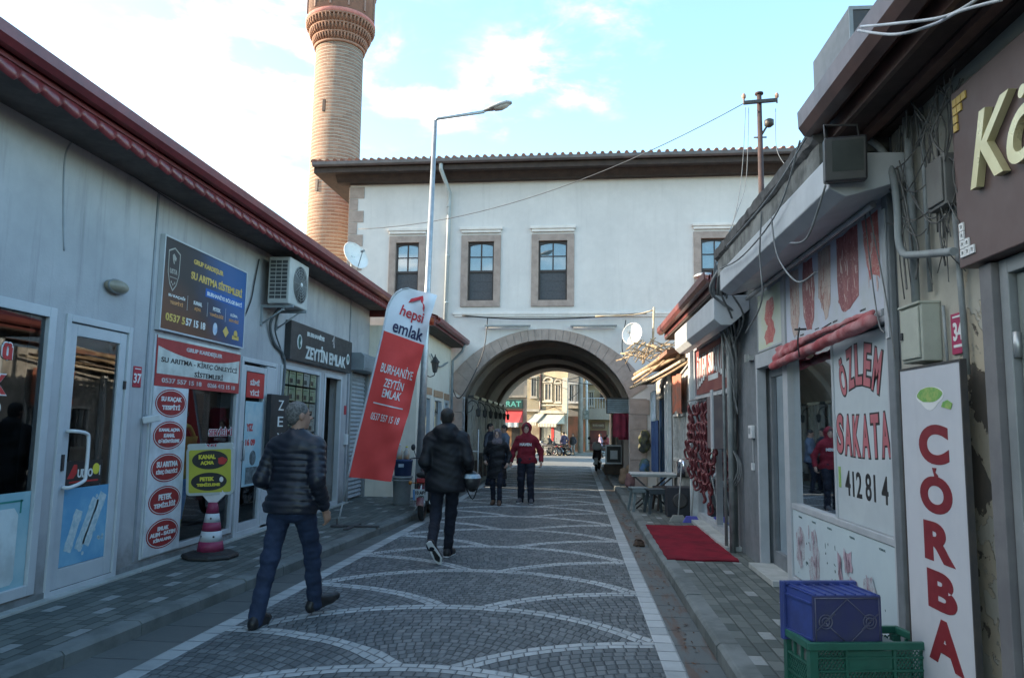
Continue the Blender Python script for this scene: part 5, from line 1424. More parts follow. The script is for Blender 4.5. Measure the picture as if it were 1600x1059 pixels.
# ================================================================ RIGHT ROW
def PR(u, z, d): return (WR + d, u, z)
FWHITE = M('painted_white_metal', (0.40, 0.43, 0.46), (0.34, 0.37, 0.40), 3.0, 0.45, 0.05, 60, streak=0.15)
FGREY = M('mid_grey_metal', (0.17, 0.19, 0.21), (0.13, 0.15, 0.165), 3.0, 0.5, 0.1, 40, streak=0.3)
CONC = M('weathered_concrete', (0.24, 0.25, 0.24), (0.09, 0.095, 0.09), 3.2, 0.9, 0.7, 25, streak=0.4)
def right_pane(o, a, b, z0, z1, d=0.03, mt=None, nm='pane'):
    p = MB(); p.poly([PR(a, z0, d), PR(b, z0, d), PR(b, z1, d), PR(a, z1, d)]); return part(nm, p, mt or GLASS, o, fix=False)
# ---------------- offal shop
ob = thing('offal_shop_building', 'small grey shop building with long white shutter box and weathered concrete eaves', 'building', (WR + 2, 7.2, 0))
w = MB(); openings_wall(w, PR, 4.93, 9.52, 0.0, 3.6, [(5.03, 7.44, 0.20, 3.2), (7.56, 8.66, 0.10, 3.2)], 0.15)
w.box((WR + 0.15, 4.93, 0), (WR + 3.2, 5.05, 3.6)); w.box((WR + 0.15, 9.40, 0), (WR + 3.2, 9.518, 3.6)); w.box((WR + 3.2, 4.93, 0), (WR + 3.3, 9.52, 3.6))
part('wall', w, FGREY, ob, fix=False)
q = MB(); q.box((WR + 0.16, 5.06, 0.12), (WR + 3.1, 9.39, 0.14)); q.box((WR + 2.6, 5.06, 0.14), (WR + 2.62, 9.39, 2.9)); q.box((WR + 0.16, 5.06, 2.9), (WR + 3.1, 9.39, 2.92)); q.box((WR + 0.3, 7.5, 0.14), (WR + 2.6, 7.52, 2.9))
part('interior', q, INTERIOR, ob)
q = MB(); ring_frame(q, PR, 5.03, 7.44, 0.20, 2.36, 0.04, -0.03, 0.08, wb=0.05); pbox(q, PR, 5.07, 7.40, 0.87, 0.92, -0.02, 0.06); pbox(q, PR, 6.19, 6.22, 0.92, 2.30, -0.005, 0.05)
o = part('window', q, FWHITE, ob, bevel=0.004)
right_pane(o, 5.07, 7.40, 0.92, 2.30)
q = MB(); pbox(q, PR, 4.93, 5.028, 0.10, 3.2, -0.04, -0.001); part('frame_post', q, FGREY, ob, bevel=0.006)
q = MB(); pbox(q, PR, 4.96, 5.02, 2.2, 3.05, -0.05, -0.041); part('edge_strip', q, FWHITE, ob)
q = MB(); pbox(q, PR, 7.44, 7.56, 0.10, 3.16, -0.03, 0.08); part('mullion', q, FWHITE, ob, bevel=0.004)
q = MB(); pbox(q, PR, 7.56, 8.66, 2.28, 2.44, -0.03, 0.07); pbox(q, PR, 5.13, 7.44, 2.362, 2.41, -0.028, 0.06); pbox(q, PR, 8.60, 8.66, 0.10, 2.28, -0.03, 0.07); pbox(q, PR, 5.03, 8.66, 3.112, 3.2, -0.02, 0.02)
part('head_frame', q, FWHITE, ob, bevel=0.004)
q = MB(); ring_frame(q, PR, 7.62, 8.58, 0.15, 2.26, 0.08, 0.10, 0.15, wb=0.16); q.box((WR + 0.2, 8.1, 0.15), (WR + 0.9, 8.16, 2.2)); o = part('door', q, FGREY, ob)
right_pane(o, 7.70, 8.50, 0.31, 2.18, 0.125)
q = MB(); q.tube([(WR + 0.07, 7.72, 1.0), (WR + 0.03, 7.72, 1.02), (WR + 0.03, 7.72, 1.3), (WR + 0.07, 7.72, 1.32)], 0.012, 6); part('handle', q, STEEL, o)
st = MB(); st.box((WR - 0.16, 7.6, 0.104), (WR + 0.12, 8.62, 0.16)); part('doorstep', st, MARBLE, ob, bevel=0.005)
q = MB(); q.prism([(WR - 0.5, 4.64, 3.09), (WR - 0.5, 4.64, 3.29), (WR - 0.47, 4.64, 3.315), (WR + 0.02, 4.64, 3.315), (WR + 0.02, 4.64, 3.17), (WR - 0.05, 4.64, 3.13), (WR - 0.40, 4.64, 3.035)], (0, 3.52, 0))
o = part('shutter_box', q, M('box_white', (0.46, 0.49, 0.52), (0.40, 0.43, 0.46), 2.5, 0.42, 0.04, 30, streak=0.12), ob, bevel=0.008)
q = MB(); q.tube([(WR - 0.10, 5.0, 3.09), (WR - 0.10, 8.7, 3.09)], 0.022, 8); part('awning_bar', q, STEEL, o)
q = MB()
P = []
for y in [4.95 + 0.12 * k for k in range(31)]:
    j = random.uniform(-0.012, 0.012); P.append([(WR - 0.45 + j, y, 3.50 + j), (WR - 0.48 + j, y, 3.53), (WR - 0.49, y, 3.61 + j), (WR - 0.43, y, 3.63), (WR + 3.3, y, 3.75)])
q.grid(P, smooth=False); q.poly([P[0][k] for k in range(5)] + [(WR + 3.3, 4.95, 3.5)]); q.poly([P[-1][k] for k in range(5)] + [(WR + 3.3, P[-1][0][1], 3.5)])
part('roof', q, M('roof_edge_dark', (0.11, 0.11, 0.11), (0.05, 0.05, 0.05), 6, 0.8, 0.5, 30, streak=0.3), ob, fix=False)
q = MB(); q.box((WR - 0.45, 4.95, 3.32), (WR - 0.40, 8.55, 3.50)); q.box((WR - 0.40, 4.95, 3.44), (WR + 0.1, 8.55, 3.50)); part('eaves_slab', q, CONC, ob)
q = MB(); q.box((WR - 0.02, 4.95, 3.17), (WR + 0.1, 9.5, 3.46)); part('upper_wall', q, CONC, ob)

# meat panels
def mat_meat(name, a, b, c, sc):
    mt, nt, bs = new_mat(name); tc = nt.nodes.new('ShaderNodeTexCoord').outputs['Object']
    x, y, z = xyz(tc); n1 = noise(vec(x * sc, y * sc, z * sc * 0.4), 1.0, 6, 0.65, 0.6); n2 = noise(tc, sc * 3, 5, 0.6)
    col = mixc(smooth(n1, 0.38, 0.68), a, b); col = mixc(smooth(n2, 0.55, 0.66) * 0.7, col, c)
    nt.links.new(col, bs.inputs['Base Color']); bs.inputs['Roughness'].default_value = 0.5; return mt
MEAT_D = mat_meat('meat_dark', (0.22, 0.05, 0.06), (0.34, 0.12, 0.12), (0.55, 0.36, 0.34), 14)
MEAT_L = mat_meat('meat_light', (0.50, 0.42, 0.38), (0.42, 0.26, 0.22), (0.16, 0.13, 0.13), 16)
MEAT_R = mat_meat('meat_red', (0.42, 0.08, 0.08), (0.52, 0.20, 0.17), (0.60, 0.48, 0.42), 18)
def jag(pts, amp=0.012, sub=3):
    out = []
    for i, p in enumerate(pts):
        q_ = pts[(i + 1) % len(pts)]
        for k in range(sub):
            t_ = k / sub; out.append((p[0] + (q_[0] - p[0]) * t_ + random.uniform(-amp, amp), p[1] + (q_[1] - p[1]) * t_ + random.uniform(-amp, amp)))
    return out
FAT = M('print_fat', (0.52, 0.36, 0.34), (0.62, 0.50, 0.47), 30, 0.5); FATR = M('print_flesh', (0.40, 0.17, 0.15), (0.30, 0.13, 0.12), 30, 0.5)
def streaks(mb, fm, x0, x1, y0, y1, n, z):
    for _ in range(n):
        x = random.uniform(x0 + 0.03, x1 - 0.03); y = random.uniform(y0 + 0.05, y1 - 0.08); l = random.uniform(0.04, 0.13); w = random.uniform(0.003, 0.009); d = random.uniform(-0.03, 0.03)
        blob(mb, fm, [(x - w, y - l / 2), (x + w, y - l / 2), (x + d * 0.4 + w * 1.6, y), (x + d + w, y + l / 2), (x + d - w, y + l / 2), (x + d * 0.4 - w, y)], z + random.uniform(0, 0.0012), 0.0006)
t = thing('meat_picture_panel', 'long white panel with pictures of cuts of meat over the offal shop window', 'sign', (WR, 6.3, 2.4))
q = MB(); q.box((WR - 0.012, 5.035, 2.415), (WR + 0.02, 7.43, 3.11)); part('panel', q, M('panel_bluewhite', (0.52, 0.56, 0.68), (0.46, 0.51, 0.54), 2, 0.45), t)
Fm = frame((WR - 0.0125, 7.43, 2.415), (0, -1, 0), (-1, 0, 0))
cuts = [(0.30, MEAT_L, [(-0.16, 0.68), (0.13, 0.68), (0.14, 0.25), (0.05, 0.06), (-0.04, 0.05), (-0.14, 0.2)]),
        (0.72, MEAT_D, [(-0.13, 0.68), (0.12, 0.68), (0.17, 0.40), (0.13, 0.16), (0.06, 0.05), (-0.07, 0.06), (-0.15, 0.2), (-0.17, 0.45)]),
        (1.17, MEAT_L, [(-0.17, 0.68), (0.16, 0.68), (0.12, 0.25), (0.05, 0.10), (-0.03, 0.09), (-0.08, 0.2), (-0.18, 0.3)]),
        (1.68, MEAT_D, [(-0.22, 0.68), (0.22, 0.68), (0.21, 0.16), (0.02, 0.10), (-0.12, 0.08), (-0.2, 0.16), (-0.22, 0.2)]),
        (2.14, MEAT_R, [(-0.14, 0.68), (0.14, 0.68), (0.14, 0.20), (0.05, 0.26), (-0.03, 0.24), (-0.11, 0.42)])]
for ci_, (cx, mt, pts) in enumerate(cuts):
    q = MB(); blob(q, Fm, [(min(max(a + cx, 0.01), 2.28), min(b, 0.69)) for a, b in jag(pts)], 0.0004, 0.001); part('meat_picture', q, mt, t); q = MB(); streaks(q, Fm, min(a for a, b in pts) + cx, max(a for a, b in pts) + cx, 0.12, 0.62, 9, 0.0016); part('fat_streaks', q, FAT if mt is not MEAT_L else FATR, t)
q = MB()
for cx in (0.3, 0.72, 1.17, 1.75): put_text(q, 'SAKATAT' if cx > 1 else 'DANA', Fm, cx + 0.2, 0.045, 0.014, 0, width=0.11)
q.tube([Fm @ Vector((1.05, 0.03, 0.002)), Fm @ Vector((1.28, 0.045, 0.002))], 0.005, 4)
part('caption', q, CABLE, t)
t = thing('meat_picture_panel', 'small panel with a red meat picture above the offal shop door', 'sign', (WR, 8.1, 2.45))
q = MB(); q.box((WR - 0.012, 7.58, 2.455), (WR + 0.02, 8.58, 3.11)); part('panel', q, M('panel_greenish', (0.50, 0.56, 0.40), (0.52, 0.57, 0.56), 1.6, 0.45), t)
Fs = frame((WR - 0.0125, 8.58, 2.455), (0, -1, 0), (-1, 0, 0))
q = MB(); blob(q, Fs, jag([(0.42, 0.52), (0.66, 0.54), (0.72, 0.40), (0.62, 0.30), (0.76, 0.18), (0.62, 0.05), (0.36, 0.06), (0.30, 0.16), (0.44, 0.24), (0.32, 0.34)], 0.02), 0.0004, 0.001); part('meat_picture', q, MEAT_R, t)
q = MB(); ring_frame(q, lambda u, z, d: (WR + d, u, z), 7.58, 8.58, 2.455, 3.11, 0.02, -0.018, -0.0125); part('edge_trim', q, FWHITE, t)
# bottom panel
t = thing('meat_picture_panel', 'pale blue panel with faded offal pictures under the offal shop window', 'sign', (WR, 6.3, 0.22))
q = MB(); q.box((WR - 0.012, 5.08, 0.265), (WR + 0.02, 7.39, 0.865)); part('panel', q, M('panel_pale_blue', (0.46, 0.56, 0.60), (0.42, 0.51, 0.56), 1.5, 0.45), t)
Fl = frame((WR - 0.0125, 7.39, 0.265), (0, -1, 0), (-1, 0, 0))
OFFAL = mat_meat('offal_faded', (0.40, 0.46, 0.50), (0.30, 0.22, 0.26), (0.08, 0.06, 0.09), 26)
PINKM = mat_meat('pink_faded', (0.42, 0.32, 0.38), (0.34, 0.24, 0.30), (0.22, 0.16, 0.18), 12)
for mt, pts in ((OFFAL, [(0.10, 0.40), (0.20, 0.47), (0.34, 0.42), (0.36, 0.20), (0.22, 0.10), (0.10, 0.16)]), (OFFAL, [(0.55, 0.46), (0.66, 0.50), (0.76, 0.30), (0.74, 0.10), (0.62, 0.02), (0.50, 0.10), (0.46, 0.22), (0.58, 0.26)]),
                (PINKM, [(1.34, 0.42), (1.50, 0.44), (1.52, 0.32), (1.45, 0.28), (1.36, 0.30)]), (PINKM, [(1.40, 0.02), (1.66, 0.02), (1.60, 0.26), (1.46, 0.27)]), (PINKM, [(1.20, 0.40), (1.26, 0.12), (1.32, 0.14), (1.28, 0.38)]),
                (P_GREEN, [(1.05, 0.06), (1.10, 0.16), (1.16, 0.18), (1.18, 0.10), (1.13, 0.03)]), (OFFAL, [(1.72, 0.2), (1.76, 0.3), (1.9, 0.34), (1.97, 0.22), (2.0, 0.08), (1.9, 0.12), (1.84, 0.05)])):
    oi_ = (oi_ + 1) if 'oi_' in globals() else 0; q = MB(); blob(q, Fl, jag(pts, 0.014), 0.0004 + 0.0012 * oi_, 0.001); part('offal_picture', q, mt, t)
    q = MB(); streaks(q, Fl, min(a for a, b in pts), max(a for a, b in pts), min(b for a, b in pts) - 0.02, max(b for a, b in pts) + 0.04, 8, 0.009); part('print_strokes', q, M('print_stroke', (0.20, 0.10, 0.14), (0.44, 0.36, 0.42), 20, 0.5), t)
q = MB()
for k in range(26): x_ = random.uniform(0.05, 2.15); y_ = random.uniform(0.03, 0.5); ellipse(q, Fl, x_, y_, random.uniform(0.004, 0.012), random.uniform(0.006, 0.03), 0.0003, 0.0008, 7, 0.4, random.uniform(0, 3))
for cx in (0.16, 0.55, 0.95, 1.45, 2.0): put_text(q, random.choice(['CİĞER', 'İŞKEMBE', 'YÜREK']), Fl, cx + 0.08, 0.555, 0.018, 0, width=0.11)
part('small_print', q, M('print_dim', (0.10, 0.16, 0.18)), t)
# white film with lettering on the window
t = thing('window_lettering', 'white window film with red ÖZLEM SAKATAT letters and a phone number', 'sign', (WR, 5.7, 0.95))
q = MB(); q.box((WR + 0.008, 5.08, 0.925), (WR + 0.016, 6.26, 2.30)); part('film', q, M('film_white', (0.44, 0.50, 0.53), (0.40, 0.455, 0.49), 2, 0.5), t)
Ff = frame((WR + 0.0078, 6.26, 0.925), (0, -1, 0), (-1, 0, 0))
def arch_text(mb, word, cx, cy, span, h, bend, bold, z, wsc=1.0, growth=None):
    n = len(word)
    for i, ch in enumerate(word):
        s_ = (i + 0.5) / n * 2 - 1; x = cx + s_ * span / 2; y = cy - bend * s_ * s_; a = -math.atan(2 * bend * s_ / (span / 2))
        mm = Ff @ Matrix.Translation((x, y, 0)) @ Matrix.Rotation(a * 0.8, 4, 'Z')
        hh = h * (1 + (growth or 0) * s_ * s_)
        vs, fs = text_mesh(ch, 1.0, 0.03 + bold / hh, 0.001)
        xs = [v[0] for v in vs]; ys = [v[1] for v in vs]; wd = span / n * 0.80 * wsc * (0.55 if ch == 'I' else 1)
        k = (wd + bold * 2) / (max(xs) - min(xs)); ky = (hh + 2 * bold) / (max(ys) - min(ys))
        top_ = 0.0
        mb.add([((v[0] - (min(xs) + max(xs)) / 2) * k, (v[1] - (min(ys) + max(ys)) / 2) * ky + top_, v[2] + z) for v in vs], fs, False, mm)
q = MB(); arch_text(q, 'ÖZLEM', 0.60, 1.16, 0.84, 0.30, 0.11, 0.012, 0); arch_text(q, 'SAKATA', 0.60, 0.64, 1.04, 0.30, -0.02, 0.012, 0, 1.05); part('outline', q, P_BLACK, t)
q = MB(); arch_text(q, 'ÖZLEM', 0.60, 1.16, 0.84, 0.30, 0.11, 0.0, 0.0022, 0.92); arch_text(q, 'SAKATA', 0.60, 0.64, 1.04, 0.30, -0.02, 0.0, 0.0022, 0.97); part('red_letters', q, M('faded_red', (0.42, 0.13, 0.15), (0.36, 0.11, 0.13)), t)
q = MB(); put_text(q, '412 81 4', Ff, 0.64, 0.285, 0.19, 0.004, width=0.80); part('phone_number', q, P_BLACK, t)
q = MB(); rect(q, Ff, 0.10, 0.24, 0.15, 0.40); part('phone_symbol', q, P_GREEN, t)
# rolled red awning
t = thing('rolled_awning', 'rolled up faded red fabric awning above the offal shop window', 'awning', (WR - 0.1, 6.4, 2.3))
h_ = 0.012
f = SDF((-0.2, -1.4, -0.2), (0.18, 1.4, 0.2), 0.016)
f.cone((0.0, -1.28, 0.03), (0.0, 1.24, -0.07), 0.048, 0.036, 0.012); f.cone((0.03, -1.26, 0.10), (0.05, 1.2, 0.09), 0.018, 0.032, 0.02); f.cone((0.03, 0.3, 0.07), (0.04, 1.22, 0.01), 0.02, 0.05, 0.02); f.wrinkle(0.005, 26, 9, 30, 2)
part('fabric', f.mesh('fabric'), M('awning_red', (0.33, 0.06, 0.07), (0.44, 0.22, 0.23), 5, 0.75, 0.3, 30, streak=0.2), t, world=False)
q = MB(); q.tube(cable([(-0.06, 0.1, 0.17), (-0.075, 0.11, 0.05), (-0.06, 0.13, -0.08)], 5), 0.007, 5); q.tube([(-0.02, 0.06, 0.15), (-0.08, 0.16, 0.16)], 0.01, 5); part('cord', q, CABLE, t, world=False)
# small wall devices by the door
t = thing('wall_switch', 'small white thermostat box on the grey pier beside the offal shop door', 'switch', (WR, 8.95, 1.5))
q = MB(); q.box((-0.045, -0.08, 0.0), (0.0, 0.08, 0.15)); part('box', q, WHITEP, t, world=False, bevel=0.008)
q = MB(); q.box((-0.048, -0.05, 0.05), (-0.0455, 0.05, 0.12)); part('display', q, GREYP, t, world=False)
q = MB(); q.tube(cable([(-0.01, 0, 0), (-0.015, -0.02, -0.2), (-0.01, 0, -0.28)], 5), 0.004, 5); q.box((-0.03, -0.03, -0.36), (0, 0.03, -0.28)); part('lead_and_plug', q, WHITEP, t, world=False)
t = thing('shutter_lock', 'grey metal latch on the pier at the head of the offal shop door', 'latch', (WR, 9.0, 2.4))
q = MB(); q.box((-0.05, -0.15, 0), (0, 0.05, 0.05)); q.box((-0.09, -0.12, -0.02), (-0.05, -0.06, 0.07)); part('latch', q, STEEL, t, world=False)
# posts and pipes between the two shops
t = thing('corner_pipes', 'bundle of grey vertical pipes between the offal shop and the sausage shop', 'pipes', (WR - 0.05, 9.6, 0.104))
for dx, dy, r in ((-0.08, 0.0, 0.035), (-0.02, 0.16, 0.045), (-0.12, 0.18, 0.02)):
    q = MB(); q.tube([(dx, dy, 0), (dx, dy, 3.2)], r, 10); part('pipe', q, M('pipe_dull', (0.16, 0.18, 0.185), (0.24, 0.26, 0.26), 5, 0.5, streak=0.4), t, world=False)

# ---------------- sausage shop
sb = thing('sausage_shop_building', 'narrow sausage shop building with brown gutter and grey shutter box', 'building', (WR + 2, 11.4, 0))
SY0, SY1 = 9.53, 13.35
w = MB(); openings_wall(w, PR, SY0, SY1, 0.0, 3.4, [(9.95, 12.95, 0.16, 2.98)], 0.15)
w.box((WR + 0.15, SY1 - 0.12, 0), (WR + 3.2, SY1 - 0.001, 3.4)); w.box((WR + 3.2, SY0, 0), (WR + 3.3, SY1, 3.4))
part('wall', w, FGREY, sb, fix=False)
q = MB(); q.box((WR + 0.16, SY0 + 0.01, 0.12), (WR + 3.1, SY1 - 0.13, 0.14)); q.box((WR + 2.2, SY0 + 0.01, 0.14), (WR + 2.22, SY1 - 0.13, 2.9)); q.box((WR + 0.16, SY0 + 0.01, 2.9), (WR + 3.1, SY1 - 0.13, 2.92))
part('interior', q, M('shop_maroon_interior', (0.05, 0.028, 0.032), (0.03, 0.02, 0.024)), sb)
q = MB(); ring_frame(q, PR, 9.95, 12.95, 0.16, 2.12, 0.07, -0.02, 0.06); pbox(q, PR, 11.25, 11.32, 0.23, 2.05, -0.015, 0.05); o = part('window', q, FWHITE, sb)
right_pane(o, 10.02, 12.88, 0.23, 2.05)
q = MB(); q.box((WR - 0.20, 9.7, 0.104), (WR + 0.1, 12.95, 0.155)); part('doorstep', q, MARBLE, sb, bevel=0.005)
q = MB(); q.prism([(WR - 0.42, 9.0, 2.90), (WR - 0.42, 9.0, 3.16), (WR - 0.40, 9.0, 3.19), (WR + 0.0, 9.0, 3.19), (WR + 0.0, 9.0, 3.02), (WR - 0.22, 9.0, 2.83), (WR - 0.34, 9.0, 2.83)], (0, 3.55, 0))
part('shutter_box', q, M('box_white', ()), sb, bevel=0.008)
q = MB(); q.box((WR - 0.07, 9.8, 2.90), (WR + 0.0, 12.85, 3.0)); q.box((WR - 0.06, 9.9, 2.08), (WR - 0.0, 12.85, 2.14)); q.box((WR - 0.06, 12.85, 2.14), (WR, 12.93, 2.9)); part('sign_frame', q, FWHITE, sb)
q = MB(); q.box((WR - 0.12, 12.98, 0.104), (WR - 0.0, 13.12, 3.1)); q.box((WR - 0.03, 13.15, 0.104), (WR + 0.02, 13.3, 3.1)); part('corner_post', q, M('post_pale', (0.56, 0.61, 0.63), (0.42, 0.46, 0.48), 3, 0.5, streak=0.2), sb, bevel=0.004)
q = MB(); P = [(WR - 0.40, 3.36), (WR - 0.42, 3.46), (WR + 1.6, 3.95), (WR + 3.6, 3.5)]
wave_roof(q, WR - 0.42, 3.47, WR + 1.7, 4.02, 9.05, 14.2, nr=6); q.grid([[(WR + 1.7, 9.05, 4.02), (WR + 1.7, 14.2, 4.02)], [(WR + 3.6, 9.05, 3.5), (WR + 3.6, 14.2, 3.5)]], smooth=False); part('roof', q, MAROON_T, sb, fix=False)
q = MB(); gutter(q, (WR - 0.46, 9.0, 3.42), (WR - 0.46, 14.25, 3.42), (-1, 0, 0)); q.box((WR - 0.40, 9.05, 3.28), (WR - 0.37, 14.2, 3.46)); part('gutter', q, M('gutter_redbrown', (0.16, 0.05, 0.045), (0.11, 0.036, 0.033), 3, 0.35, spec=0.5, streak=0.3), sb)
q = MB(); q.box((WR - 0.39, 9.05, 3.25), (WR + 3.4, 14.2, 3.28)); part('soffit', q, DARKWOOD, sb)
# sign with shaped lettering
t = thing('fascia_sign', 'maroon sign with tall pale outlined letters over the hanging sausages', 'sign', (WR, 11.3, 2.15))
q = MB(); q.box((WR - 0.035, 9.85, 2.16), (WR - 0.002, 12.82, 2.88)); part('panel', q, M('sign_maroon', (0.14, 0.03, 0.035), (0.24, 0.09, 0.08), 1.4, 0.5), t)
Fg = frame((WR - 0.0355, 12.82, 2.16), (0, -1, 0), (-1, 0, 0))
def bowed(mb, word, x0, x1, yc, h0, h1, bold, z):
    n = len(word)
    for i, ch in enumerate(word):
        s_ = (i + 0.5) / n; x = x0 + (x1 - x0) * s_; hh = h0 + (h1 - h0) * abs(2 * s_ - 1) ** 1.4
        ytop = yc + 0.27; put_text(mb, ch, Fg, x, ytop - hh / 2, hh + 2 * bold, 0.01 + bold, width=(x1 - x0) / n * 0.8 + 2 * bold, z=z) if ch != ' ' else None
q = MB(); bowed(q, 'ÖZLEM SUCUKLARI', 0.10, 2.85, 0.36, 0.33, 0.56, 0.012, 0); part('outline', q, P_BLACK, t)
q = MB(); bowed(q, 'ÖZLEM SUCUKLARI', 0.10, 2.85, 0.36, 0.33, 0.56, 0.0, 0.0025); rect(q, Fg, 1.15, 0.17, 1.95, 0.25, 0.001, 0.002); part('lettering', q, M('sign_letter', (0.62, 0.68, 0.70)), t)
# hanging sausages: a rail and many ring sausages, each a thing
t = thing('hanging_rail', 'metal rail carrying the sausages in front of the sausage shop', 'rail', (WR - 0.15, 11.5, 2.06))
q = MB(); q.tube([(WR - 0.17, 10.2, 2.06), (WR - 0.17, 12.9, 2.06)], 0.014, 8)
for y in (10.3, 11.5, 12.8): q.tube([(WR - 0.17, y, 2.06), (WR, y, 2.10)], 0.01, 6)
part('rail', q, STEEL, t)
SAUS = mat_meat('sausage_skin', (0.085, 0.012, 0.018), (0.14, 0.022, 0.028), (0.24, 0.07, 0.07), 20)
def sausage_mesh():
    q = MB(); pts = []
    for i in range(17):
        a = rad(-62 + 304 * i / 16) + 0.0; pts.append((0.012 * math.sin(3 * a), 0.062 * math.cos(a + PI / 2 + rad(90)) * 1.0, 0.088 * math.sin(a + PI / 2 + rad(90))))
    q.tube(pts, [0.007] + [0.018] * 15 + [0.007], 8); q.tube([pts[0], (0, 0, 0.12), pts[-1]], 0.003, 4)
    return q
proto = None; cnt = 0
strings = [10.4, 10.6, 10.82, 11.02, 11.22, 11.45, 11.68, 11.9, 12.12, 12.35, 12.58, 12.8]
lens_ = [4, 6, 9, 10, 11, 9, 8, 9, 8, 9, 7, 8]
ORD = ['first', 'second', 'third', 'fourth', 'fifth', 'sixth', 'seventh', 'eighth', 'ninth', 'tenth', 'eleventh', 'twelfth']
for si, (y, n) in enumerate(zip(strings, lens_)):
    for k in range(n):
        z = 1.92 - 0.142 * k - random.uniform(0, 0.03)
        loc = (WR - 0.17 + random.uniform(-0.05, 0.05), y + random.uniform(-0.06, 0.06), z); rz = random.uniform(-0.7, 0.7) + 0.3
        lab = ('topmost' if k == 0 else 'lowest' if k == n - 1 else ORD[k] + ' from the top') + ' dark red ring sausage on the ' + ORD[si] + ' string from the street end'
        if proto is None:
            me = sausage_mesh().mesh('ring_sausage'); norm_fix(me); proto = link('ring_sausage', me, SAUS); o = proto
            tag(o, lab, 'sausage', 'ring sausages hanging outside the sausage shop')
        else:
            o = proto.copy(); COL.objects.link(o); o['label'] = lab
        o.location = loc; o.rotation_euler = (random.uniform(-0.2, 0.2), random.uniform(-0.15, 0.15), rz)
# meter cabinet, bundles of cable by the sausage shop
t = thing('meter_cabinet', 'grey wall cabinet with a pale door beside the hanging sausages', 'cabinet', (WR, 10.0, 1.35))
q = MB(); q.box((-0.30, -0.22, 0.0), (-0.0, 0.28, 0.68)); part('body', q, M('cab_dark', (0.12, 0.10, 0.11), (0.16, 0.13, 0.13), 4, 0.5), t, world=False, bevel=0.006)
q = MB(); q.box((-0.32, -0.22, 0.0), (-0.301, -0.08, 0.75)); part('pale_edge', q, FWHITE, t, world=False)
c_ = MB()
random.seed(5)
for k in range(11):
    x0 = WR - 0.42 + 0.05 * random.random(); y0 = 8.75 + random.uniform(-0.15, 0.35)
    pts = [(x0, y0 - 0.2, 3.5 + random.uniform(-0.1, 0.1)), (x0 + random.uniform(-0.05, 0.1), y0, 3.2), (WR - 0.12 + random.uniform(-0.15, 0.05), y0 + random.uniform(0.1, 0.6), 2.9), (WR - 0.08 + random.uniform(-0.08, 0.04), 9.5 + random.uniform(-0.1, 0.3), 2.45 + random.uniform(-0.2, 0.1)), (WR - 0.06, 9.6 + random.uniform(-0.15, 0.3), random.uniform(1.2, 2.0))]
    c_.tube(cable(pts, 6), random.choice([0.008, 0.012, 0.018]), 5)
for k in range(3):
    c_.tube([(WR - 0.1 + 0.03 * math.cos(a * 2) + 0.02 * k, 9.65 + 0.16 * math.cos(a), 1.15 + 0.22 * math.sin(a) - 0.02 * k) for a in [2 * PI * i / 20 for i in range(21)]], 0.009, 5)
single('cable_bundle', c_, CABLE_G, 'thick tangle of grey cables hanging between the two shutter boxes', 'cable', fix=False)
c_ = MB()
for pts in ([(1190, 330), (1187, 400), (1190, 470), (1165, 520)], [(1205, 340), (1215, 400), (1245, 440), (1275, 425)], [(1290, 290), (1262, 370), (1235, 380)], [(1250, 220), (1215, 330), (1160, 400), (1125, 420)], [(1260, 215), (1200, 310), (1135, 385)]):
    c_.tube(cable([gx(a, b, WR - 0.54) for a, b in pts], 8), 0.007, 5)
for pts in ([(1346, 282), (1352, 340), (1358, 400), (1372, 500), (1382, 520)], [(1350, 282), (1366, 370), (1385, 470), (1398, 560)]):
    c_.tube(cable([gx(a, b, WR - 0.07) for a, b in pts], 8), 0.005, 5)
single('loose_wires', c_, CABLE_G, 'loose grey wires drooping across the white shutter box', 'cable', fix=False)
# carpet
t = thing('red_carpet', 'red carpet runner lying on the pavement before the sausage shop', 'carpet', (1.55, 10.4, 0.106))
q = MB(); P = []
for i in range(25):
    y = 8.92 + (11.95 - 8.92) * i / 24; P.append([(1.045 + 0.035 * (i / 24) + 0.006 * math.sin(i * 1.7) + (1.85 + 0.0 * i - 1.045 - (0.0)) * (j_ / 10) + (0.0), y + 0.02 * math.sin(j_), 0.124 + 0.004 * math.sin(i * 0.9 + j_ * 1.3) + 0.003 * math.sin(i * 2.1)) for j_ in range(11)])
q.grid(P); 
P2 = [[(p[0], p[1], 0.107) for p in row] for row in P]
q.grid([P[0], P2[0]]); q.grid([[r[0] for r in P], [r[0] for r in P2]]); q.grid([[r[-1] for r in P], [r[-1] for r in P2]])
part('carpet', q, M('carpet_red', (0.20, 0.016, 0.030), (0.125, 0.014, 0.024), 2.5, 0.95, 0.5, 90, spec=0.1), t, fix=False)

# ---------------- old stall building up to the arch
vb = thing('old_stall_building', 'shabby low stall building with patched wall beside the arch', 'building', (WR + 2, 16.5, 0))
VY0, VY1 = 13.36, 19.55
OLD = M('worn_plaster', (0.46, 0.44, 0.40), (0.22, 0.215, 0.20), 3.5, 0.9, 0.6, 25, streak=0.5)
w = MB(); openings_wall(w, PR, VY0, VY1, 0.0, 3.0, [(14.0, 16.0, 0.95, 1.9), (17.3, 18.9, 0.12, 2.3)], 0.15)
w.box((WR + 0.15, VY0, 0), (WR + 3, VY0 + 0.1, 3.0)); w.box((WR + 0.15, VY1 - 0.1, 0), (WR + 3, VY1 - 0.002, 3.0)); part('wall', w, OLD, vb, fix=False)
q = MB(); ring_frame(q, PR, 14.0, 16.0, 0.95, 1.9, 0.06, -0.03, 0.05)
for k in range(9): pbox(q, PR, 14.2 + 0.2 * k, 14.22 + 0.2 * k, 1.0, 1.85, -0.01, 0.01)
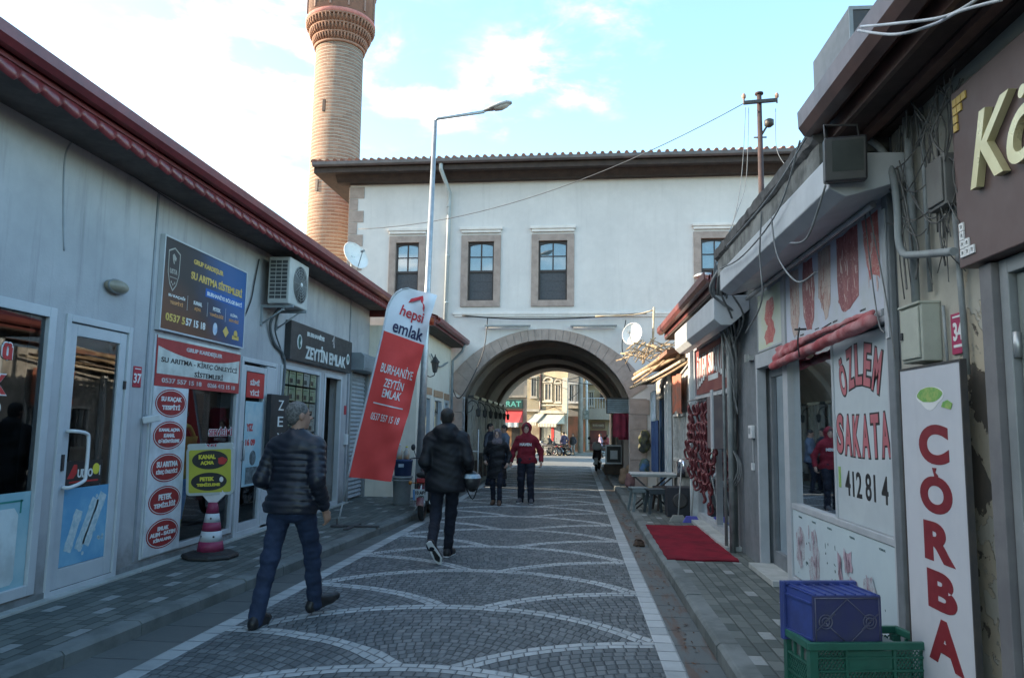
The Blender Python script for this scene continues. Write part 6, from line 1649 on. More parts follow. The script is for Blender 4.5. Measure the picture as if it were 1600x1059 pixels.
o = part('window', q, M('old_white_paint', (0.60, 0.60, 0.57), (0.40, 0.40, 0.38), 6, 0.8, streak=0.4), vb)
right_pane(o, 14.05, 15.95, 1.0, 1.85, 0.07, GLASS_D)
q = MB(); q.box((WR + 0.9, VY0 + 0.1, 0.1), (WR + 0.95, VY1 - 0.1, 2.9)); part('interior', q, INTERIOR, vb)
q = MB()
for k in range(5): pbox(q, PR, 17.35 + 0.31 * k, 17.62 + 0.31 * k, 0.12, 2.28, 0.0 + 0.02 * (k % 2), 0.05)
part('door', q, M('door_blue_paint', (0.05, 0.12, 0.26), (0.12, 0.22, 0.32), 3, 0.6, streak=0.4), vb)
q = MB(); q.prism([(WR - 0.35, VY0 + 0.9, 3.0), (WR - 0.35, VY0 + 0.9, 3.08), (WR + 3.2, VY0 + 0.9, 3.6), (WR + 3.2, VY0 + 0.9, 3.5)], (0, VY1 - VY0 - 0.9, 0)); part('roof', q, M('old_roof', (0.25, 0.13, 0.09), (0.14, 0.08, 0.06), 5, 0.9, 0.5, 20), vb)
q = MB(); q.box((WR - 0.10, 16.3, 0.104), (WR - 0.02, 16.45, 2.9)); part('white_pipe', q, M('post_pale', ()), vb)
q = MB(); q.box((WR - 0.08, 16.9, 0.104), (WR - 0.01, 17.1, 2.7)); part('white_pipe', q, M('post_pale', ()), vb)
WOODY = M('bleached_wood', (0.34, 0.25, 0.16), (0.18, 0.13, 0.085), 6, 0.85, 0.6, 20, streak=0.3)
WOODP = M('painted_wood', (0.52, 0.46, 0.36), (0.38, 0.30, 0.2), 6, 0.8, 0.4, 20, streak=0.2)
t = thing('stall_canopy', 'makeshift canopy of poles, planks and cloth over the old stall', 'canopy', (WR - 0.5, 16.5, 2.3))
def lean(mb, a, b, r, seg=7): return mb.tube(cable([a, ((a[0] + b[0]) / 2, (a[1] + b[1]) / 2, (a[2] + b[2]) / 2 - 0.03), b], 3), r, seg)
q = MB(); lean(q, gy(1068, 562, 13.6), gy(985, 606, 18.4), 0.03); lean(q, gy(1048, 548, 15.0), gy(990, 592, 18.8), 0.05); part('front_pole', q, WOODP, t)
for a, b, r in ((gy(1050, 545, 14.6), gy(992, 585, 18.6), 0.045), (gy(1060, 556, 14.4), gy(1000, 582, 18.0), 0.035), (gy(1058, 568, 14.6), gy(1005, 594, 18.0), 0.03), (gy(1046, 556, 15.0), gy(990, 600, 18.5), 0.022), (gy(1075, 565, 14.0), gy(1010, 600, 17.8), 0.025)):
    q = MB(); lean(q, a, b, r); part('pole', q, WOODY, t)
q = MB(); A = [gy(1068, 558, 14.0), gy(986, 604, 18.6)]; 
P = []
for i in range(9):
    p = A[0].lerp(A[1], i / 8); P.append([p + Vector((0.0, 0, -0.02)), p + Vector((0.25, 0, 0.05 + 0.03 * math.sin(i * 2))), p + Vector((0.55, 0, 0.10 + 0.04 * math.sin(i * 1.3)))])
q.grid(P); part('cloth', q, M('canopy_cloth', (0.36, 0.30, 0.26), (0.22, 0.17, 0.15), 5, 0.9), t, fix=False)
q = MB(); random.seed(11)
for k in range(46):
    p = gy(random.uniform(984, 1050), random.uniform(538, 560), random.uniform(16.5, 18.8)); d = Vector((random.uniform(-0.35, 0.35), random.uniform(-0.3, 0.3), random.uniform(-0.22, 0.22)))
    q.tube([p - d, p + d * 0.2 + Vector((0, 0, 0.03)), p + d], random.uniform(0.008, 0.02), 5)
part('dry_sticks', q, M('dry_vine', (0.42, 0.32, 0.20), (0.22, 0.16, 0.10), 12, 0.9), t, fix=False)
q = MB(); q.tube(cable([gy(1022, 480, 19.3), gy(1020, 540, 19.3)], 2), 0.03, 7); q.tube(cable([gy(1022, 484, 19.3), gy(990, 492, 19.5), gy(930, 494, 19.6)], 3), 0.02, 6); part('tall_mast', q, WOODP, t)
t = thing('canopy_valance', 'striped grey roller box hanging inside the mouth of the arch', 'shutter', (1.16, 20.9, 2.0))
q = MB()
for k in range(7): q.box((-0.3, -0.03, 0.0 + 0.055 * k), (0.34, 0.03, 0.045 + 0.055 * k))
part('slats', q, M('slat_bluegrey', (0.22, 0.28, 0.30), (0.16, 0.2, 0.22), 5, 0.6), t, world=False); q = MB(); q.box((-0.33, 0.031, -0.02), (0.36, 0.06, 0.42)); part('backing', q, IRON, t, world=False)
# light blue vertical strips / shirts
t = thing('plastic_strips', 'pale blue and navy hanging cloths at the stall doorway', 'hanging cloth', (1.85, 18.2, 0.6))
q = MB()
for k in range(5):
    P = [[(1.80 + 0.03 * math.sin(c * 2.1 + k), 17.3 + 0.2 * k + 0.045 * c, 2.45 - 0.17 * r_ + 0.01 * math.sin(c)) for c in range(5)] for r_ in range(5)]; q.grid(P)
part('pale_cloth', q, M('cloth_pale_blue', (0.46, 0.56, 0.68), (0.3, 0.4, 0.44), 4, 0.9), t, fix=False)
q = MB()
for k in range(6):
    P = [[(1.84 + 0.03 * math.sin(c * 2.1 + k * 2), 17.2 + 0.25 * k + 0.05 * c, 1.78 - 0.3 * r_ ) for c in range(5)] for r_ in range(5)]; q.grid(P)
part('navy_cloth', q, M('cloth_navy', (0.03, 0.06, 0.16), (0.05, 0.10, 0.22), 4, 0.9), t, fix=False)
t = thing('hanging_shirt', 'red and orange checked cloth hanging under the stall canopy', 'cloth', (1.9, 14.6, 2.1))
q = MB(); P = [[(1.92 + 0.04 * math.sin(c * 1.9), 14.0 + 0.16 * c, 2.62 - 0.14 * r_ - 0.05 * math.sin(c * 1.2) * (r_ / 5)) for c in range(9)] for r_ in range(6)]; q.grid(P); part('cloth', q, M('cloth_orange', (0.40, 0.12, 0.07), (0.22, 0.12, 0.09), 7, 0.9), t, fix=False)
t = thing('hanging_clothes', 'maroon garments hanging from a rail at the right side of the arch', 'clothes', (1.2, 20.6, 1.2))
q = MB()
for k, (x0, z1, z0, wd) in enumerate(((0.98, 1.98, 1.35, 0.34), (1.14, 1.98, 1.28, 0.32))):
    P = [[(x0 + wd * c / 6 , 20.4 + 0.1 * k + 0.05 * math.sin(c * 1.7 + k), z1 - (z1 - z0) * r_ / 5 - (0.06 if c in (0, 6) and r_ == 0 else 0)) for c in range(7)] for r_ in range(6)]; q.grid(P)
part('garment', q, M('cloth_maroon', (0.20, 0.02, 0.04), (0.12, 0.015, 0.03), 5, 0.9), t, fix=False)
q = MB(); q.tube([(0.92, 20.45, 2.0), (1.48, 20.5, 2.0)], 0.015, 6); part('rail', q, STEEL, t)
def bundle(name, label, cat, c, size, mt, group=None, seed=1, amp=0.012):
    t = thing(name, label, cat, c, 0, group); f = SDF((-size[0] * 1.3, -size[1] * 1.3, -0.02), (size[0] * 1.3, size[1] * 1.3, size[2] * 1.25), max(size) / 22)
    f.cone((0, 0, size[2] * 0.3), (0, 0, size[2] * 0.7), size[0] * 0.9, size[0] * 0.75, 0.04, sq=(1, size[0] / size[1], 1)); f.plane((0, 0, -1), 0.0); f.wrinkle(amp, 17, 15, 13, seed)
    part('bag', f.mesh('bag'), mt, t, world=False); return t
# table, stools, boxes
TY = 14.6
t = thing('folding_table', 'small white folding table with crossed legs outside the stall', 'table', (1.45, TY, 0.104))
q = MB(); q.box((1.02, TY - 0.32, 0.73), (1.88, TY + 0.32, 0.76)); q.box((1.04, TY - 0.30, 0.70), (1.86, TY - 0.27, 0.729)); part('tabletop', q, M('table_top', (0.42, 0.44, 0.44), (0.32, 0.34, 0.34), 5, 0.6), t, bevel=0.006)
for y in (TY - 0.27, TY + 0.27):
    for a, b in ((1.1, 1.75), (1.78, 1.12)):
        q = MB(); q.tube([(a, y, 0.70), (b, y, 0.11)], 0.016, 8); part('leg', q, IRON, t)
q = MB(); q.tube([(1.43, TY - 0.27, 0.40), (1.43, TY + 0.27, 0.40)], 0.012, 6); part('crossbar', q, IRON, t)
def stool(x, y, lab, mt, h=0.43, w=0.32):
    t = thing('plastic_stool', lab, 'stool', (x, y, 0.104), rad(12), 'plastic stools around the folding table')
    q = MB(); q.prism([(-w / 2, -w / 2, h - 0.03), (w / 2, -w / 2, h - 0.03), (w / 2, w / 2, h - 0.03), (-w / 2, w / 2, h - 0.03)], (0, 0, 0.03)); q.box((-w / 2 - 0.01, -w / 2 - 0.01, h - 0.09), (w / 2 + 0.01, -w / 2 + 0.005, h - 0.031)); q.box((-w / 2 - 0.01, w / 2 - 0.005, h - 0.09), (w / 2 + 0.01, w / 2 + 0.01, h - 0.031))
    part('seat', q, mt, t, world=False, bevel=0.008)
    for sx in (-1, 1):
        for sy in (-1, 1):
            q = MB(); a = w / 2 - 0.03; b = w / 2 + 0.02
            q.prism([(sx * a, sy * a, h - 0.04), (sx * (a - 0.05), sy * a, h - 0.04), (sx * (b - 0.04), sy * b, 0), (sx * b, sy * b, 0)], (0, -sy * 0.03, 0)); part('leg', q, mt, t, world=False)
stool(1.15, 14.0, 'grey plastic stool standing at the street end of the folding table', M('stool_grey', (0.16, 0.20, 0.21)))
stool(1.42, 13.75, 'dark plastic stool tucked in front of the folding table', M('stool_dark', (0.05, 0.065, 0.075)))
stool(1.62, 14.3, 'brown plastic stool half under the folding table', M('stool_brown', (0.07, 0.055, 0.05)))
t = thing('speaker_box', 'black box standing on the pavement beside the brooms', 'box', (1.78, 13.35, 0.104))
q = MB(); q.box((-0.22, -0.2, 0.0), (0.2, 0.2, 0.5)); part('body', q, M('box_black', (0.022, 0.024, 0.032)), t, world=False, bevel=0.012)
q = MB(); q.lathe([(0.12, 0), (0.13, 0.01), (0.10, 0.012), (0.03, 0.004)], 20, mat=Matrix.Translation((-0.01, -0.2, 0.28)) @ Matrix.Rotation(PI / 2, 4, 'X')); part('front_ring', q, IRON, t, world=False)
t = thing('chrome_canister', 'shiny steel canister on the ledge above the black box', 'canister', (1.92, 13.75, 0.75))
q = MB(); q.lathe([(0.12, 0), (0.12, 0.26), (0.10, 0.30), (0.04, 0.32)], 18); part('canister', q, M('chrome', (0.6, 0.6, 0.68), (0.5, 0.5, 0.48), 6, 0.18, metal=1.0), t, world=False)
t = thing('meter_shelf', 'worn board box under the barred window of the stall', 'box', (WR - 0.07, 14.2, 0.106))
q = MB(); q.box((-0.1, -0.5, 0), (0.06, 0.6, 0.64)); part('box', q, OLD, t, world=False, bevel=0.01)
for k, (x, y, lab, c) in enumerate(((1.66, 12.6, 'broom with pale bristles leaning left of the blue brush', (0.3, 0.3, 0.27)), (1.86, 12.5, 'brush with a violet blue head leaning against the pale post', (0.10, 0.10, 0.42)))):
    t = thing('broom', lab, 'broom', (x, y, 0.104), 0)
    q = MB(); q.tube([(0, 0, 0.08), (0.12, 0.35, 1.0)], 0.012, 7); part('handle', q, M('handle_grey', (0.30, 0.31, 0.30)), t, world=False)
    q = MB(); q.prism([(-0.14, -0.03, 0), (0.14, -0.03, 0), (0.08, -0.02, 0.10), (-0.08, -0.02, 0.10)], (0, 0.06, 0)); part('head', q, M('head_%d' % k, c, rough=0.8), t, world=False)
# goods further along, under and beyond the arch
bundle('paper_sack', 'brown paper sack standing in front of the dark goods by the arch', 'sack', (1.30, 20.6, 0.104), (0.17, 0.15, 0.42), M('sack_brown', (0.26, 0.17, 0.11), (0.18, 0.12, 0.08), 6, 0.9), 'sacks beside the arch', 1)
bundle('paper_sack', 'reddish sack nearest the folding table', 'sack', (1.34, 19.0, 0.104), (0.14, 0.14, 0.42), M('sack_pink', (0.24, 0.12, 0.11), (0.12, 0.07, 0.07), 8, 0.9), 'sacks beside the arch', 3)
bundle('paper_sack', 'tan sack behind the reddish sack', 'sack', (1.52, 21.4, 0.104), (0.18, 0.16, 0.5), M('sack_tan', (0.34, 0.24, 0.15), (0.24, 0.16, 0.1), 6, 0.9), 'sacks beside the arch', 5)
bundle('clothes_bundle', 'dark bundle of bags hanging low at the arch pier', 'bags', (1.75, 19.6, 0.9), (0.16, 0.2, 0.75), M('bundle_dark', (0.035, 0.04, 0.045), (0.10, 0.10, 0.03), 5, 0.8), None, 7, 0.03)
bundle('clothes_bundle', 'blue and green bag hanging below the dark bundle at the arch pier', 'bags', (1.72, 19.3, 0.45), (0.14, 0.15, 0.4), M('bundle_blue', (0.05, 0.12, 0.26), (0.10, 0.13, 0.03), 6, 0.8), None, 9, 0.02)
t = thing('wooden_chest', 'low dark wooden chest on the pavement inside the arch', 'chest', (1.2, 24.8, 0.104))
q = MB(); q.box((-0.28, -0.3, 0), (0.28, 0.3, 0.26)); part('body', q, M('chest_wood', (0.09, 0.06, 0.04), (0.06, 0.04, 0.03), 5, 0.7), t, world=False, bevel=0.01); q = MB(); q.box((-0.3, -0.32, 0.262), (0.3, 0.32, 0.31)); part('lid', q, M('chest_wood', ()), t, world=False, bevel=0.01)
t = thing('framed_board', 'small white framed board with a black picture standing on the chest', 'board', (1.24, 25.0, 0.42))
q = MB(); ring_frame(q, lambda u, z, d: (u, d, z), -0.28, 0.28, 0, 0.62, 0.05, -0.02, 0.02); part('frame', q, WHITEP, t, world=False); q = MB(); q.box((-0.23, 0, 0.05), (0.23, 0.012, 0.57)); part('picture', q, P_BLACK, t, world=False); q = MB(); q.box((-0.12, -0.006, 0.16), (0.12, 0, 0.44)); part('inner_square', q, WHITEP, t, world=False)
# leaves in the gutter
lm = MB(); random.seed(3)
for k in range(130):
    y = random.uniform(5, 17); x = 0.86 + random.gauss(0, 0.04); s_ = random.uniform(0.008, 0.025); a = random.uniform(0, 6)
    if 10.3 < y < 10.9: s_ *= 2
    lm.add([(x + s_ * math.cos(a), y + s_ * math.sin(a), 0.004 + random.uniform(0, 0.012)), (x - s_ * 0.5 * math.sin(a), y + s_ * 0.5 * math.cos(a), 0.006), (x - s_ * math.cos(a), y - s_ * math.sin(a), 0.004 + random.uniform(0, 0.01)), (x + s_ * 0.5 * math.sin(a), y - s_ * 0.5 * math.cos(a), 0.012)], [(0, 1, 2, 3)])
o = single('fallen_leaves', lm, M('leaf_brown', (0.12, 0.06, 0.035), (0.07, 0.04, 0.025), 20, 0.9), 'scattered brown leaves and grit in the right gutter', 'leaves', fix=False); o['kind'] = 'stuff'
bundle('litter_bundle', 'small dark heap of wet leaves in the right gutter', 'leaves', (0.87, 10.6, 0.0), (0.075, 0.16, 0.055), M('heap_dark', (0.04, 0.028, 0.022), (0.08, 0.045, 0.03), 20, 0.9), None, 4, 0.02)

# ---------------- nearest building with brown roof and soup sign
nb = thing('soup_restaurant_building', 'nearest right building with deep brown eaves and peeling plaster pier', 'building', (WR + 2, 2.0, 0))
PEEL = None
def mat_peel():
    mt, nt, b = new_mat('peeling_plaster'); tc = nt.nodes.new('ShaderNodeTexCoord').outputs['Object']; x, y, z = xyz(tc)
    n = noise(tc, 1.7, 7, 0.6, 0.3); n2 = noise(tc, 9, 5, 0.6); n3 = noise(tc, 4.0, 5, 0.6)
    e = n + (n3 - 0.5) * 0.12 - z * 0.05
    base = mixc(n2, (0.42, 0.41, 0.36), (0.29, 0.285, 0.25)); under = mixc(n2, (0.14, 0.12, 0.10), (0.07, 0.07, 0.065)); mid = mixc(n2, (0.42, 0.38, 0.30), (0.32, 0.29, 0.23))
    m1 = smooth(e, 0.455, 0.465); m2 = smooth(e, 0.515, 0.525)
    col = mixc(m1, base, mid); col = mixc(m2, col, under)
    nt.links.new(col, b.inputs['Base Color']); b.inputs['Roughness'].default_value = 0.9; set_spec(b, 0.2)
    bump(nt, b, (1.0 - m1) * 0.8 + (1.0 - m2) * 0.8 + n2 * 0.5, 0.9, 0.012); return mt
PEEL = mat_peel()
w = MB(); openings_wall(w, PR, -2.5, 4.915, 0.0, 3.55, [(0.4, 3.72, 0.12, 2.42)], 0.25); w.box((WR + 0.25, 4.7, 0), (WR + 4, 4.914, 3.6)); part('wall', w, PEEL, nb, fix=False)
q = MB(); q.box((WR - 0.06, 3.735, 0.1), (WR + 0.0, 3.84, 2.42)); part('pilaster', q, M('pilaster_grey', (0.17, 0.17, 0.175), (0.13, 0.13, 0.14), 3, 0.8, 0.3, 20, streak=0.3), nb, bevel=0.004)
q = MB(); ring_frame(q, PR, 0.4, 3.72, 0.10, 2.42, 0.07, -0.03, 0.10); pbox(q, PR, 2.6, 2.68, 0.15, 2.35, -0.02, 0.08); o = part('door', q, ALU_GREY, nb, bevel=0.004)
q = MB(); ring_frame(q, PR, 2.7, 3.63, 0.16, 2.34, 0.09, 0.0, 0.05, wb=0.2); part('leaf', q, M('leaf_greygreen', (0.15, 0.18, 0.17), (0.12, 0.14, 0.135), 3, 0.5), o)
right_pane(o, 2.79, 3.54, 0.36, 2.25, 0.03)
q = MB(); q.lathe([(0.018, 0), (0.018, 0.12)], 10, (WR - 0.01, 3.64, 1.95)); q.lathe([(0.018, 0), (0.018, 0.12)], 10, (WR - 0.01, 3.64, 0.6)); part('hinge', q, STEEL, o)
q = MB(); q.box((WR + 3, -2.4, 0.1), (WR + 3.1, 4.6, 3)); q.box((WR + 0.26, -2.4, 0.05), (WR + 3, 4.6, 0.1)); q.box((WR + 0.26, -2.4, 2.9), (WR + 3, 4.6, 2.95)); part('interior', q, INTERIOR, nb)
XG = 1.60
q = MB(); gutter(q, (XG - 0.03, -2.5, 3.64), (XG - 0.03, 5.0, 3.64), (-1, 0, 0), [(-0.09, 0.09), (-0.085, -0.02), (-0.05, -0.075), (0.02, -0.085), (0.07, -0.05), (0.085, 0.09), (0.07, 0.09), (0.06, -0.03), (0.0, -0.06), (-0.05, -0.05), (-0.07, 0.09)])
part('gutter', q, BROWN, nb)
q = MB(); q.box((XG + 0.06, -2.5, 3.50), (XG + 0.09, 5.0, 3.76)); q.box((XG + 0.09, 4.97, 3.50), (WR + 3.0, 5.0, 3.9)); part('fascia', q, BROWN, nb)
q = MB(); z_ = 3.53
for k in range(7): q.box((XG + 0.095 + 0.14 * k, -2.5, z_ + 0.004 * (k % 2)), (XG + 0.228 + 0.14 * k, 4.968, z_ + 0.03))
part('soffit', q, M('soffit_brown', (0.06, 0.038, 0.034), (0.038, 0.025, 0.023), 3, 0.6, streak=0.2), nb)
q = MB(); q.box((XG + 0.24, -2.5, 3.49), (XG + 0.30, 4.96, 3.53)); part('soffit_batten', q, M('batten_brown', (0.14, 0.075, 0.06), (0.10, 0.055, 0.045), 3, 0.5), nb)
q = MB(); q.grid([[(XG + 0.0, -2.5, 3.78), (XG + 0.0, 5.02, 3.78)], [(WR + 4, -2.5, 4.9), (WR + 4, 5.02, 4.9)]]); part('roof', q, TILE, nb, fix=False)
# metal duct on the roof
t = thing('roof_duct', 'grey sheet metal duct box on the roof behind the brown gutter', 'duct', (2.2, 6.0, 3.7))
a = gx(1270, 98, 2.2); b = gx(1325, 12, 2.2)
q = MB(); q.box((2.2, b.y - 0.0, 4.30), (2.95, a.y, b.z)); part('duct', q, M('duct_steel', (0.20, 0.215, 0.23), (0.16, 0.175, 0.19), 3, 0.6, metal=0.1), t, bevel=0.01)
q = MB(); ring_frame(q, lambda u, z, d: (u, d, z), 2.2, 2.95, 4.30, b.z, 0.03, b.y - 0.02, b.y - 0.001); part('flange', q, ALU_GREY, t)
q = MB(); q.box((2.23, b.y - 0.012, 4.33), (2.92, b.y - 0.003, b.z - 0.03)); part('opening', q, IRON, t); q = MB(); 
for yy in (6.1, 6.75): q.box((2.4, yy, 3.7), (2.5, yy + 0.05, 4.3))
part('support', q, STEEL, t)
# brown sign with gold letters
t = thing('fascia_sign', 'dark brown sign panel with raised gold italic letters at the right edge', 'sign', (WR - 0.06, 3.0, 2.42))
q = MB(); q.box((WR - 0.10, 0.3, 2.43), (WR - 0.005, 3.94, 3.36)); part('panel', q, M('sign_brown', (0.115, 0.075, 0.07), (0.10, 0.064, 0.06), 2, 0.5), t, bevel=0.006)
Fk = frame((WR - 0.1005, 3.94, 2.43), (0, -1, 0), (-1, 0, 0))
q = MB(); put_text(q, 'Köfteci', Fk, 0.92, 0.52, 0.36, 0.004, width=1.40, depth=0.018, shear=0.35, z=0.02); part('gold_lettering', q, M('letter_gold', (0.66, 0.62, 0.38), (0.55, 0.50, 0.28), 2, 0.3, metal=0.3, spec=0.6), t)
q = MB(); put_text(q, 'IZGARA', Fk, 0.85, 0.20, 0.045, 0.003, width=0.42, depth=0.006, z=0.007); part('small_lettering', q, M('letter_gold', ()), t)
def knot(mb, x, y, s):
    for i, j in ((0, 0), (1, 0), (2, 0), (0, 1), (1, 1), (0, 2), (0, 3)):
        a, b = x + i * s, y + j * s; w_ = s * 0.92
        for c in ((0, 0, 1, .28), (0, .72, 1, 1), (0, .281, .28, .719), (.72, .281, 1, .719)): rect(mb, Fk, a + c[0] * w_, b + c[1] * w_, a + c[2] * w_, b + c[3] * w_, 0.0, 0.008)
q = MB(); knot(q, 0.03, 0.05, 0.045); part('white_motif', q, P_WHITE, t)
q = MB()
for i, j in ((0, 0), (0, 1), (0, -1), (1, 1), (1, 0), (2, 1), (0, -2)): rect(q, Fk, 0.03 + i * 0.045, 0.80 + j * 0.045, 0.03 + i * 0.045 + 0.038, 0.80 + j * 0.045 + 0.038, 0.0, 0.008)
part('gold_motif', q, P_GOLD, t)
# ÇORBA sign
t = thing('vertical_sign', 'tall white sign reading ÇORBA downwards in dark red beside the crates', 'sign', (1.95, 4.3, 0.104))
q = MB(); q.box((1.935, 3.955, 0.11), (1.962, 4.672, 1.965)); part('board', q, M('soup_sign_white', (0.50, 0.52, 0.56), (0.45, 0.475, 0.52), 2, 0.4, streak=0.1), t, bevel=0.006)
q = MB(); ring_frame(q, lambda u, z, d: (1.985 - d, u, z), 3.948, 4.679, 0.105, 1.972, 0.012, 0.022, 0.054); part('edge_trim', q, IRON, t)
SOUP = (('Ç', 1.425, 0.215, 0.385, 0.34), ('O', 1.155, 0.20, 0.385, 0.365), ('R', 0.905, 0.21, 0.395, 0.34), ('B', 0.65, 0.205, 0.40, 0.32), ('A', 0.39, 0.235, 0.41, 0.375))
Fc = frame((1.9345, 4.672, 0.11), (0, -1, 0), (-1, 0, 0))
q = MB()
q = MB(); blob(q, Fc, [(0.36, 1.30), (0.41, 1.30), (0.395, 1.275), (0.425, 1.262), (0.42, 1.232), (0.385, 1.222), (0.335, 1.232), (0.35, 1.252), (0.385, 1.25), (0.375, 1.268)], 0.0005, 0.0015)
for ch, zc_, hh_, xc_, ww_ in SOUP: put_text(q, 'C' if ch == 'Ç' else ch, Fc, xc_, zc_, hh_, 0.016, width=ww_, depth=0.0015)
part('red_lettering', q, M('soup_red', (0.20, 0.02, 0.028), (0.16, 0.016, 0.024), 3, 0.5), t)
q = MB(); blob(q, Fc, [(0.22 + 0.30 * k / 10, 1.69 - 0.08 * math.sin(PI * k / 10)) for k in range(11)], 0, 0.001); ellipse(q, Fc, 0.37, 1.69, 0.16, 0.05, 0.0002, 0.001); part('bowl_picture', q, P_WHITE, t)
q = MB(); ellipse(q, Fc, 0.37, 1.695, 0.145, 0.042, 0.0014, 0.001, 24, 0.04); blob(q, Fc, [(0.50, 1.625), (0.60, 1.61), (0.62, 1.64), (0.57, 1.66), (0.52, 1.65)], 0.001); part('soup_picture', q, P_GREEN, t)
# plate 34
t = thing('number_plate', 'small magenta house number plate 34 above the tall soup sign', 'plate', (WR - 0.002, 4.17, 2.02))
q = MB(); q.box((-0.01, -0.075, 0), (0, 0.075, 0.22)); part('plate', q, M('plate_magenta', (0.36, 0.03, 0.10)), t, world=False, bevel=0.002)
F = frame((-0.0105, 0, 0.11), (0, -1, 0), (-1, 0, 0)); q = MB(); put_text(q, '34', F, 0, 0.01, 0.10, 0.004, width=0.10); rect(q, F, -0.05, -0.075, 0.05, -0.06); rect(q, F, -0.05, 0.085, 0.05, 0.095); part('numerals', q, P_WHITE, t, world=False)
# electric boxes
t = thing('electric_box', 'cream electrical cabinet on the pier just above the soup sign', 'electric box', (WR, 4.50, 2.0))
q = MB(); q.box((-0.11, -0.13, 0.0), (-0.0, 0.13, 0.33)); part('cabinet', q, M('cabinet_cream', (0.36, 0.38, 0.33), (0.30, 0.32, 0.28), 4, 0.6, streak=0.25), t, world=False, bevel=0.008)
q = MB(); q.box((-0.122, -0.115, 0.02), (-0.111, 0.115, 0.31)); q.box((-0.126, -0.135, 0.325), (0.0, 0.14, 0.34)); part('cabinet_door', q, M('cabinet_cream', ()), t, world=False, bevel=0.004)
q = MB(); q.box((-0.132, 0.08, 0.14), (-0.1225, 0.11, 0.18)); part('latch', q, BLACKP, t, world=False)
t = thing('electric_box', 'dark grey junction cabinet high on the pier beside the brown sign', 'electric box', (WR, 4.12, 2.80))
q = MB(); q.box((-0.11, -0.10, 0.0), (0.0, 0.10, 0.28)); part('cabinet', q, M('cabinet_dark', (0.13, 0.135, 0.13), (0.10, 0.10, 0.10), 4, 0.6, streak=0.2), t, world=False, bevel=0.006)
q = MB(); q.box((-0.122, -0.085, 0.02), (-0.111, 0.085, 0.26)); part('cabinet_door', q, M('cabinet_dark', ()), t, world=False, bevel=0.004)
# conduits on the pier
CON = M('conduit_plastic', (0.25, 0.28, 0.29), (0.18, 0.20, 0.21), 5, 0.55, streak=0.4)
def cpath(pts, X): return [gx(a, b, X) for a, b in pts]
q = MB(); q.tube(cable(cpath([(1352, 215), (1378, 235), (1395, 275), (1402, 330), (1404, 375), (1412, 396), (1430, 398), (1490, 393)], 1.93), 8), 0.022, 10)
single('conduit_pipe', q, CON, 'thick grey conduit curving down the pier and elbowing towards the brown sign', 'pipe', fix=False)
q = MB(); q.tube([(WR - 0.05, 4.56, 3.5), (WR - 0.05, 4.56, 2.36)], 0.024, 9); q.tube([(WR - 0.03, 4.42, 3.5), (WR - 0.03, 4.42, 2.4)], 0.014, 8); q.tube([(WR - 0.04, 4.08, 2.8), (WR - 0.03, 4.06, 1.9)], 0.016, 8); q.tube([(WR - 0.02, 4.30, 2.3), (WR - 0.02, 4.28, 1.9)], 0.008, 6)
single('conduit_pipe', q, CON, 'straight grey conduits running down the pier above the cream cabinet', 'pipe', fix=False)
c_ = MB(); random.seed(21)
for k in range(26):
    y0 = random.uniform(4.0, 4.75); pts = [(WR - random.uniform(0.02, 0.12), y0 + random.uniform(-0.12, 0.12), 3.46 - 0.26 * j_ + random.uniform(-0.06, 0.06)) for j_ in range(random.choice([2, 3, 4, 5]))]
    c_.tube(cable(pts, 6), random.choice([0.003, 0.004, 0.006]), 5)
for k in range(8):
    a0 = (WR - 0.10, random.uniform(4.0, 4.3), random.uniform(2.55, 3.3)); b0 = (WR - 0.10, random.uniform(4.4, 4.8), random.uniform(2.7, 3.4)); c_.tube(cable([a0, b0], 10, random.uniform(0.03, 0.12)), 0.004, 5)
single('cable_bundle', c_, M('cable_dusty', (0.075, 0.078, 0.08), (0.13, 0.13, 0.125), 8, 0.7), 'tangle of thin dark cables over the peeling pier', 'cable', fix=False)
# floodlight
t = thing('floodlight', 'square black floodlight hanging under the brown eaves', 'floodlight', tuple(gy(1320, 250, 4.55)))
q = MB(); q.cbox((0, 0, 0), (0.24, 0.10, 0.27), (rad(8), 0, rad(-12))); part('housing', q, BLACKP, t, world=False, bevel=0.012)
q = MB(); q.cbox((0.0, -0.052, 0.01), (0.175, 0.006, 0.185), (rad(8), 0, rad(-12))); part('lens', q, M('lens_dull', (0.028, 0.034, 0.032), (0.02, 0.026, 0.024), 4, 0.5, spec=0.3), t, world=False)
q = MB(); q.tube([(-0.1, 0.02, 0.1), (-0.1, 0.05, 0.24), (0.1, 0.05, 0.24), (0.1, 0.02, 0.1)], 0.008, 6); part('bracket', q, IRON, t, world=False)
# white cables over the eaves
c_ = MB(); c_.tube(cable([gx(1345, 42, 1.36), gx(1400, 37, 1.4), gx(1480, 25, 1.5), gx(1540, -10, 1.6)], 8), 0.007, 6); c_.tube(cable([gx(1341, 48, 1.36), gx(1400, 54, 1.4), gx(1460, 38, 1.5), gx(1500, 18, 1.5), gx(1565, 0, 1.55)], 8), 0.007, 6)
single('white_cable', c_, CABLE_W, 'two white cables looping over the edge of the brown eaves', 'cable', fix=False)

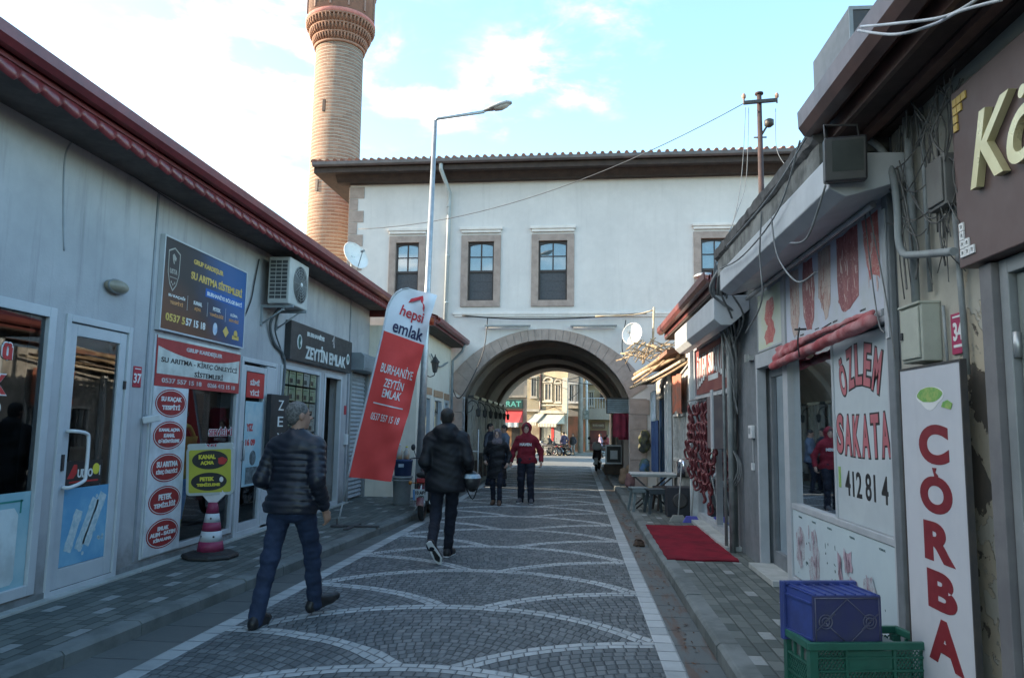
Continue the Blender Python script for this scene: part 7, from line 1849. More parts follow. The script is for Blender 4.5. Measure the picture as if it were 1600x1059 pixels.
# ---------------- electric pole with wires, chimney, dish
ex, ey = 3.45, 14.0
t = thing('electric_pole', 'old dark electric pole with short crossarm rising behind the roofs', 'pole', (ex, ey, 0))
q = MB(); q.tube([(ex, ey, 0), (ex, ey, 7.95)], [0.08, 0.045], 12); q.lathe([(0.08, 0), (0.08, 0.03)], 12, (ex, ey, 7.95)); part('pole', q, M('pole_rust', (0.06, 0.035, 0.035), (0.035, 0.025, 0.026), 6, 0.8, 0.4, 30), t)
q = MB(); q.cbox((ex, ey - 0.07, 7.78), (0.62, 0.06, 0.06), (0, rad(-4), 0)); part('crossarm', q, IRON, t)
for sx in (-0.30, 0.31):
    q = MB(); q.lathe([(0.015, 0), (0.015, 0.1), (0.035, 0.11), (0.04, 0.16), (0.02, 0.2)], 10, (ex + sx, ey - 0.07, 7.74)); part('insulator', q, M('insulator', (0.35, 0.22, 0.16)), t)
q = MB(); q.lathe([(0.04, -0.08), (0.09, -0.04), (0.09, 0.05), (0.04, 0.08)], 12, (ex + 0.16, ey - 0.05, 7.36)); q.tube([(ex, ey, 7.1), (ex + 0.12, ey - 0.05, 7.3)], 0.02, 6); q.tube([(ex - 0.12, ey, 7.1), (ex + 0.12, ey, 7.1)], 0.015, 6); part('lamp', q, IRON, t)
q = MB()
q.tube(cable([(ex - 0.3, ey - 0.07, 7.75), tuple(gy(560, 358, 17.6))], 24, 0.55), 0.009, 4)
for pts in (((1165, 168), (1160, 260), (1150, 330), (1125, 405)), ((1170, 168), (1166, 280), (1152, 330), (1128, 390)), ((1212, 170), (1213, 230), (1228, 260))):
    q.tube(cable([gy(pts[0][0], pts[0][1], 14)] + [gy(a, b, 13 - 1.2 * k) for k, (a, b) in enumerate(pts[1:])], 6), 0.006, 4)
single('overhead_wire', q, M('wire_grey', (0.12, 0.13, 0.14)), 'thin overhead wires from the old pole across the street and down to the shop roofs', 'wire', fix=False)
t = thing('roof_chimney', 'small grey flue pipe with a flat cowl behind the red brown roof', 'chimney', (2.2, 13.0, 3.5))
q = MB(); q.tube([(2.2, 13, 3.5), (2.2, 13, 4.1)], 0.09, 14); part('flue', q, STEEL, t); q = MB(); q.lathe([(0.17, 0), (0.19, 0.02), (0.12, 0.07), (0.02, 0.09)], 16, (2.2, 13, 4.2)); q.tube([(2.12, 13, 4.1), (2.12, 13, 4.22)], 0.01, 5); q.tube([(2.28, 13, 4.1), (2.28, 13, 4.22)], 0.01, 5); part('cowl', q, STEEL, t)
dish('satellite_dish', 'round white satellite dish on the wall right of the arch', tuple(gy(990, 523, 19.35)), 0.29, rad(-118), rad(12), 0.5)

# ---------------- crates
def crate(name, label, loc, rz, L, W, H, mt, tilt=None, open_pat=True, rib=0.012):
    t = thing(name, label, 'crate', loc, rz)
    return t
gz = 0.106
t = thing('green_crate', 'large green slatted plastic crate on the pavement holding a blue crate', 'crate', (1.29, 4.42, gz), rad(9))
GRN = M('crate_green', (0.018, 0.105, 0.075), (0.014, 0.08, 0.058), 5, 0.4, 0.1, 60, spec=0.45)
L, W, H = 0.70, 0.34, 0.335
q = MB()
# solid corner posts, rim, base, then diamond lattice
for x, y in ((0, 0), (L - 0.045, 0), (0, W - 0.045), (L - 0.045, W - 0.045)): q.box((x, y, 0), (x + 0.045, y + 0.045, H - 0.045))
q.box((0.0, 0.0, 0.0), (L, W, 0.02))
part('base', q, GRN, t, world=False)
q = MB()
for (a, b, c, d) in ((-0.012, -0.012, L + 0.012, 0.018), (-0.012, W - 0.018, L + 0.012, W + 0.012), (-0.012, 0.0181, 0.018, W - 0.0181), (L - 0.018, 0.0181, L + 0.012, W - 0.0181)): q.box((a, b, H - 0.042), (c, d, H))
part('rim', q, GRN, t, world=False, bevel=0.005)
def lattice(mb, p, x0, x1, z0, z1, dx, dz, w_, th, off):
    """crossing strips clipped to a rectangle; p(x,z,d)->point"""
    slope = dz / dx
    for sg in (1, -1):
        k = -int((z1 - z0) / dz) - 2
        xs = x0 - (z1 - z0) / slope
        while xs < x1 + (z1 - z0) / slope:
            xa, za = xs, (z0 if sg > 0 else z1); xb, zb_ = xs + (z1 - z0) / slope, (z1 if sg > 0 else z0)
            ta, tb = max(0, (x0 - xa) / (xb - xa)), min(1, (x1 - xa) / (xb - xa))
            if tb > ta:
                A = (xa + (xb - xa) * ta, za + (zb_ - za) * ta); B = (xa + (xb - xa) * tb, za + (zb_ - za) * tb)
                nx, nz = -(B[1] - A[1]), (B[0] - A[0]); l = math.hypot(nx, nz)
                if l > 1e-6:
                    nx, nz = nx / l * w_ / 2, nz / l * w_ / 2; d0 = off + (0.0007 if sg > 0 else 0)
                    mb.prism([p(A[0] - nx, A[1] - nz, d0), p(B[0] - nx, B[1] - nz, d0), p(B[0] + nx, B[1] + nz, d0), p(A[0] + nx, A[1] + nz, d0)], Vector(p(0, 0, th)) - Vector(p(0, 0, 0)))
            xs += dx
pf = lambda x, z, d: (x, 0.012 + d, z); ps = lambda y, z, d: (0.012 + d, y, z); pbk = lambda x, z, d: (x, W - 0.012 - d, z); ps2 = lambda y, z, d: (L - 0.012 - d, y, z)
q = MB()
for a, b in ((0.05, 0.21), (0.49, 0.65)): lattice(q, pf, a, b, 0.03, H - 0.05, 0.022, 0.032, 0.006, 0.006, 0.0)
lattice(q, pf, 0.22, 0.48, 0.03, 0.17, 0.022, 0.032, 0.006, 0.006, 0.0); q.box((0.225, 0.010, 0.185), (0.475, 0.02, H - 0.05))
for x in (0.205, 0.48): q.box((x, 0.004, 0.02), (x + 0.016, 0.022, H - 0.043))
for z in (0.175, 0.245): q.box((0.046, 0.003, z), (L - 0.046, 0.02, z + 0.01))
part('front_side', q, GRN, t, world=False)
q = MB(); lattice(q, pbk, 0.05, 0.65, 0.03, H - 0.05, 0.022, 0.032, 0.006, 0.006, 0.0); q.box((0.046, W - 0.02, 0.16), (L - 0.046, W - 0.003, 0.175)); part('back_side', q, GRN, t, world=False)
for p_, nm in ((ps, 'end'), (ps2, 'end')):
    q = MB(); lattice(q, p_, 0.05, W - 0.05, 0.03, 0.2, 0.022, 0.032, 0.006, 0.006, 0.0)
    for z in (0.02, 0.1, 0.2): q.prism([p_(0.046, z, -0.008), p_(W - 0.046, z, -0.008), p_(W - 0.046, z + 0.012, -0.008), p_(0.046, z + 0.012, -0.008)], Vector(p_(0, 0, 0.02)) - Vector(p_(0, 0, 0)))
    for y in (0.12, 0.21): q.prism([p_(y, 0.2, -0.006), p_(y + 0.012, 0.2, -0.006), p_(y + 0.012, H - 0.043, -0.006), p_(y, H - 0.043, -0.006)], Vector(p_(0, 0, 0.016)) - Vector(p_(0, 0, 0)))
    part('end_side', q, GRN, t, world=False)
t = thing('foam_box', 'pale foam box filling the bottom of the green crate', 'box', (1.29, 4.42, gz + 0.022), rad(9))
q = MB(); q.box((0.03, 0.03, 0), (0.6, W - 0.035, 0.265)); part('box', q, M('foam', (0.20, 0.24, 0.24)), t, world=False, bevel=0.01)
# blue crate on its side inside the green one: its bottom faces the camera
BLU = M('crate_blue', (0.035, 0.06, 0.23), (0.032, 0.048, 0.165), 5, 0.38, 0.1, 60, spec=0.5)
BLUS = M('crate_scuffed', (0.028, 0.034, 0.11), (0.036, 0.042, 0.10), 7, 0.6, 0.2, 60, streak=0.2)
t = thing('blue_crate', 'solid blue plastic crate lying on its side inside the green crate', 'crate', (1.325, 4.46, gz + 0.292), rad(9))
L2, D2, H2 = 0.40, 0.285, 0.285                                   # along x, away from camera, tall
def tp(x, y, z):                                               # the box flares towards its open rim at the back
    f = y / D2; return ((x - L2 / 2) * (1 + 0.04 * f) + L2 / 2 - 0.035 * f, y, z * (1 + 0.02 * f))
q = MB(); q.add([tp(0.0, 0.004, 0.0), tp(L2, 0.004, 0.0), tp(L2, 0.004, H2 - 0.004), tp(0, 0.004, H2 - 0.004), tp(0.0, 0.012, 0.0), tp(L2, 0.012, 0.0), tp(L2, 0.012, H2 - 0.004), tp(0, 0.012, H2 - 0.004)], [(0, 3, 2, 1), (4, 5, 6, 7), (0, 1, 5, 4), (1, 2, 6, 5), (2, 3, 7, 6), (3, 0, 4, 7)])
part('bottom', q, BLUS, t, world=False, bevel=0.012)
q = MB()
def slab(c0, c1, th): 
    pass
def wallp(mb, f0, f1):   # quad tube wall between inner/outer profiles
    mb.add(f0 + f1, [(0, 1, 2, 3), (4, 7, 6, 5), (0, 4, 5, 1), (1, 5, 6, 2), (2, 6, 7, 3), (3, 7, 4, 0)])
T_ = 0.006
wallp(q, [tp(0, 0.012, 0), tp(T_, 0.012, 0), tp(T_, 0.012, H2), tp(0, 0.012, H2)], [tp(0, D2, 0), tp(T_, D2, 0), tp(T_, D2, H2), tp(0, D2, H2)])
wallp(q, [tp(L2 - T_, 0.012, 0), tp(L2, 0.012, 0), tp(L2, 0.012, H2), tp(L2 - T_, 0.012, H2)], [tp(L2 - T_, D2, 0), tp(L2, D2, 0), tp(L2, D2, H2), tp(L2 - T_, D2, H2)])
wallp(q, [tp(0, 0.012, H2 - T_), tp(L2, 0.012, H2 - T_), tp(L2, 0.012, H2), tp(0, 0.012, H2)], [tp(0, D2, H2 - T_), tp(L2, D2, H2 - T_), tp(L2, D2, H2), tp(0, D2, H2)])
wallp(q, [tp(0, 0.012, 0), tp(L2, 0.012, 0), tp(L2, 0.012, T_), tp(0, 0.012, T_)], [tp(0, D2, 0), tp(L2, D2, 0), tp(L2, D2, T_), tp(0, D2, T_)])
part('side_walls', q, BLU, t, world=False)
q = MB()
for k in range(7):
    x = 0.025 + k * (L2 - 0.05) / 6; wallp(q, [tp(x - 0.004, 0.012, H2), tp(x + 0.004, 0.012, H2), tp(x + 0.004, 0.012, H2 + 0.008), tp(x - 0.004, 0.012, H2 + 0.008)], [tp(x - 0.004, D2, H2), tp(x + 0.004, D2, H2), tp(x + 0.004, D2, H2 + 0.012), tp(x - 0.004, D2, H2 + 0.012)])
for z in (0.04, H2 - 0.05): wallp(q, [tp(-0.01, 0.012, z), tp(0, 0.012, z), tp(0, 0.012, z + 0.01), tp(-0.01, 0.012, z + 0.01)], [tp(-0.01, D2, z), tp(0, D2, z), tp(0, D2, z + 0.01), tp(-0.01, D2, z + 0.01)])
part('ribs', q, BLU, t, world=False)
q = MB(); ring_frame(q, lambda u, z, d: tp(u, D2 - 0.03 + d, z), -0.022, L2 + 0.022, -0.02, H2 + 0.022, 0.022, 0.0, 0.035); part('rim', q, BLU, t, world=False, bevel=0.005)
q = MB(); RC = M('crate_rib_worn', (0.10, 0.105, 0.15), (0.06, 0.065, 0.12), 12, 0.6)
def seg_(a, b, w_=0.006): q.tube([(a[0], 0.002, a[1]), (b[0], 0.002, b[1])], w_ * 0.6, 5)
cx_, cz_ = L2 / 2, H2 * 0.5
dm_ = [(cx_, H2 - 0.02), (cx_ + 0.135, cz_), (cx_, 0.02), (cx_ - 0.135, cz_)]
for k in range(4): seg_(dm_[k], dm_[(k + 1) % 4])
seg_((0.015, 0.012), (0.015, H2 - 0.015)); seg_((L2 - 0.015, 0.012), (L2 - 0.015, H2 - 0.015)); seg_((0.015, H2 - 0.015), (L2 - 0.015, H2 - 0.015))
for sx in (-1, 1):
    for r in (0.038, 0.022): q.tube([(cx_ + sx * 0.128 + r * math.cos(a), 0.001, cz_ + r * math.sin(a)) for a in [2 * PI * i / 20 for i in range(21)]], 0.004, 5, caps=False)
    seg_((cx_ + sx * 0.128, cz_), (cx_ + sx * 0.128 - 0.05, cz_ - 0.045)); seg_((cx_ + sx * 0.128, cz_), (cx_ + sx * 0.128 + 0.055, cz_ + 0.045))
part('bottom_ribs', q, RC, t, world=False, fix=False)
# ================================================================ INSIDE THE ARCH (left side)
CREAMM = M('shutter_cream', (0.34, 0.32, 0.28), (0.24, 0.22, 0.20), 4, 0.6, 0.2, 30, streak=0.3)
ARX = -2.98
for k in range(6):
    y = 20.6 + 1.75 * k
    t = thing('folded_shutter', ['first', 'second', 'third', 'fourth', 'fifth', 'sixth'][k] + ' pale fluted shutter from the street end on the left wall inside the arch', 'shutter', (ARX, y, 0.104), 0, 'fluted shutters inside the arch')
    q = MB()
    for j in range(8):
        q.box((0.0, j * 0.14, 0.0), (0.10 + 0.03 * (j % 2), j * 0.14 + 0.12, 2.25))
    part('slats', q, CREAMM, t, world=False); q = MB(); q.box((0, -0.03, 2.251), (0.16, 1.15, 2.33)); part('head_rail', q, IRON, t, world=False)
for k in range(7):
    y = 20.4 + 1.5 * k
    t = thing('wall_bracket', ['nearest', 'second nearest', 'third nearest', 'fourth nearest', 'fifth nearest', 'sixth nearest', 'farthest'][k] + ' black iron bracket lamp along the left wall inside the arch', 'lantern', (ARX + 0.02, y, 1.95), 0, 'iron brackets inside the arch')
    q = MB(); q.tube(cable([(0, 0, 0.25), (0.12, 0, 0.33), (0.26, 0, 0.25), (0.3, 0, 0.1)], 5), 0.016, 6); q.tube(cable([(0.0, 0, 0.0), (0.1, 0, 0.05), (0.16, 0, 0.2)], 5), 0.012, 6); q.box((-0.02, -0.03, -0.05), (0.01, 0.03, 0.3)); part('bracket', q, IRON, t, world=False)
    q = MB(); q.lathe([(0.02, -0.14), (0.05, -0.1), (0.07, 0.06), (0.03, 0.1)], 6, (0.3, 0, 0.02), smooth=False); part('lamp', q, IRON, t, world=False)
t = thing('goods_stand', 'low clutter of boxes and racks along the foot of the left arch wall', 'stand', (-2.7, 22, 0.104))
random.seed(8)
for k in range(14): q = MB(); y = 20.6 + 0.7 * k; h_ = random.uniform(0.2, 0.8); q.box((-2.86, y, 0.104), (-2.86 + random.uniform(0.1, 0.25), y + random.uniform(0.2, 0.5), h_)); part('box', q, M('clutter_brown', (0.10, 0.075, 0.06), (0.05, 0.045, 0.04), 4, 0.9), t)
q = MB(); q.box((-2.9, 20.2, 0.9), (-2.6, 20.25, 0.93)); q.tube([(-2.62, 20.22, 0.104), (-2.62, 20.22, 1.5)], 0.015, 6); part('white_rail', q, WHITEP, t)

# ================================================================ BEYOND THE ARCH
def gzz(y): return gz_(y)
YEL = mat_stucco('stucco_yellow', (0.46, 0.38, 0.25), (0.34, 0.285, 0.20), 0.3, 12, 0.3)
YEL2 = mat_stucco('stucco_ochre', (0.44, 0.35, 0.23), (0.35, 0.28, 0.185), 0.3, 12, 0.3)
BEIGE = mat_stucco('stucco_beige', (0.42, 0.37, 0.31), (0.33, 0.295, 0.25), 0.3, 12, 0.3)
GREYW = mat_stucco('stucco_dull', (0.30, 0.30, 0.29), (0.22, 0.22, 0.215), 0.3, 12, 0.4)
TRIM = M('pale_trim', (0.50, 0.45, 0.37), (0.40, 0.36, 0.29), 3, 0.8)
DPANE = M('far_glass', (0.06, 0.07, 0.08), (0.12, 0.12, 0.11), 2, 0.2, spec=0.6)
def far_house(name, label, px0, px1, Y, rz, zh, depth, mat):
    """front plane through the two pixel columns at distance Y (near end), turned by rz; returns root, width and scale"""
    a = gy(px0, 660, Y); z0 = gzz(Y) - 0.05
    root = thing(name, label, 'building', (a.x, Y, z0), rz)
    d = ray(px1, 660); u = Vector((math.cos(rz), math.sin(rz)))
    # intersect view ray of px1 with the turned front line
    det = d.x * -u.y + d.y * u.x
    s_ = (-a.x * -0 + 0)
    # solve a + u*w = d*t
    A = np.array([[u.x, -d.x], [u.y, -d.y]]); bb = np.array([-a.x, -Y]); w_, t_ = np.linalg.solve(A, bb)
    B = (a.x + u.x * w_, Y + u.y * w_); k = 1 + depth / Y
    fp = [(a.x, Y), B, (B[0] * k, B[1] * k), (a.x * k, Y * k)]
    inv = Matrix.Rotation(-rz, 4, 'Z')
    q = MB(); q.prism([inv @ Vector((x - a.x, y - Y, 0)) for x, y in fp], (0, 0, zh)); part('wall', q, mat, root, world=False)
    return root, w_, Y, z0, rz, (a.x, Y)
def loc_of(H, px, py):
    """pixel -> local (u, z) on the turned front plane"""
    root, w_, Y, z0, rz, a = H; d = ray(px, py); u = Vector((math.cos(rz), math.sin(rz)))
    A = np.array([[u.x, -d.x], [u.y, -d.y]]); bb = np.array([-a[0], -a[1]]); s_, t_ = np.linalg.solve(A, bb)
    return s_, CAM_H + d.z * t_ - z0
def hbox(H, name, px0, py0, px1, py1, d0, d1, mat, parent=None, bevel=0):
    u0, z1 = loc_of(H, px0, py0); u1, z0 = loc_of(H, px1, py1); q = MB(); q.box((u0, d0, z0), (u1, d1, z1))
    return part(name, q, mat, parent or H[0], world=False)
def hwindow(H, px0, py0, px1, py1, arch=False, fr=TRIM, pane=DPANE):
    u0, z1 = loc_of(H, px0, py0); u1, z0 = loc_of(H, px1, py1); w_ = (u1 - u0) * 0.14
    q = MB(); ring_frame(q, lambda u, z, d: (u, d, z), u0, u1, z0, z1, w_, -0.10, 0.0)
    q.box((u0 - w_, -0.16, z0 - 0.12), (u1 + w_, 0, z0 - 0.001)); q.box((u0 - w_, -0.16, z1 + 0.001), (u1 + w_, 0, z1 + 0.12))
    q.box(((u0 + u1) / 2 - 0.03, -0.06, z0 + w_), ((u0 + u1) / 2 + 0.03, -0.0, z1 - w_))
    if arch:
        c = (u0 + u1) / 2; R_ = (u1 - u0) / 2 + w_
        pts = [(c + R_ * math.cos(a), -0.12, z1 + 0.121 + R_ * 0.8 * math.sin(a)) for a in [PI * i / 12 for i in range(13)]]; pi_ = [(c + R_ * 0.7 * math.cos(a), -0.12, z1 + 0.121 + R_ * 0.56 * math.sin(a)) for a in [PI * i / 12 for i in range(13)]]
        for i in range(12): q.prism([pts[i], pts[i + 1], pi_[i + 1], pi_[i]], (0, 0.119, 0))
    o = part('window', q, fr, H[0], world=False)
    q = MB(); q.box((u0 + w_, -0.02, z0 + w_), (u1 - w_, -0.004, z1 - w_)); part('pane', q, pane, o, world=False); return o
def awning(name, label, H, px0, py0, px1, py1, out, drop, mat, val, parts_group=None):
    u0, z0 = loc_of(H, px0, py0); u1, z1 = loc_of(H, px1, py1)
    root = H[0]; rz = H[4]
    p = Vector((H[5][0], H[5][1], 0)) + Vector((math.cos(rz), math.sin(rz), 0)) * ((u0 + u1) / 2)
    t = thing(name, label, 'awning', (p.x, p.y, H[3] + z0), rz, parts_group); w_ = (u1 - u0) / 2
    q = MB(); P = [[(-w_ + 2 * w_ * c / 12, -out * r_ / 6, -drop * r_ / 6 - 0.05 * math.sin(PI * r_ / 6) + 0.012 * math.sin(c * 2.2) * r_ / 6) for c in range(13)] for r_ in range(7)]; q.grid(P)
    q.poly([(-w_, 0, 0), (-w_, -out, -drop), (-w_, 0, -drop)]); q.poly([(w_, 0, 0), (w_, -out, -drop), (w_, 0, -drop)])
    part('fabric', q, mat, t, world=False, fix=False)
    q = MB(); P = [[(-w_ + 2 * w_ * c / 24, -out - 0.003 - 0.01 * math.sin(c * 1.7), -drop - 0.24 * r_ + (0.03 * (c % 2) if r_ else 0)) for c in range(25)] for r_ in range(2)]; q.grid(P, smooth=False); part('valance', q, val, t, world=False, fix=False)
    q = MB(); 
    for x in (-w_ + 0.03, w_ - 0.03): q.tube([(x, 0, -drop * 0.9), (x, -out, -drop - 0.02)], 0.02, 6)
    part('arms', q, STEEL, t, world=False); return t
# spice shop: beige building at the left
H1 = far_house('spice_shop_building', 'beige corner building with a green shop sign seen at the left through the arch', 600, 823, 38.5, rad(-8), 8.5, 9, BEIGE)
hbox(H1, 'cornice', 640, 617, 823, 621, -0.12, 0.0, TRIM)
def painted_glow(): return M('shop_front_painted_glow', (0.45, 0.26, 0.12), (0.14, 0.09, 0.06), 2.2, 0.5)  # warm interior light painted into the colour of an opaque front
hbox(H1, 'shop_front', 760, 665, 819, 712, -0.05, 0.0, painted_glow())
hbox(H1, 'door', 800, 668, 812, 712, -0.08, -0.051, IRON)
s0 = loc_of(H1, 757, 624); s1 = loc_of(H1, 817, 638)
pr = Vector((H1[5][0], H1[5][1], 0)) + Vector((math.cos(H1[4]), math.sin(H1[4]), 0)) * s0[0]
t = thing('shop_sign', 'dark green sign with pale turquoise letters ending ARAT seen through the arch', 'sign', (pr.x, pr.y, H1[3] + s1[1]), H1[4])
W_, HH = s1[0] - s0[0], s0[1] - s1[1]
q = MB(); q.box((0, -0.16, 0), (W_, -0.01, HH)); part('panel', q, M('sign_deep_green', (0.03, 0.09, 0.08)), t, world=False)
q = MB(); put_text(q, 'BAHARAT', frame((0, -0.161, 0), (1, 0, 0), (0, -1, 0)), W_ * 0.5 , HH * 0.5, HH * 0.62, 0.008, width=W_ * 0.94); part('lettering', q, M('sign_turquoise', (0.16, 0.60, 0.50)), t, world=False)
awning('shop_awning', 'bright red shop awning below the green sign beyond the arch', H1, 757, 640, 817, 640, 1.0, 0.62, M('awning_bright_red', (0.60, 0.075, 0.075), (0.52, 0.06, 0.06), 3, 0.7), P_WHITE)
hwindow(H1, 770, 585, 785, 612)
# the yellow house: two faces meeting at a corner pipe
H2 = far_house('yellow_house', 'ornate yellow house with arched windows seen through the arch', 806, 844, 56.6, rad(-12), 9.5, 7, YEL)
hwindow(H2, 830, 590, 839, 620); hbox(H2, 'cornice', 812, 639, 844, 643, -0.25, 0.0, TRIM); hbox(H2, 'shop_front', 822, 664, 843, 712, -0.06, 0, M('front_cream', (0.50, 0.42, 0.30), (0.30, 0.22, 0.15), 1.5, 0.6))
H3 = far_house('yellow_house_wing', 'bow fronted wing of the yellow house above the two cream awnings', 844, 887, 56.3, rad(-24), 9.5, 7, YEL)
hwindow(H3, 851, 598, 863, 626, True); hwindow(H3, 868, 600, 877, 628, True); hbox(H3, 'cornice', 843, 641, 888, 646, -0.3, 0.0, TRIM); hbox(H3, 'pilaster', 880, 590, 887, 708, -0.15, 0.0, TRIM); hbox(H3, 'string_course', 844, 632, 880, 634, -0.1, 0, TRIM)
q = MB(); u_, z_1 = loc_of(H3, 844, 585); q.tube([(0.05, -0.1, 0.3), (0.05, -0.1, z_1)], 0.07, 8); part('downpipe', q, BROWN, H3[0], world=False)
hbox(H3, 'shop_front', 846, 664, 862, 708, -0.05, 0, M('front_glass', (0.36, 0.36, 0.30), (0.10, 0.11, 0.11), 1.2, 0.3)); hbox(H3, 'door', 862, 664, 866, 708, -0.07, 0, P_RED); hbox(H3, 'grey_door', 866, 664, 876, 708, -0.05, 0, GREYP)
AWC = M('awning_cream', (0.50, 0.47, 0.39), (0.40, 0.375, 0.31), 4, 0.8)
awning('shop_awning', 'left cream awning on the yellow house beyond the arch', H3, 838, 643, 853, 645, 1.6, 0.8, AWC, AWC, 'cream awnings on the yellow house')
awning('shop_awning', 'right cream awning on the yellow house beyond the arch', H3, 856, 645, 884, 649, 1.6, 0.8, AWC, AWC, 'cream awnings on the yellow house')
# grey narrow house
H4 = far_house('grey_house', 'narrow dull grey house with dark ground floor behind the concrete pole', 882, 920, 64.0, rad(-14), 8.6, 7, GREYW)
hwindow(H4, 889, 600, 898, 628, fr=WHITEP); hwindow(H4, 900, 600, 905, 628, fr=WHITEP); hbox(H4, 'cornice', 886, 634, 918, 638, -0.3, 0, TRIM); hbox(H4, 'shop_front', 887, 650, 915, 706, -0.06, 0, M('front_dark', (0.05, 0.045, 0.04), (0.12, 0.06, 0.05), 1.2, 0.4))
# balcony house
H5 = far_house('balcony_house', 'ochre house with long balcony railing seen at the right through the arch', 914, 1010, 63.0, rad(-12), 8.6, 8, YEL2)
b0 = loc_of(H5, 912, 638); b1 = loc_of(H5, 985, 656)
q = MB(); q.box((b0[0], -1.1, b1[1]), (b1[0], -1.0, b0[1])); q.box((b0[0], -1.0, b1[1]), (b1[0], 0, b1[1] + 0.15)); bal = part('balcony', q, BEIGE, H5[0], world=False)
q = MB(); u = b0[0]
while u < b1[0]: q.box((u, -1.07, b0[1]), (u + 0.03, -1.04, b0[1] + 0.8)); u += 0.22
q.box((b0[0], -1.08, b0[1] + 0.8), (b1[0], -1.03, b0[1] + 0.86)); part('railing', q, WHITEP, bal, world=False)
hwindow(H5, 920, 612, 928, 634); hwindow(H5, 948, 612, 958, 634); hbox(H5, 'cornice', 914, 596, 990, 600, -0.5, 0, TRIM)
hbox(H5, 'shop_front', 922, 672, 948, 704, -0.06, 0, M('front_maroon', (0.22, 0.06, 0.05), (0.08, 0.04, 0.04), 1.0, 0.5)); hbox(H5, 'roller_shutter', 951, 660, 966, 703, -0.06, 0, M('shutter_far', (0.50, 0.46, 0.40), (0.38, 0.35, 0.3), 2, 0.7)); hbox(H5, 'pilaster', 916, 660, 921, 705, -0.1, 0, TRIM)
s0 = loc_of(H5, 926, 659); s1 = loc_of(H5, 946, 670); rz = H5[4]
pr = Vector((H5[5][0], H5[5][1], 0)) + Vector((math.cos(rz), math.sin(rz), 0)) * s0[0]
t = thing('shop_sign', 'small brown shop sign with pale letters under the far balcony', 'sign', (pr.x, pr.y, H5[3] + s1[1]), rz)
W_, HH = s1[0] - s0[0], s0[1] - s1[1]
q = MB(); q.box((0, -0.25, 0), (W_, -0.08, HH)); part('panel', q, M('sign_dull_brown', (0.20, 0.13, 0.09)), t, world=False); q = MB(); put_text(q, 'KURUYEMİŞ', frame((0, -0.251, 0), (1, 0, 0), (0, -1, 0)), W_ / 2, HH / 2, HH * 0.45, 0.01, width=W_ * 0.85); part('lettering', q, TRIM, t, world=False)
s0 = loc_of(H5, 939, 618); pr = Vector((H5[5][0], H5[5][1], 0)) + Vector((math.cos(rz), math.sin(rz), 0)) * s0[0]
t = thing('air_conditioner', 'dark air conditioner box on the far ochre house above the balcony', 'air conditioner', (pr.x, pr.y, H5[3] + s0[1] - 0.4), rz)
q = MB(); q.box((0, -0.4, 0), (0.55, -0.01, 0.6)); part('casing', q, M('ac_far', (0.16, 0.12, 0.10)), t, world=False, bevel=0.03); q = MB(); q.lathe([(0.2, 0), (0.2, 0.02)], 16, mat=Matrix.Translation((0.27, -0.41, 0.3)) @ Matrix.Rotation(PI / 2, 4, 'X')); part('fan', q, IRON, t, world=False)
# utility pole
pb = gy(907, 700, 60.0)
t = thing('utility_pole', 'pale concrete utility pole with cables in front of the far grey house', 'pole', (pb.x, 60.0, gzz(60) - 0.1))
q = MB(); q.tube([(0, 0, 0), (0, 0, 9.5)], [0.24, 0.15], 10); part('pole', q, M('pole_concrete', (0.36, 0.34, 0.31), (0.28, 0.26, 0.24), 3, 0.9), t, world=False)
q = MB(); q.box((0.3, -0.25, 2.9), (0.65, 0.05, 3.6)); q.tube([(0, 0, 3.3), (0.4, 0, 3.3)], 0.04, 6); part('lamp_box', q, M('pole_box', (0.12, 0.14, 0.12), (0.3, 0.3, 0.28), 6), t, world=False)
q = MB(); q.tube([(0.5, 0, 0.5), (0.45, 0.0, 9)], 0.09, 8); part('side_pipe', q, WHITEP, t, world=False)
w_ = MB()
for (a, b, Ya, c, d, Yb) in ((820, 590, 54, 907, 588, 60), (850, 586, 54, 985, 602, 62), (845, 640, 54, 907, 610, 60)): w_.tube(cable([gy(a, b, Ya), gy(c, d, Yb)], 10, 0.3), 0.03, 4)
single('overhead_wire', w_, CABLE, 'dark wires crossing in front of the far yellow house', 'wire', fix=False)
# far pavement
pv = MB(); 
for a, b in ((905, 1000),): 
    A = gp(898, 699, gzz(62)); pv.box((A.x, 58.5, gzz(60) - 0.1), (A.x + 12, 64.5, gzz(60) + 0.14))
struct('pavement_far', pv, M('pavement_stone', (0.32, 0.32, 0.30), (0.24, 0.24, 0.225), 1.5, 0.9))
pv = MB(); pv.box((-9, 37.2, gzz(38) - 0.1), (gy(823, 700, 39.5).x - 0.3, 39.9, gzz(38) + 0.12)); pv.box((-4.9, 50, gzz(50) - 0.1), (gy(838, 700, 52).x, 55.5, gzz(52) + 0.12)); struct('pavement_spice_shop', pv, M('pavement_stone', ()))
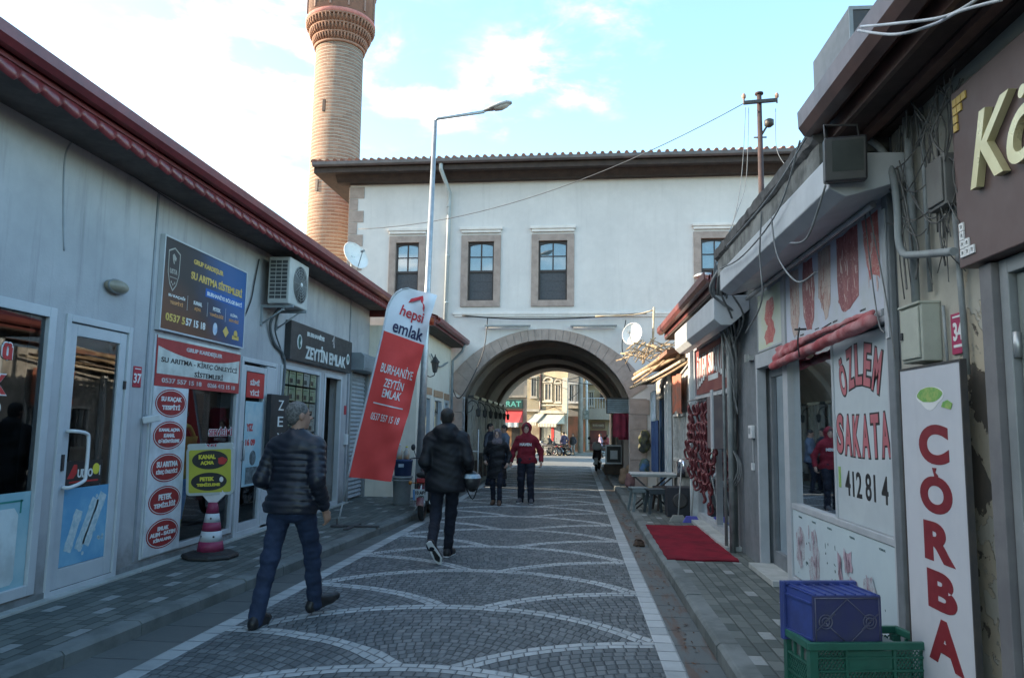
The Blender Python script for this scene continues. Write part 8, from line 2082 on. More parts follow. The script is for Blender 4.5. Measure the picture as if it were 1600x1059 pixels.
# ================================================================ PEOPLE
SKIN = M('skin', (0.36, 0.22, 0.16), (0.32, 0.19, 0.14), 20, 0.55)
SKIN_P = M('skin_pale', (0.42, 0.29, 0.23), (0.38, 0.25, 0.20), 20, 0.55)
EYE = M('eye_dark', (0.02, 0.015, 0.012), rough=0.2)
def ik(a, b, l1, l2, hint):
    a, b = Vector(a), Vector(b); d = b - a; L = min(d.length, (l1 + l2) * 0.999); d.normalize()
    x = (l1 * l1 - l2 * l2 + L * L) / (2 * L); h = math.sqrt(max(l1 * l1 - x * x, 0)); hv = Vector(hint); hv = (hv - d * hv.dot(d)).normalized()
    return a + d * x + hv * h
def person(label, loc, rz, H, feet, hands, mats, res=0.010, look=0.0, nod=0.0, hood=None, hairstyle='short', jacket='puffer', hem=0.86, lean=0.0, wide=1.0, holds=None, group=None, scarf=None):
    """feet: [(ankle, toe), (ankle, toe)] left, right in local metres at scale 1.75; hands: [(wrist, elbow_hint, palm_normal), ...]"""
    k = H / 1.75
    t = thing('person', label, 'person', loc, rz, group)
    V = lambda *a: Vector(a)
    hips = [V(-0.095, 0, 0.93), V(0.095, 0, 0.93)]
    L1 = V(0, lean * 0.35, 0); top = V(0, lean, 0)
    chest = V(0, lean * 0.7, 1.28); neck = V(0, lean * 1.0, 1.50); headc = V(0, lean * 1.1 + 0.015, 1.635)
    sh = [V(-0.172 * wide, lean * 0.9, 1.395), V(0.172 * wide, lean * 0.9, 1.395)]
    ank = [Vector(feet[0][0]), Vector(feet[1][0])]; toe = [Vector(feet[0][1]), Vector(feet[1][1])]
    knee = [ik(hips[i], ank[i], 0.44, 0.42, (0, 1, 0.05)) for i in (0, 1)]
    wr = [Vector(hands[0][0]), Vector(hands[1][0])]
    elb = [ik(sh[i], wr[i], 0.30, 0.27, hands[i][1]) for i in (0, 1)]
    lo = (-0.62, -0.62, -0.03); hi = (0.62, 0.72, 1.80)
    pts = ank + toe + knee + wr + elb + sh
    lo = [min(min(p[i] for p in pts) - 0.16, (-0.3, -0.25, -0.02)[i]) for i in range(3)]; hi = [max(max(p[i] for p in pts) + 0.16, (0.3, 0.25, 1.80)[i]) for i in range(3)]
    R_ = Matrix.Rotation(look, 3, 'Z') @ Matrix.Rotation(nod, 3, 'X')
    def hp(x, y, z): return headc + R_ @ V(x, y, z)
    def fin(f, name, mat, seed=None):
        me = f.mesh(name)
        for v in me.vertices: v.co = v.co * k
        me.update(); return part(name, me, mat, t, world=False, fix=False)
    # body
    f = SDF(lo, hi, res)
    f.ell(hp(0, -0.012, 0.03), (0.075, 0.093, 0.088), 0.0, rz=look); f.ell(hp(0, 0.022, -0.035), (0.056, 0.066, 0.078), 0.03, rz=look)
    f.cone(hp(0, 0.03, -0.07), hp(0, 0.052, -0.085), 0.034, 0.024, 0.03)
    f.cone(hp(0, 0.084, 0.02), hp(0, 0.104, -0.014), 0.009, 0.014, 0.012); f.cone(hp(-0.012, 0.094, -0.018), hp(0.012, 0.094, -0.018), 0.009, 0.009, 0.01)
    for sx in (-1, 1):
        f.ell(hp(sx * 0.031, 0.093, 0.015), (0.017, 0.012, 0.011), 0.012, sub=False) if False else f.ell(hp(sx * 0.032, 0.098, 0.016), (0.018, 0.014, 0.012), 0, sub=True)
        f.ell(hp(sx * 0.077, -0.005, 0.0), (0.011, 0.02, 0.032), 0.008, rz=look)
    f.cone(hp(-0.02, 0.084, -0.048), hp(0.02, 0.084, -0.048), 0.008, 0.008, 0.008)
    f.cone(neck + V(0, 0, -0.06), headc + V(0, -0.01, -0.06), 0.056, 0.052, 0.03)
    f.cone(V(0, 0, 0.98), chest, 0.10, 0.115, 0.04, sq=(0.75, 1, 1)); f.cone(sh[0], sh[1], 0.045, 0.045, 0.04)
    for i in (0, 1):
        f.cone(hips[i], knee[i], 0.075, 0.052, 0.03); f.cone(knee[i], ank[i], 0.05, 0.034, 0.02); f.cone(ank[i], ank[i].lerp(toe[i], 0.3), 0.030, 0.024, 0.02)
        f.cone(sh[i], elb[i], 0.045, 0.038, 0.03); f.cone(elb[i], wr[i], 0.038, 0.027, 0.02)
        # hand
        d = (wr[i] - elb[i]).normalized(); n = Vector(hands[i][2]); n = (n - d * n.dot(d)).normalized(); s_ = d.cross(n) * (1 if i == 1 else -1)
        # s_ points towards the thumb side
        curl = hands[i][3] if len(hands[i]) > 3 else 0.6
        f.cone(wr[i], wr[i] + d * 0.075, 0.026, 0.030, 0.012)
        f.cone(wr[i] + d * 0.04 + s_ * 0.018, wr[i] + d * 0.085 + s_ * 0.022, 0.016, 0.014, 0.012); f.cone(wr[i] + d * 0.04 - s_ * 0.018, wr[i] + d * 0.08 - s_ * 0.022, 0.016, 0.013, 0.012)
        for q_, (off, ln) in enumerate(((0.030, 0.9), (0.010, 1.0), (-0.010, 0.95), (-0.029, 0.78))):
            b0 = wr[i] + d * 0.09 + s_ * off; d1 = (d * math.cos(curl) + n * math.sin(curl)); d2 = (d * math.cos(curl * 2.1) + n * math.sin(curl * 2.1))
            b1 = b0 + d1 * 0.042 * ln; b2 = b1 + d2 * 0.036 * ln
            f.cone(b0, b1, 0.0095, 0.009, 0.004); f.cone(b1, b2, 0.009, 0.007, 0.003)
        tb = wr[i] + d * 0.03 + s_ * 0.026; tm_ = tb + d * 0.032 + s_ * 0.026 + n * 0.01; f.cone(tb, tm_, 0.013, 0.011, 0.008); f.cone(tm_, tm_ + d * 0.032 + n * 0.012, 0.010, 0.008, 0.003)
    fin(f, 'body', mats['skin'])
    # trousers
    wl = mats.get('leg', 1.0)
    f = SDF(lo, hi, res)
    f.cone(V(-0.07, -0.005, 0.95), V(0.07, -0.005, 0.95), 0.115 * wl, 0.115 * wl, 0.04); f.cone(V(-0.07, -0.045, 0.88), V(0.07, -0.045, 0.88), 0.095 * wl, 0.095 * wl, 0.05)
    for i in (0, 1):
        f.cone(hips[i], knee[i], 0.098 * wl, 0.070 * wl, 0.025); cuff = ank[i] + (knee[i] - ank[i]).normalized() * -0.035
        f.cone(knee[i], cuff, 0.070 * wl, 0.060 * wl, 0.03)
    f.wrinkle(0.0050, 9, 8, 26, 1.3); f.wrinkle(0.0022, 30, 26, 60, 0.3)
    f.plane((0, 0, 1), 1.04)
    for i in (0, 1):
        pass
    fin(f, 'trousers', mats['trousers'])
    # jacket
    f = SDF(lo, hi, res); jr = mats.get('bulk', 1.0)
    rip = {'puffer': (0.010, 0.052), 'coat': None, 'hoodie': None}[jacket]
    dp = 0.128 * jr; w0 = 0.66
    f.cone(V(0, -0.018, hem + 0.03), V(0, lean * 0.5, 1.12), max(dp * 1.04, 0.158), dp * 0.98, 0.02, sq=(w0, 1, 1), rip=rip)
    f.cone(V(0, lean * 0.5, 1.12), V(0, lean * 0.85, 1.37), dp * 0.98, dp * 0.98, 0.015, sq=(w0 * 0.97, 1, 1), rip=rip)
    f.cone(sh[0] + V(0.04, 0, 0.0), V(0, lean, 1.45), 0.078 * jr, 0.082, 0.05); f.cone(sh[1] + V(-0.04, 0, 0.0), V(0, lean, 1.45), 0.078 * jr, 0.082, 0.05)
    f.cone(V(0, lean, 1.43), V(0, lean, 1.53), 0.085, 0.066, 0.04)
    for i in (0, 1):
        f.cone(sh[i], elb[i], 0.076 * jr, 0.062 * jr, 0.03, rip=rip and (0.007, 0.05)); f.cone(elb[i], wr[i] + (elb[i] - wr[i]).normalized() * 0.02, 0.062 * jr, 0.044 * jr, 0.025, rip=rip and (0.007, 0.05))
        if jacket == 'hoodie': f.cone(wr[i] + (elb[i] - wr[i]).normalized() * 0.03, wr[i] + (elb[i] - wr[i]).normalized() * 0.0, 0.038, 0.036, 0.0)
    if hood == 'down': f.ell(V(0, lean - 0.05, 1.50), (0.14, 0.10, 0.085), 0.05); f.ell(V(0, lean - 0.12, 1.44), (0.10, 0.05, 0.10), 0.04)
    if hood == 'up':
        f.ell(hp(0, -0.03, 0.02), (0.115, 0.125, 0.135), 0.02); f.cone(V(0, lean, 1.48), V(0, lean, 1.56), 0.10, 0.09, 0.04)
        f.ell(hp(0, 0.09, -0.005), (0.068, 0.095, 0.095), 0.0, sub=True)
    f.wrinkle(0.0035 if jacket == 'puffer' else 0.0075, 11, 9, 17, 0.4); f.wrinkle(0.0022, 34, 30, 44, 1.1)
    # hem plane and neck opening
    g = [f.lo[i] + f.h * np.arange(f.n[i]) for i in range(3)]; X, Y, Z = np.meshgrid(*g, indexing='ij', sparse=True)
    torso = (np.abs(X) < 0.24) & (np.abs(Y) < 0.3)
    cut = hem - Z
    # cut only the torso column below the hem (sleeves may hang lower)
    def near_arm():
        m_ = np.full(f.n, 9.0)
        for i in (0, 1):
            a, b = np.array(elb[i]), np.array(wr[i]); ba = b - a; tt = np.clip(((X - a[0]) * ba[0] + (Y - a[1]) * ba[1] + (Z - a[2]) * ba[2]) / ba.dot(ba), 0, 1)
            m_ = np.minimum(m_, np.sqrt((X - a[0] - tt * ba[0]) ** 2 + (Y - a[1] - tt * ba[1]) ** 2 + (Z - a[2] - tt * ba[2]) ** 2) - 0.085 * jr)
        return m_
    f.f = np.maximum(f.f, np.minimum(cut, near_arm()))
    for i in (0, 1):
        d = (wr[i] - elb[i]).normalized(); pl = (X - wr[i].x) * d.x + (Y - wr[i].y) * d.y + (Z - wr[i].z) * d.z
        nearw = (np.sqrt((X - wr[i].x) ** 2 + (Y - wr[i].y) ** 2 + (Z - wr[i].z) ** 2) < 0.13)
        f.f = np.where(nearw, np.maximum(f.f, pl + 0.005), f.f)
    if hood != 'up' and not scarf:
        f.cone(V(0, lean + 0.005, 1.49), V(0, lean + 0.01, 1.62), 0.062, 0.075, 0.0, sub=True)
    fin(f, 'jacket' if jacket != 'coat' else 'coat', mats['jacket'])
    # shoes
    for i in (0, 1):
        f = SDF([min(ank[i][j], toe[i][j]) - 0.14 for j in range(3)], [max(ank[i][j], toe[i][j]) + 0.12 for j in range(3)], min(res, 0.009))
        fd = (toe[i] - ank[i]); 
        dn = Vector(feet[i][2]) if len(feet[i]) > 2 else V(0, 0, -1)          # sole direction
        fwd_ = (fd - dn * fd.dot(dn)).normalized(); heel = ank[i] + dn * 0.055 - fwd_ * 0.045; ball = heel + fwd_ * 0.19; tip = heel + fwd_ * 0.255
        f.cone(heel, ball, 0.040, 0.046, 0.01); f.cone(ball, tip, 0.046, 0.034, 0.01); f.cone(heel + dn * -0.02, ank[i] - dn * 0.02, 0.040, 0.042, 0.02); f.cone(ball - dn * 0.005, ank[i] + fwd_ * 0.02, 0.040, 0.044, 0.02)
        sole = (heel.dot(dn)) + 0.030
        g = [f.lo[j] + f.h * np.arange(f.n[j]) for j in range(3)]; X2, Y2, Z2 = np.meshgrid(*g, indexing='ij', sparse=True)
        f.f = np.maximum(f.f, dn.x * X2 + dn.y * Y2 + dn.z * Z2 - sole)
        o = fin(f, 'shoe', mats['shoe'])
        if mats.get('sole'):
            q = MB(); side = fwd_.cross(dn).normalized()
            outl = [(-0.035, 0.03), (-0.045, 0.0), (-0.035, -0.03), (0.05, -0.035), (0.14, -0.045), (0.22, -0.045), (0.275, -0.022), (0.285, 0.0), (0.275, 0.022), (0.22, 0.045), (0.14, 0.045), (0.05, 0.035)]
            base = heel + dn * (0.018); P = [(base + fwd_ * a + side * b) * k for a, b in outl]; q.prism(P, dn * 0.022 * k); part('sole', q, mats['sole'], o, world=False, bevel=0.004)
    # hair
    if hairstyle:
        f = SDF((hp(0, 0, 0) - V(0.2, 0.2, 0.26)), (hp(0, 0, 0) + V(0.2, 0.2, 0.2)), res * 0.8)
        if hairstyle == 'short':
            f.ell(hp(0, -0.022, 0.040), (0.082, 0.096, 0.088), 0.0, rz=look); f.ell(hp(0, -0.05, -0.01), (0.068, 0.055, 0.07), 0.02, rz=look)
            f.ell(hp(0, 0.088, -0.03), (0.085, 0.085, 0.088), 0.0, sub=True)
            for sx in (-1, 1): f.ell(hp(sx * 0.085, 0.005, -0.015), (0.03, 0.03, 0.045), 0.0, sub=True)
            f.wrinkle(0.0018, 90, 70, 60, 2)
        elif hairstyle == 'fringe':
            f.ell(hp(0, -0.005, 0.045), (0.085, 0.10, 0.085), 0.0, rz=look); f.ell(hp(0, 0.095, -0.03), (0.075, 0.075, 0.085), 0.0, sub=True)
        elif hairstyle == 'scarf':
            f.ell(hp(0, -0.02, 0.02), (0.100, 0.115, 0.115), 0.0, rz=look); f.cone(hp(0, -0.02, -0.06), V(0, lean + 0.0, 1.46), 0.09, 0.12, 0.05); f.ell(V(0, lean + 0.04, 1.44), (0.13, 0.11, 0.08), 0.04)
            f.ell(hp(0, 0.085, -0.008), (0.054, 0.09, 0.078), 0.0, sub=True); f.wrinkle(0.004, 30, 25, 30, 2)
        fin(f, 'headscarf' if hairstyle == 'scarf' else 'hair', mats['hair'])
    q = MB()
    for sx in (-1, 1):
        c = hp(sx * 0.032, 0.083, 0.016) * k; q.lathe([(0.001, -0.009), (0.007, -0.006), (0.010, 0), (0.007, 0.006), (0.001, 0.009)], 10, tuple(c))
    part('eyes', q, EYE, t, world=False)
    return t, k, wr, elb
NAVYP = M('puffer_navy', (0.011, 0.014, 0.026), (0.007, 0.010, 0.018), 6, 0.42, 0.15, 120, spec=0.45)
DENIM = M('denim_blue', (0.020, 0.036, 0.080), (0.012, 0.022, 0.050), 5, 0.85, 0.3, 200)
DENIM_D = M('denim_dark', (0.009, 0.013, 0.026), (0.006, 0.008, 0.016), 5, 0.85, 0.3, 200)
PARKA = M('parka_black', (0.007, 0.008, 0.012), (0.005, 0.006, 0.008), 5, 0.6, 0.2, 100, spec=0.3)
HAIR_G = M('hair_grey', (0.16, 0.155, 0.15), (0.06, 0.058, 0.056), 60, 0.7, 0.4, 160)
HAIR_B = M('hair_black', (0.012, 0.010, 0.010), (0.02, 0.017, 0.015), 60, 0.6, 0.4, 160)
SHOE = M('shoe_black', (0.012, 0.012, 0.014), (0.02, 0.02, 0.022), 10, 0.45)
def l2(px, py, z, root, rz):      # pixel on a height plane -> local coordinates of a person
    p = gp(px, py, z) - Vector((root[0], root[1], 0)); return Matrix.Rotation(-rz, 3, 'Z') @ p
# 1. man in navy quilted jacket walking away, right foot forward
r1 = rad(-8); loc1 = (-2.33, 6.12, 0.0)
person('man in navy quilted jacket and blue jeans walking away, grey hair, left of the road', loc1, r1, 1.77,
       [((-0.13, -0.24, 0.085), (-0.15, -0.06, 0.02)), ((0.10, 0.26, 0.12), (0.19, 0.42, 0.17), (0.10, 0.24, -0.96))],
       [((-0.20, 0.18, 1.00), (-0.35, -1, 0), (1, 0.3, 0)), ((0.265, 0.06, 0.88), (0.2, -1, 0), (-1, 0.2, 0), 0.55)],
       dict(skin=SKIN, trousers=DENIM, jacket=NAVYP, shoe=SHOE, hair=HAIR_G, bulk=1.04, leg=1.0), res=0.0085, look=rad(-42), hem=0.86, lean=0.03, wide=1.06)
# 2. man in black hooded parka walking away
r2 = rad(4); loc2 = (-1.58, 9.15, 0.0)
_, k2, wr2, el2 = person('man in black hooded parka walking away with a helmet hung on his right arm', loc2, r2, 1.80,
       [((-0.10, -0.36, 0.225), (-0.02, -0.26, 0.06), (0.12, -0.80, -0.35)), ((0.03, 0.20, 0.085), (0.07, 0.38, 0.02))],
       [((-0.20, 0.14, 0.96), (-0.25, -1, 0), (1, 0.3, 0)), ((0.24, 0.20, 1.0), (0.3, -1, -0.2), (-0.4, 1, 0), 0.9)],
       dict(skin=SKIN, trousers=DENIM_D, jacket=PARKA, shoe=SHOE, sole=WHITEP, hair=HAIR_B, bulk=1.12, leg=0.95), res=0.0095, hood='down', jacket='coat', hem=0.78, lean=0.04, wide=1.1)
hw = Matrix.Rotation(r2, 3, 'Z') @ (Vector((0.30, 0.10, 0.90)) * k2) + Vector(loc2)
t = thing('helmet', 'black motorcycle helmet with white and blue band hanging from the parka man\'s arm', 'helmet', tuple(hw))
f = SDF((-0.18, -0.18, -0.2), (0.18, 0.2, 0.18), 0.009); f.ell((0, 0, 0), (0.115, 0.135, 0.125), 0); f.cone((0, 0.07, -0.08), (0, 0.09, -0.10), 0.06, 0.05, 0.05); f.ell((0, 0.0, -0.14), (0.08, 0.1, 0.09), 0, sub=True); part('shell', f.mesh('shell'), BLACKP, t, world=False, fix=False)
q = MB(); P = [[(0.122 * math.cos(a) * c_ , 0.142 * math.sin(a) * c_, z) for a in [rad(-200 + 220 * i / 20) for i in range(21)]] for z, c_ in ((0.035, 0.965), (0.06, 0.90), (0.085, 0.76))]; q.grid(P); part('band', q, M('helmet_band', (0.50, 0.56, 0.60), (0.25, 0.38, 0.50), 16, 0.4), t, world=False, fix=False)
q = MB(); q.tube(cable([(0.08, 0.0, -0.08), (0.02, 0.0, -0.22), (-0.06, 0.02, -0.1)], 5), 0.008, 5); part('strap', q, BLACK, t, world=False)
# 3. woman in headscarf
person('woman in black coat and pale patterned headscarf walking towards the camera', (-1.62, 15.55, 0.0), rad(178), 1.53,
       [((-0.085, 0.10, 0.085), (-0.10, 0.28, 0.02)), ((0.08, -0.06, 0.085), (0.09, 0.12, 0.02))],
       [((-0.26, 0.10, 0.95), (-0.4, -1, 0), (1, 0.3, 0)), ((0.25, 0.16, 1.0), (0.4, -1, 0), (-1, 0.3, 0))],
       dict(skin=SKIN_P, trousers=DENIM_D, jacket=PARKA, shoe=M('shoe_brown', (0.10, 0.06, 0.04)), hair=M('scarf_pattern', (0.15, 0.13, 0.145), (0.055, 0.048, 0.056), 45, 0.85), bulk=1.0, leg=0.90), res=0.011, hairstyle='scarf', jacket='coat', hem=0.60, scarf=True)
# 4. person in red hoodie
RED_H = M('hoodie_red', (0.17, 0.010, 0.022), (0.12, 0.007, 0.016), 6, 0.9, 0.3, 120)
t4, k4, w4, e4 = person('young person in red hooded sweatshirt with white chest letters walking towards the camera', (-1.05, 16.1, 0.0), rad(176), 1.66,
       [((-0.13, 0.12, 0.085), (-0.16, 0.30, 0.02)), ((0.12, -0.05, 0.085), (0.16, 0.12, 0.02))],
       [((-0.34, 0.06, 0.90), (-0.6, -1, 0), (1, 0.3, 0)), ((0.33, 0.10, 0.88), (0.6, -1, 0), (-1, 0.3, 0))],
       dict(skin=SKIN_P, trousers=DENIM_D, jacket=RED_H, shoe=M('shoe_grey', (0.08, 0.085, 0.10)), sole=WHITEP, hair=HAIR_B, bulk=1.06, leg=1.18), res=0.011, hood='up', hairstyle='fringe', jacket='hoodie', hem=0.86, wide=1.05)
q = MB(); put_text(q, 'HAVEN', frame((0, 0.152 * k4, 1.285 * k4), (-1, 0, 0), (0, 1, 0)), 0, 0, 0.062, 0.004, width=0.25, depth=0.006)
part('chest_lettering', q, P_WHITE, t4, world=False)
# 5, 6. pair behind
person('man in blue grey jacket standing in the arch behind the walking pair', (-1.92, 20.3, 0.0), rad(120), 1.62,
       [((-0.10, 0.05, 0.085), (-0.12, 0.23, 0.02)), ((0.10, 0.0, 0.085), (0.13, 0.18, 0.02))],
       [((-0.15, 0.30, 1.10), (-0.6, -1, 0), (1, 0.3, 0)), ((0.15, 0.30, 1.12), (0.6, -1, 0), (-1, 0.3, 0))],
       dict(skin=SKIN, trousers=DENIM_D, jacket=M('jacket_bluegrey', (0.11, 0.14, 0.19), (0.08, 0.10, 0.14), 8, 0.8), shoe=SHOE, hair=HAIR_B, bulk=1.06), res=0.013, nod=rad(-22), jacket='coat', hem=0.84)
person('dark haired man in dark jacket half hidden behind the woman in the headscarf', (-2.35, 20.6, 0.0), rad(-110), 1.66,
       [((-0.10, 0.05, 0.085), (-0.12, 0.23, 0.02)), ((0.10, 0.0, 0.085), (0.13, 0.18, 0.02))],
       [((-0.2, 0.25, 1.05), (-0.6, -1, 0), (1, 0.3, 0)), ((0.2, 0.25, 1.05), (0.6, -1, 0), (-1, 0.3, 0))],
       dict(skin=SKIN, trousers=DENIM_D, jacket=M('jacket_dark', (0.03, 0.035, 0.05)), shoe=SHOE, hair=HAIR_B, bulk=1.05), res=0.014, nod=rad(-15), jacket='coat', hem=0.84)
# far walkers on the square
def far_person(label, px, Yd, rz, jm, H=1.7, tm=None):
    p = gy(px, 690, Yd)
    person(label, (p.x, Yd, gzz(Yd)), rz, H, [((-0.09, -0.16, 0.10), (-0.1, 0.02, 0.03)), ((0.09, 0.16, 0.085), (0.11, 0.34, 0.03))], [((-0.25, 0.1, 0.93), (-0.4, -1, 0), (1, 0, 0)), ((0.25, -0.05, 0.93), (0.4, -1, 0), (-1, 0, 0))],
           dict(skin=SKIN, trousers=tm or DENIM_D, jacket=jm, shoe=SHOE, hair=HAIR_B, bulk=1.05), res=0.024, jacket='coat', hem=0.84)
far_person('far walker in dark purple coat in front of the parked bikes', 881, 55.0, rad(20), M('coat_purple', (0.07, 0.055, 0.11)))
far_person('far walker in dark coat and pale trousers beside the purple one', 895, 56.5, rad(160), M('coat_far_dark', (0.035, 0.035, 0.045)), 1.6, M('trousers_pale', (0.28, 0.27, 0.26)))
far_person('far person in lilac jacket beyond the parked scooter', 938, 50.0, rad(90), M('jacket_lilac', (0.22, 0.17, 0.26)), 1.55)
far_person('far person in red top by the ochre house door', 949, 61.0, rad(-60), M('top_red', (0.30, 0.06, 0.07)), 1.6)
far_person('far sitting figure in black by the cream awnings', 858, 54.5, rad(70), M('top_black', (0.03, 0.03, 0.03)), 1.45)
# ================================================================ MOTORCYCLES
def wheel(t, x, r, w_, z=None):
    z = r if z is None else z
    q = MB(); q.tube([(x + (r - w_ / 2) * math.cos(a), 0, z + (r - w_ / 2) * math.sin(a)) for a in [2 * PI * i / 30 for i in range(31)]], w_ / 2, 10, caps=False); wh = part('wheel', q, BLACK, t, world=False)
    q = MB(); q.tube([(x + (r - w_) * math.cos(a), 0, z + (r - w_) * math.sin(a)) for a in [2 * PI * i / 26 for i in range(27)]], 0.012, 6, caps=False)
    for i in range(5): a = 2 * PI * i / 5; q.tube([(x, 0, z), (x + (r - w_) * math.cos(a), 0, z + (r - w_) * math.sin(a))], 0.010, 6)
    q.lathe([(0.04, -0.05), (0.05, -0.04), (0.05, 0.04), (0.04, 0.05)], 12, mat=Matrix.Translation((x, 0, z)) @ Matrix.Rotation(PI / 2, 4, 'X')); part('rim', q, STEEL, wh, world=False)
def motorbike(label, loc, rz, body, group=None, plate=True):
    t = thing('motorcycle', label, 'motorcycle', loc, rz, group)         # +x is forward
    wheel(t, 0.62, 0.29, 0.085); wheel(t, -0.62, 0.29, 0.10)
    q = MB()
    for s in (-1, 1): q.tube([(-0.62, s * 0.09, 0.29), (-0.1, s * 0.1, 0.36)], 0.018, 7); q.tube([(-0.55, s * 0.12, 0.32), (-0.42, s * 0.12, 0.68)], 0.026, 8)
    q.tube(cable([(-0.1, 0, 0.34), (0.1, 0, 0.32), (0.32, 0, 0.5), (0.42, 0, 0.85)], 5), 0.028, 8); q.tube(cable([(-0.55, 0, 0.70), (-0.2, 0, 0.62), (0.1, 0, 0.72), (0.38, 0, 0.80)], 5), 0.03, 8); part('frame', q, IRON, t, world=False)
    q = MB()
    for s in (-1, 1): q.tube([(0.62, s * 0.075, 0.29), (0.44, s * 0.075, 0.86)], 0.022, 8)
    part('fork', q, STEEL, t, world=False)
    f = SDF((-0.9, -0.25, 0.2), (0.7, 0.25, 1.0), 0.016); f.cone((0.06, 0, 0.72), (0.30, 0, 0.76), 0.10, 0.12, 0.03); f.cone((-0.72, 0, 0.66), (-0.1, 0, 0.60), 0.05, 0.09, 0.04); f.cone((0.40, 0, 0.80), (0.48, 0, 0.9), 0.10, 0.09, 0.03); f.wrinkle(0.0, 1, 1, 1); part('tank_and_panels', f.mesh('tank'), body, t, world=False, fix=False)
    f = SDF((-0.8, -0.25, 0.6), (0.2, 0.25, 0.95), 0.014); f.cone((-0.58, 0, 0.76), (0.0, 0, 0.73), 0.055, 0.06, 0.02, sq=(1, 0.45, 1)); part('seat', f.mesh('seat'), BLACK, t, world=False, fix=False)
    q = MB(); q.cbox((0.05, 0, 0.36), (0.36, 0.22, 0.26)); q.lathe([(0.09, -0.16), (0.10, -0.12), (0.10, 0.12), (0.09, 0.16)], 14, mat=Matrix.Translation((0.02, 0, 0.34)) @ Matrix.Rotation(PI / 2, 4, 'X')); part('engine', q, M('engine_grey', (0.14, 0.145, 0.15), metal=0.5), t, world=False, bevel=0.02)
    q = MB(); q.tube(cable([(0.15, -0.10, 0.30), (0.0, -0.16, 0.2), (-0.3, -0.17, 0.24), (-0.78, -0.18, 0.34)], 5), [0.02] * 8 + [0.045] * 8, 10) if False else q.tube([(0.15, -0.12, 0.28), (-0.2, -0.16, 0.23), (-0.35, -0.17, 0.25), (-0.80, -0.18, 0.34)], [0.02, 0.022, 0.042, 0.048], 10); part('exhaust', q, STEEL, t, world=False)
    q = MB(); 
    for x, z0 in ((0.62, 0.29), (-0.62, 0.29)):
        P = [[(x + 0.335 * math.cos(a), y, z0 + 0.335 * math.sin(a) - 0.02 * (abs(y) > 0.03)) for y in (-0.06, -0.03, 0.03, 0.06)] for a in [rad(20 + 130 * i / 10) if x > 0 else rad(30 + 150 * i / 10) for i in range(11)]]; q.grid(P)
    part('mudguard', q, body, t, world=False, fix=False)
    q = MB(); q.tube(cable([(0.34, -0.36, 0.98), (0.40, -0.2, 1.0), (0.44, 0, 0.94), (0.40, 0.2, 1.0), (0.34, 0.36, 0.98)], 5), 0.013, 7); hb = part('handlebar', q, IRON, t, world=False)
    for s in (-1, 1):
        q = MB(); q.tube([(0.38, s * 0.24, 1.0), (0.42, s * 0.30, 1.16)], 0.007, 5); q.lathe([(0.055, -0.01), (0.06, 0), (0.055, 0.01)], 14, sy=0.7, mat=Matrix.Translation((0.42, s * 0.31, 1.19)) @ Matrix.Rotation(PI / 2, 4, 'Y')); part('mirror', q, BLACKP, t, world=False)
    f = SDF((0.35, -0.16, 0.75), (0.72, 0.16, 1.1), 0.014); f.ell((0.52, 0, 0.92), (0.10, 0.10, 0.12), 0); part('headlight', f.mesh('headlight'), M('headlight_pale', (0.4, 0.42, 0.44), rough=0.2), t, world=False, fix=False)
    q = MB(); q.cbox((-0.80, 0, 0.68), (0.06, 0.16, 0.07)); part('tail_light', q, M('tail_red', (0.30, 0.01, 0.02), rough=0.25), t, world=False, bevel=0.01)
    for s in (-1, 1): q = MB(); q.tube([(-0.76, 0, 0.64), (-0.78, s * 0.17, 0.64)], 0.008, 5); q.lathe([(0.02, -0.03), (0.035, 0), (0.02, 0.03)], 10, (-0.78, s * 0.19, 0.64)); part('indicator', q, M('indicator_amber', (0.45, 0.18, 0.03), rough=0.3), t, world=False)
    if plate:
        q = MB(); q.cbox((-0.93, 0, 0.46), (0.008, 0.24, 0.19), (0, rad(-15), 0)); q.tube([(-0.78, 0, 0.62), (-0.92, 0, 0.50)], 0.015, 6); pl_o = part('plate', q, M('plate_white', (0.50, 0.54, 0.56)), t, world=False)
        mmx = Matrix.Translation((-0.937, 0, 0.46)) @ Matrix.Rotation(rad(-15), 4, 'Y') @ frame((0, 0, 0), (0, -1, 0), (-1, 0, 0))
        q = MB(); put_text(q, '10 AFY', mmx, 0.01, 0.035, 0.06, 0.003, width=0.18); put_text(q, '482', mmx, 0.01, -0.045, 0.06, 0.003, width=0.10); part('plate_text', q, P_BLACK, pl_o, world=False)
        q = MB(); rect(q, mmx, -0.117, -0.09, -0.09, 0.09, 0.0, 0.002); part('blue_strip', q, P_BLUE, pl_o, world=False)
    q = MB(); q.tube([(-0.05, 0.10, 0.25), (-0.08, 0.26, 0.02)], 0.012, 6); part('side_stand', q, STEEL, t, world=False)
    return t
BMAR = M('bike_maroon', (0.14, 0.02, 0.03), (0.09, 0.014, 0.02), 4, 0.3, spec=0.6)
motorbike('maroon motorcycle parked on the left with its white number plate towards the camera', (-2.62, 13.25, 0.0), rad(95), BMAR)
fb = motorbike('far motorcycle parked below the left cream awning', (gy(855, 700, 54.0).x, 54.0, gzz(54)), rad(150), M('bike_dull', (0.10, 0.10, 0.11)), 'motorcycles parked by the yellow house', plate=False)
dup(fb, (gy(866, 700, 54.6).x, 54.6, gzz(54.6)), rad(130), 'far motorcycle parked between the two cream awnings')
dup(fb, (gy(875, 700, 55.0).x, 55.0, gzz(55)), rad(160), 'far motorcycle parked below the right cream awning')
dup(fb, (gy(950, 700, 60.0).x, 60.0, gzz(60)), rad(20), 'far motorcycle parked before the ochre house')
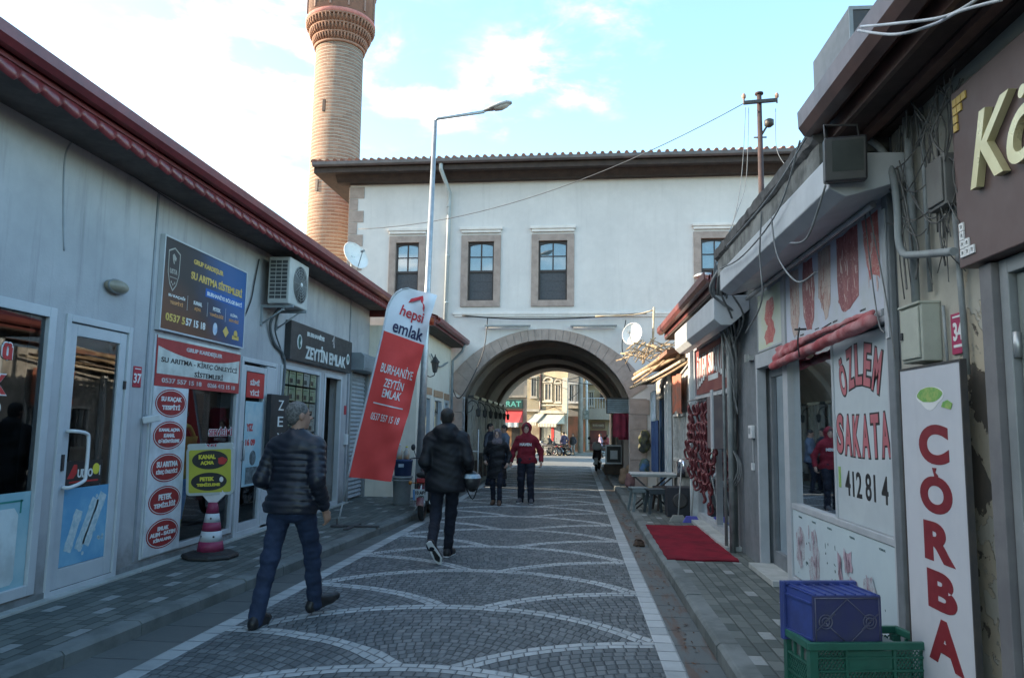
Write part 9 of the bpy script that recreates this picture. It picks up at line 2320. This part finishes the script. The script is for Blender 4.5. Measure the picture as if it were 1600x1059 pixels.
# scooter with white front inside the arch
t = thing('scooter', 'dark scooter with white front mudguard parked at the right kerb inside the arch', 'scooter', (0.82, 28.6, 0.0), rad(-97))
wheel(t, 0.55, 0.22, 0.09); wheel(t, -0.55, 0.22, 0.10)
BD = M('scooter_dark', (0.03, 0.018, 0.024), (0.02, 0.014, 0.018), 5, 0.3, spec=0.6)
f = SDF((-0.85, -0.3, 0.1), (0.8, 0.3, 1.2), 0.018); f.cone((-0.6, 0, 0.55), (-0.05, 0, 0.52), 0.12, 0.10, 0.05); f.cone((-0.1, 0, 0.28), (0.3, 0, 0.26), 0.09, 0.09, 0.06, sq=(1, 0.6, 1)); f.cone((0.40, 0, 0.48), (0.30, 0, 0.80), 0.085, 0.07, 0.06, sq=(1, 0.5, 1)); f.cone((0.28, 0, 0.86), (0.30, 0, 0.98), 0.09, 0.08, 0.03, sq=(1, 0.7, 1)); part('body', f.mesh('body'), BD, t, world=False, fix=False)
f = SDF((-0.8, -0.25, 0.6), (0.1, 0.25, 0.9), 0.016); f.cone((-0.6, 0, 0.74), (-0.1, 0, 0.72), 0.06, 0.06, 0.02, sq=(1, 0.5, 1)); part('seat', f.mesh('seat'), BLACK, t, world=False, fix=False)
f = SDF((0.2, -0.2, 0.3), (0.9, 0.25, 1.15), 0.014); f.cone((0.38, 0, 0.86), (0.42, 0, 1.0), 0.10, 0.08, 0.02, sq=(1, 0.55, 1)); part('front_cowl', f.mesh('front_cowl'), WHITEP, t, world=False, fix=False)
q = MB(); q.tube(cable([(0.24, -0.34, 1.02), (0.32, 0, 1.0), (0.24, 0.34, 1.02)], 5), 0.015, 6); part('handlebar', q, IRON, t, world=False)
for s in (-1, 1): q = MB(); q.tube([(0.28, s * 0.22, 1.02), (0.3, s * 0.28, 1.18)], 0.008, 5); q.lathe([(0.06, -0.01), (0.06, 0.01)], 12, mat=Matrix.Translation((0.3, s * 0.29, 1.2)) @ Matrix.Rotation(PI / 2, 4, 'Y')); part('mirror', q, BLACKP, t, world=False)
q = MB(); P = [[(0.55 + 0.26 * math.cos(a), y, 0.22 + 0.26 * math.sin(a)) for y in (-0.07, 0.07)] for a in [rad(10 + 150 * i / 10) for i in range(11)]]; q.grid(P); part('mudguard', q, WHITEP, t, world=False, fix=False)
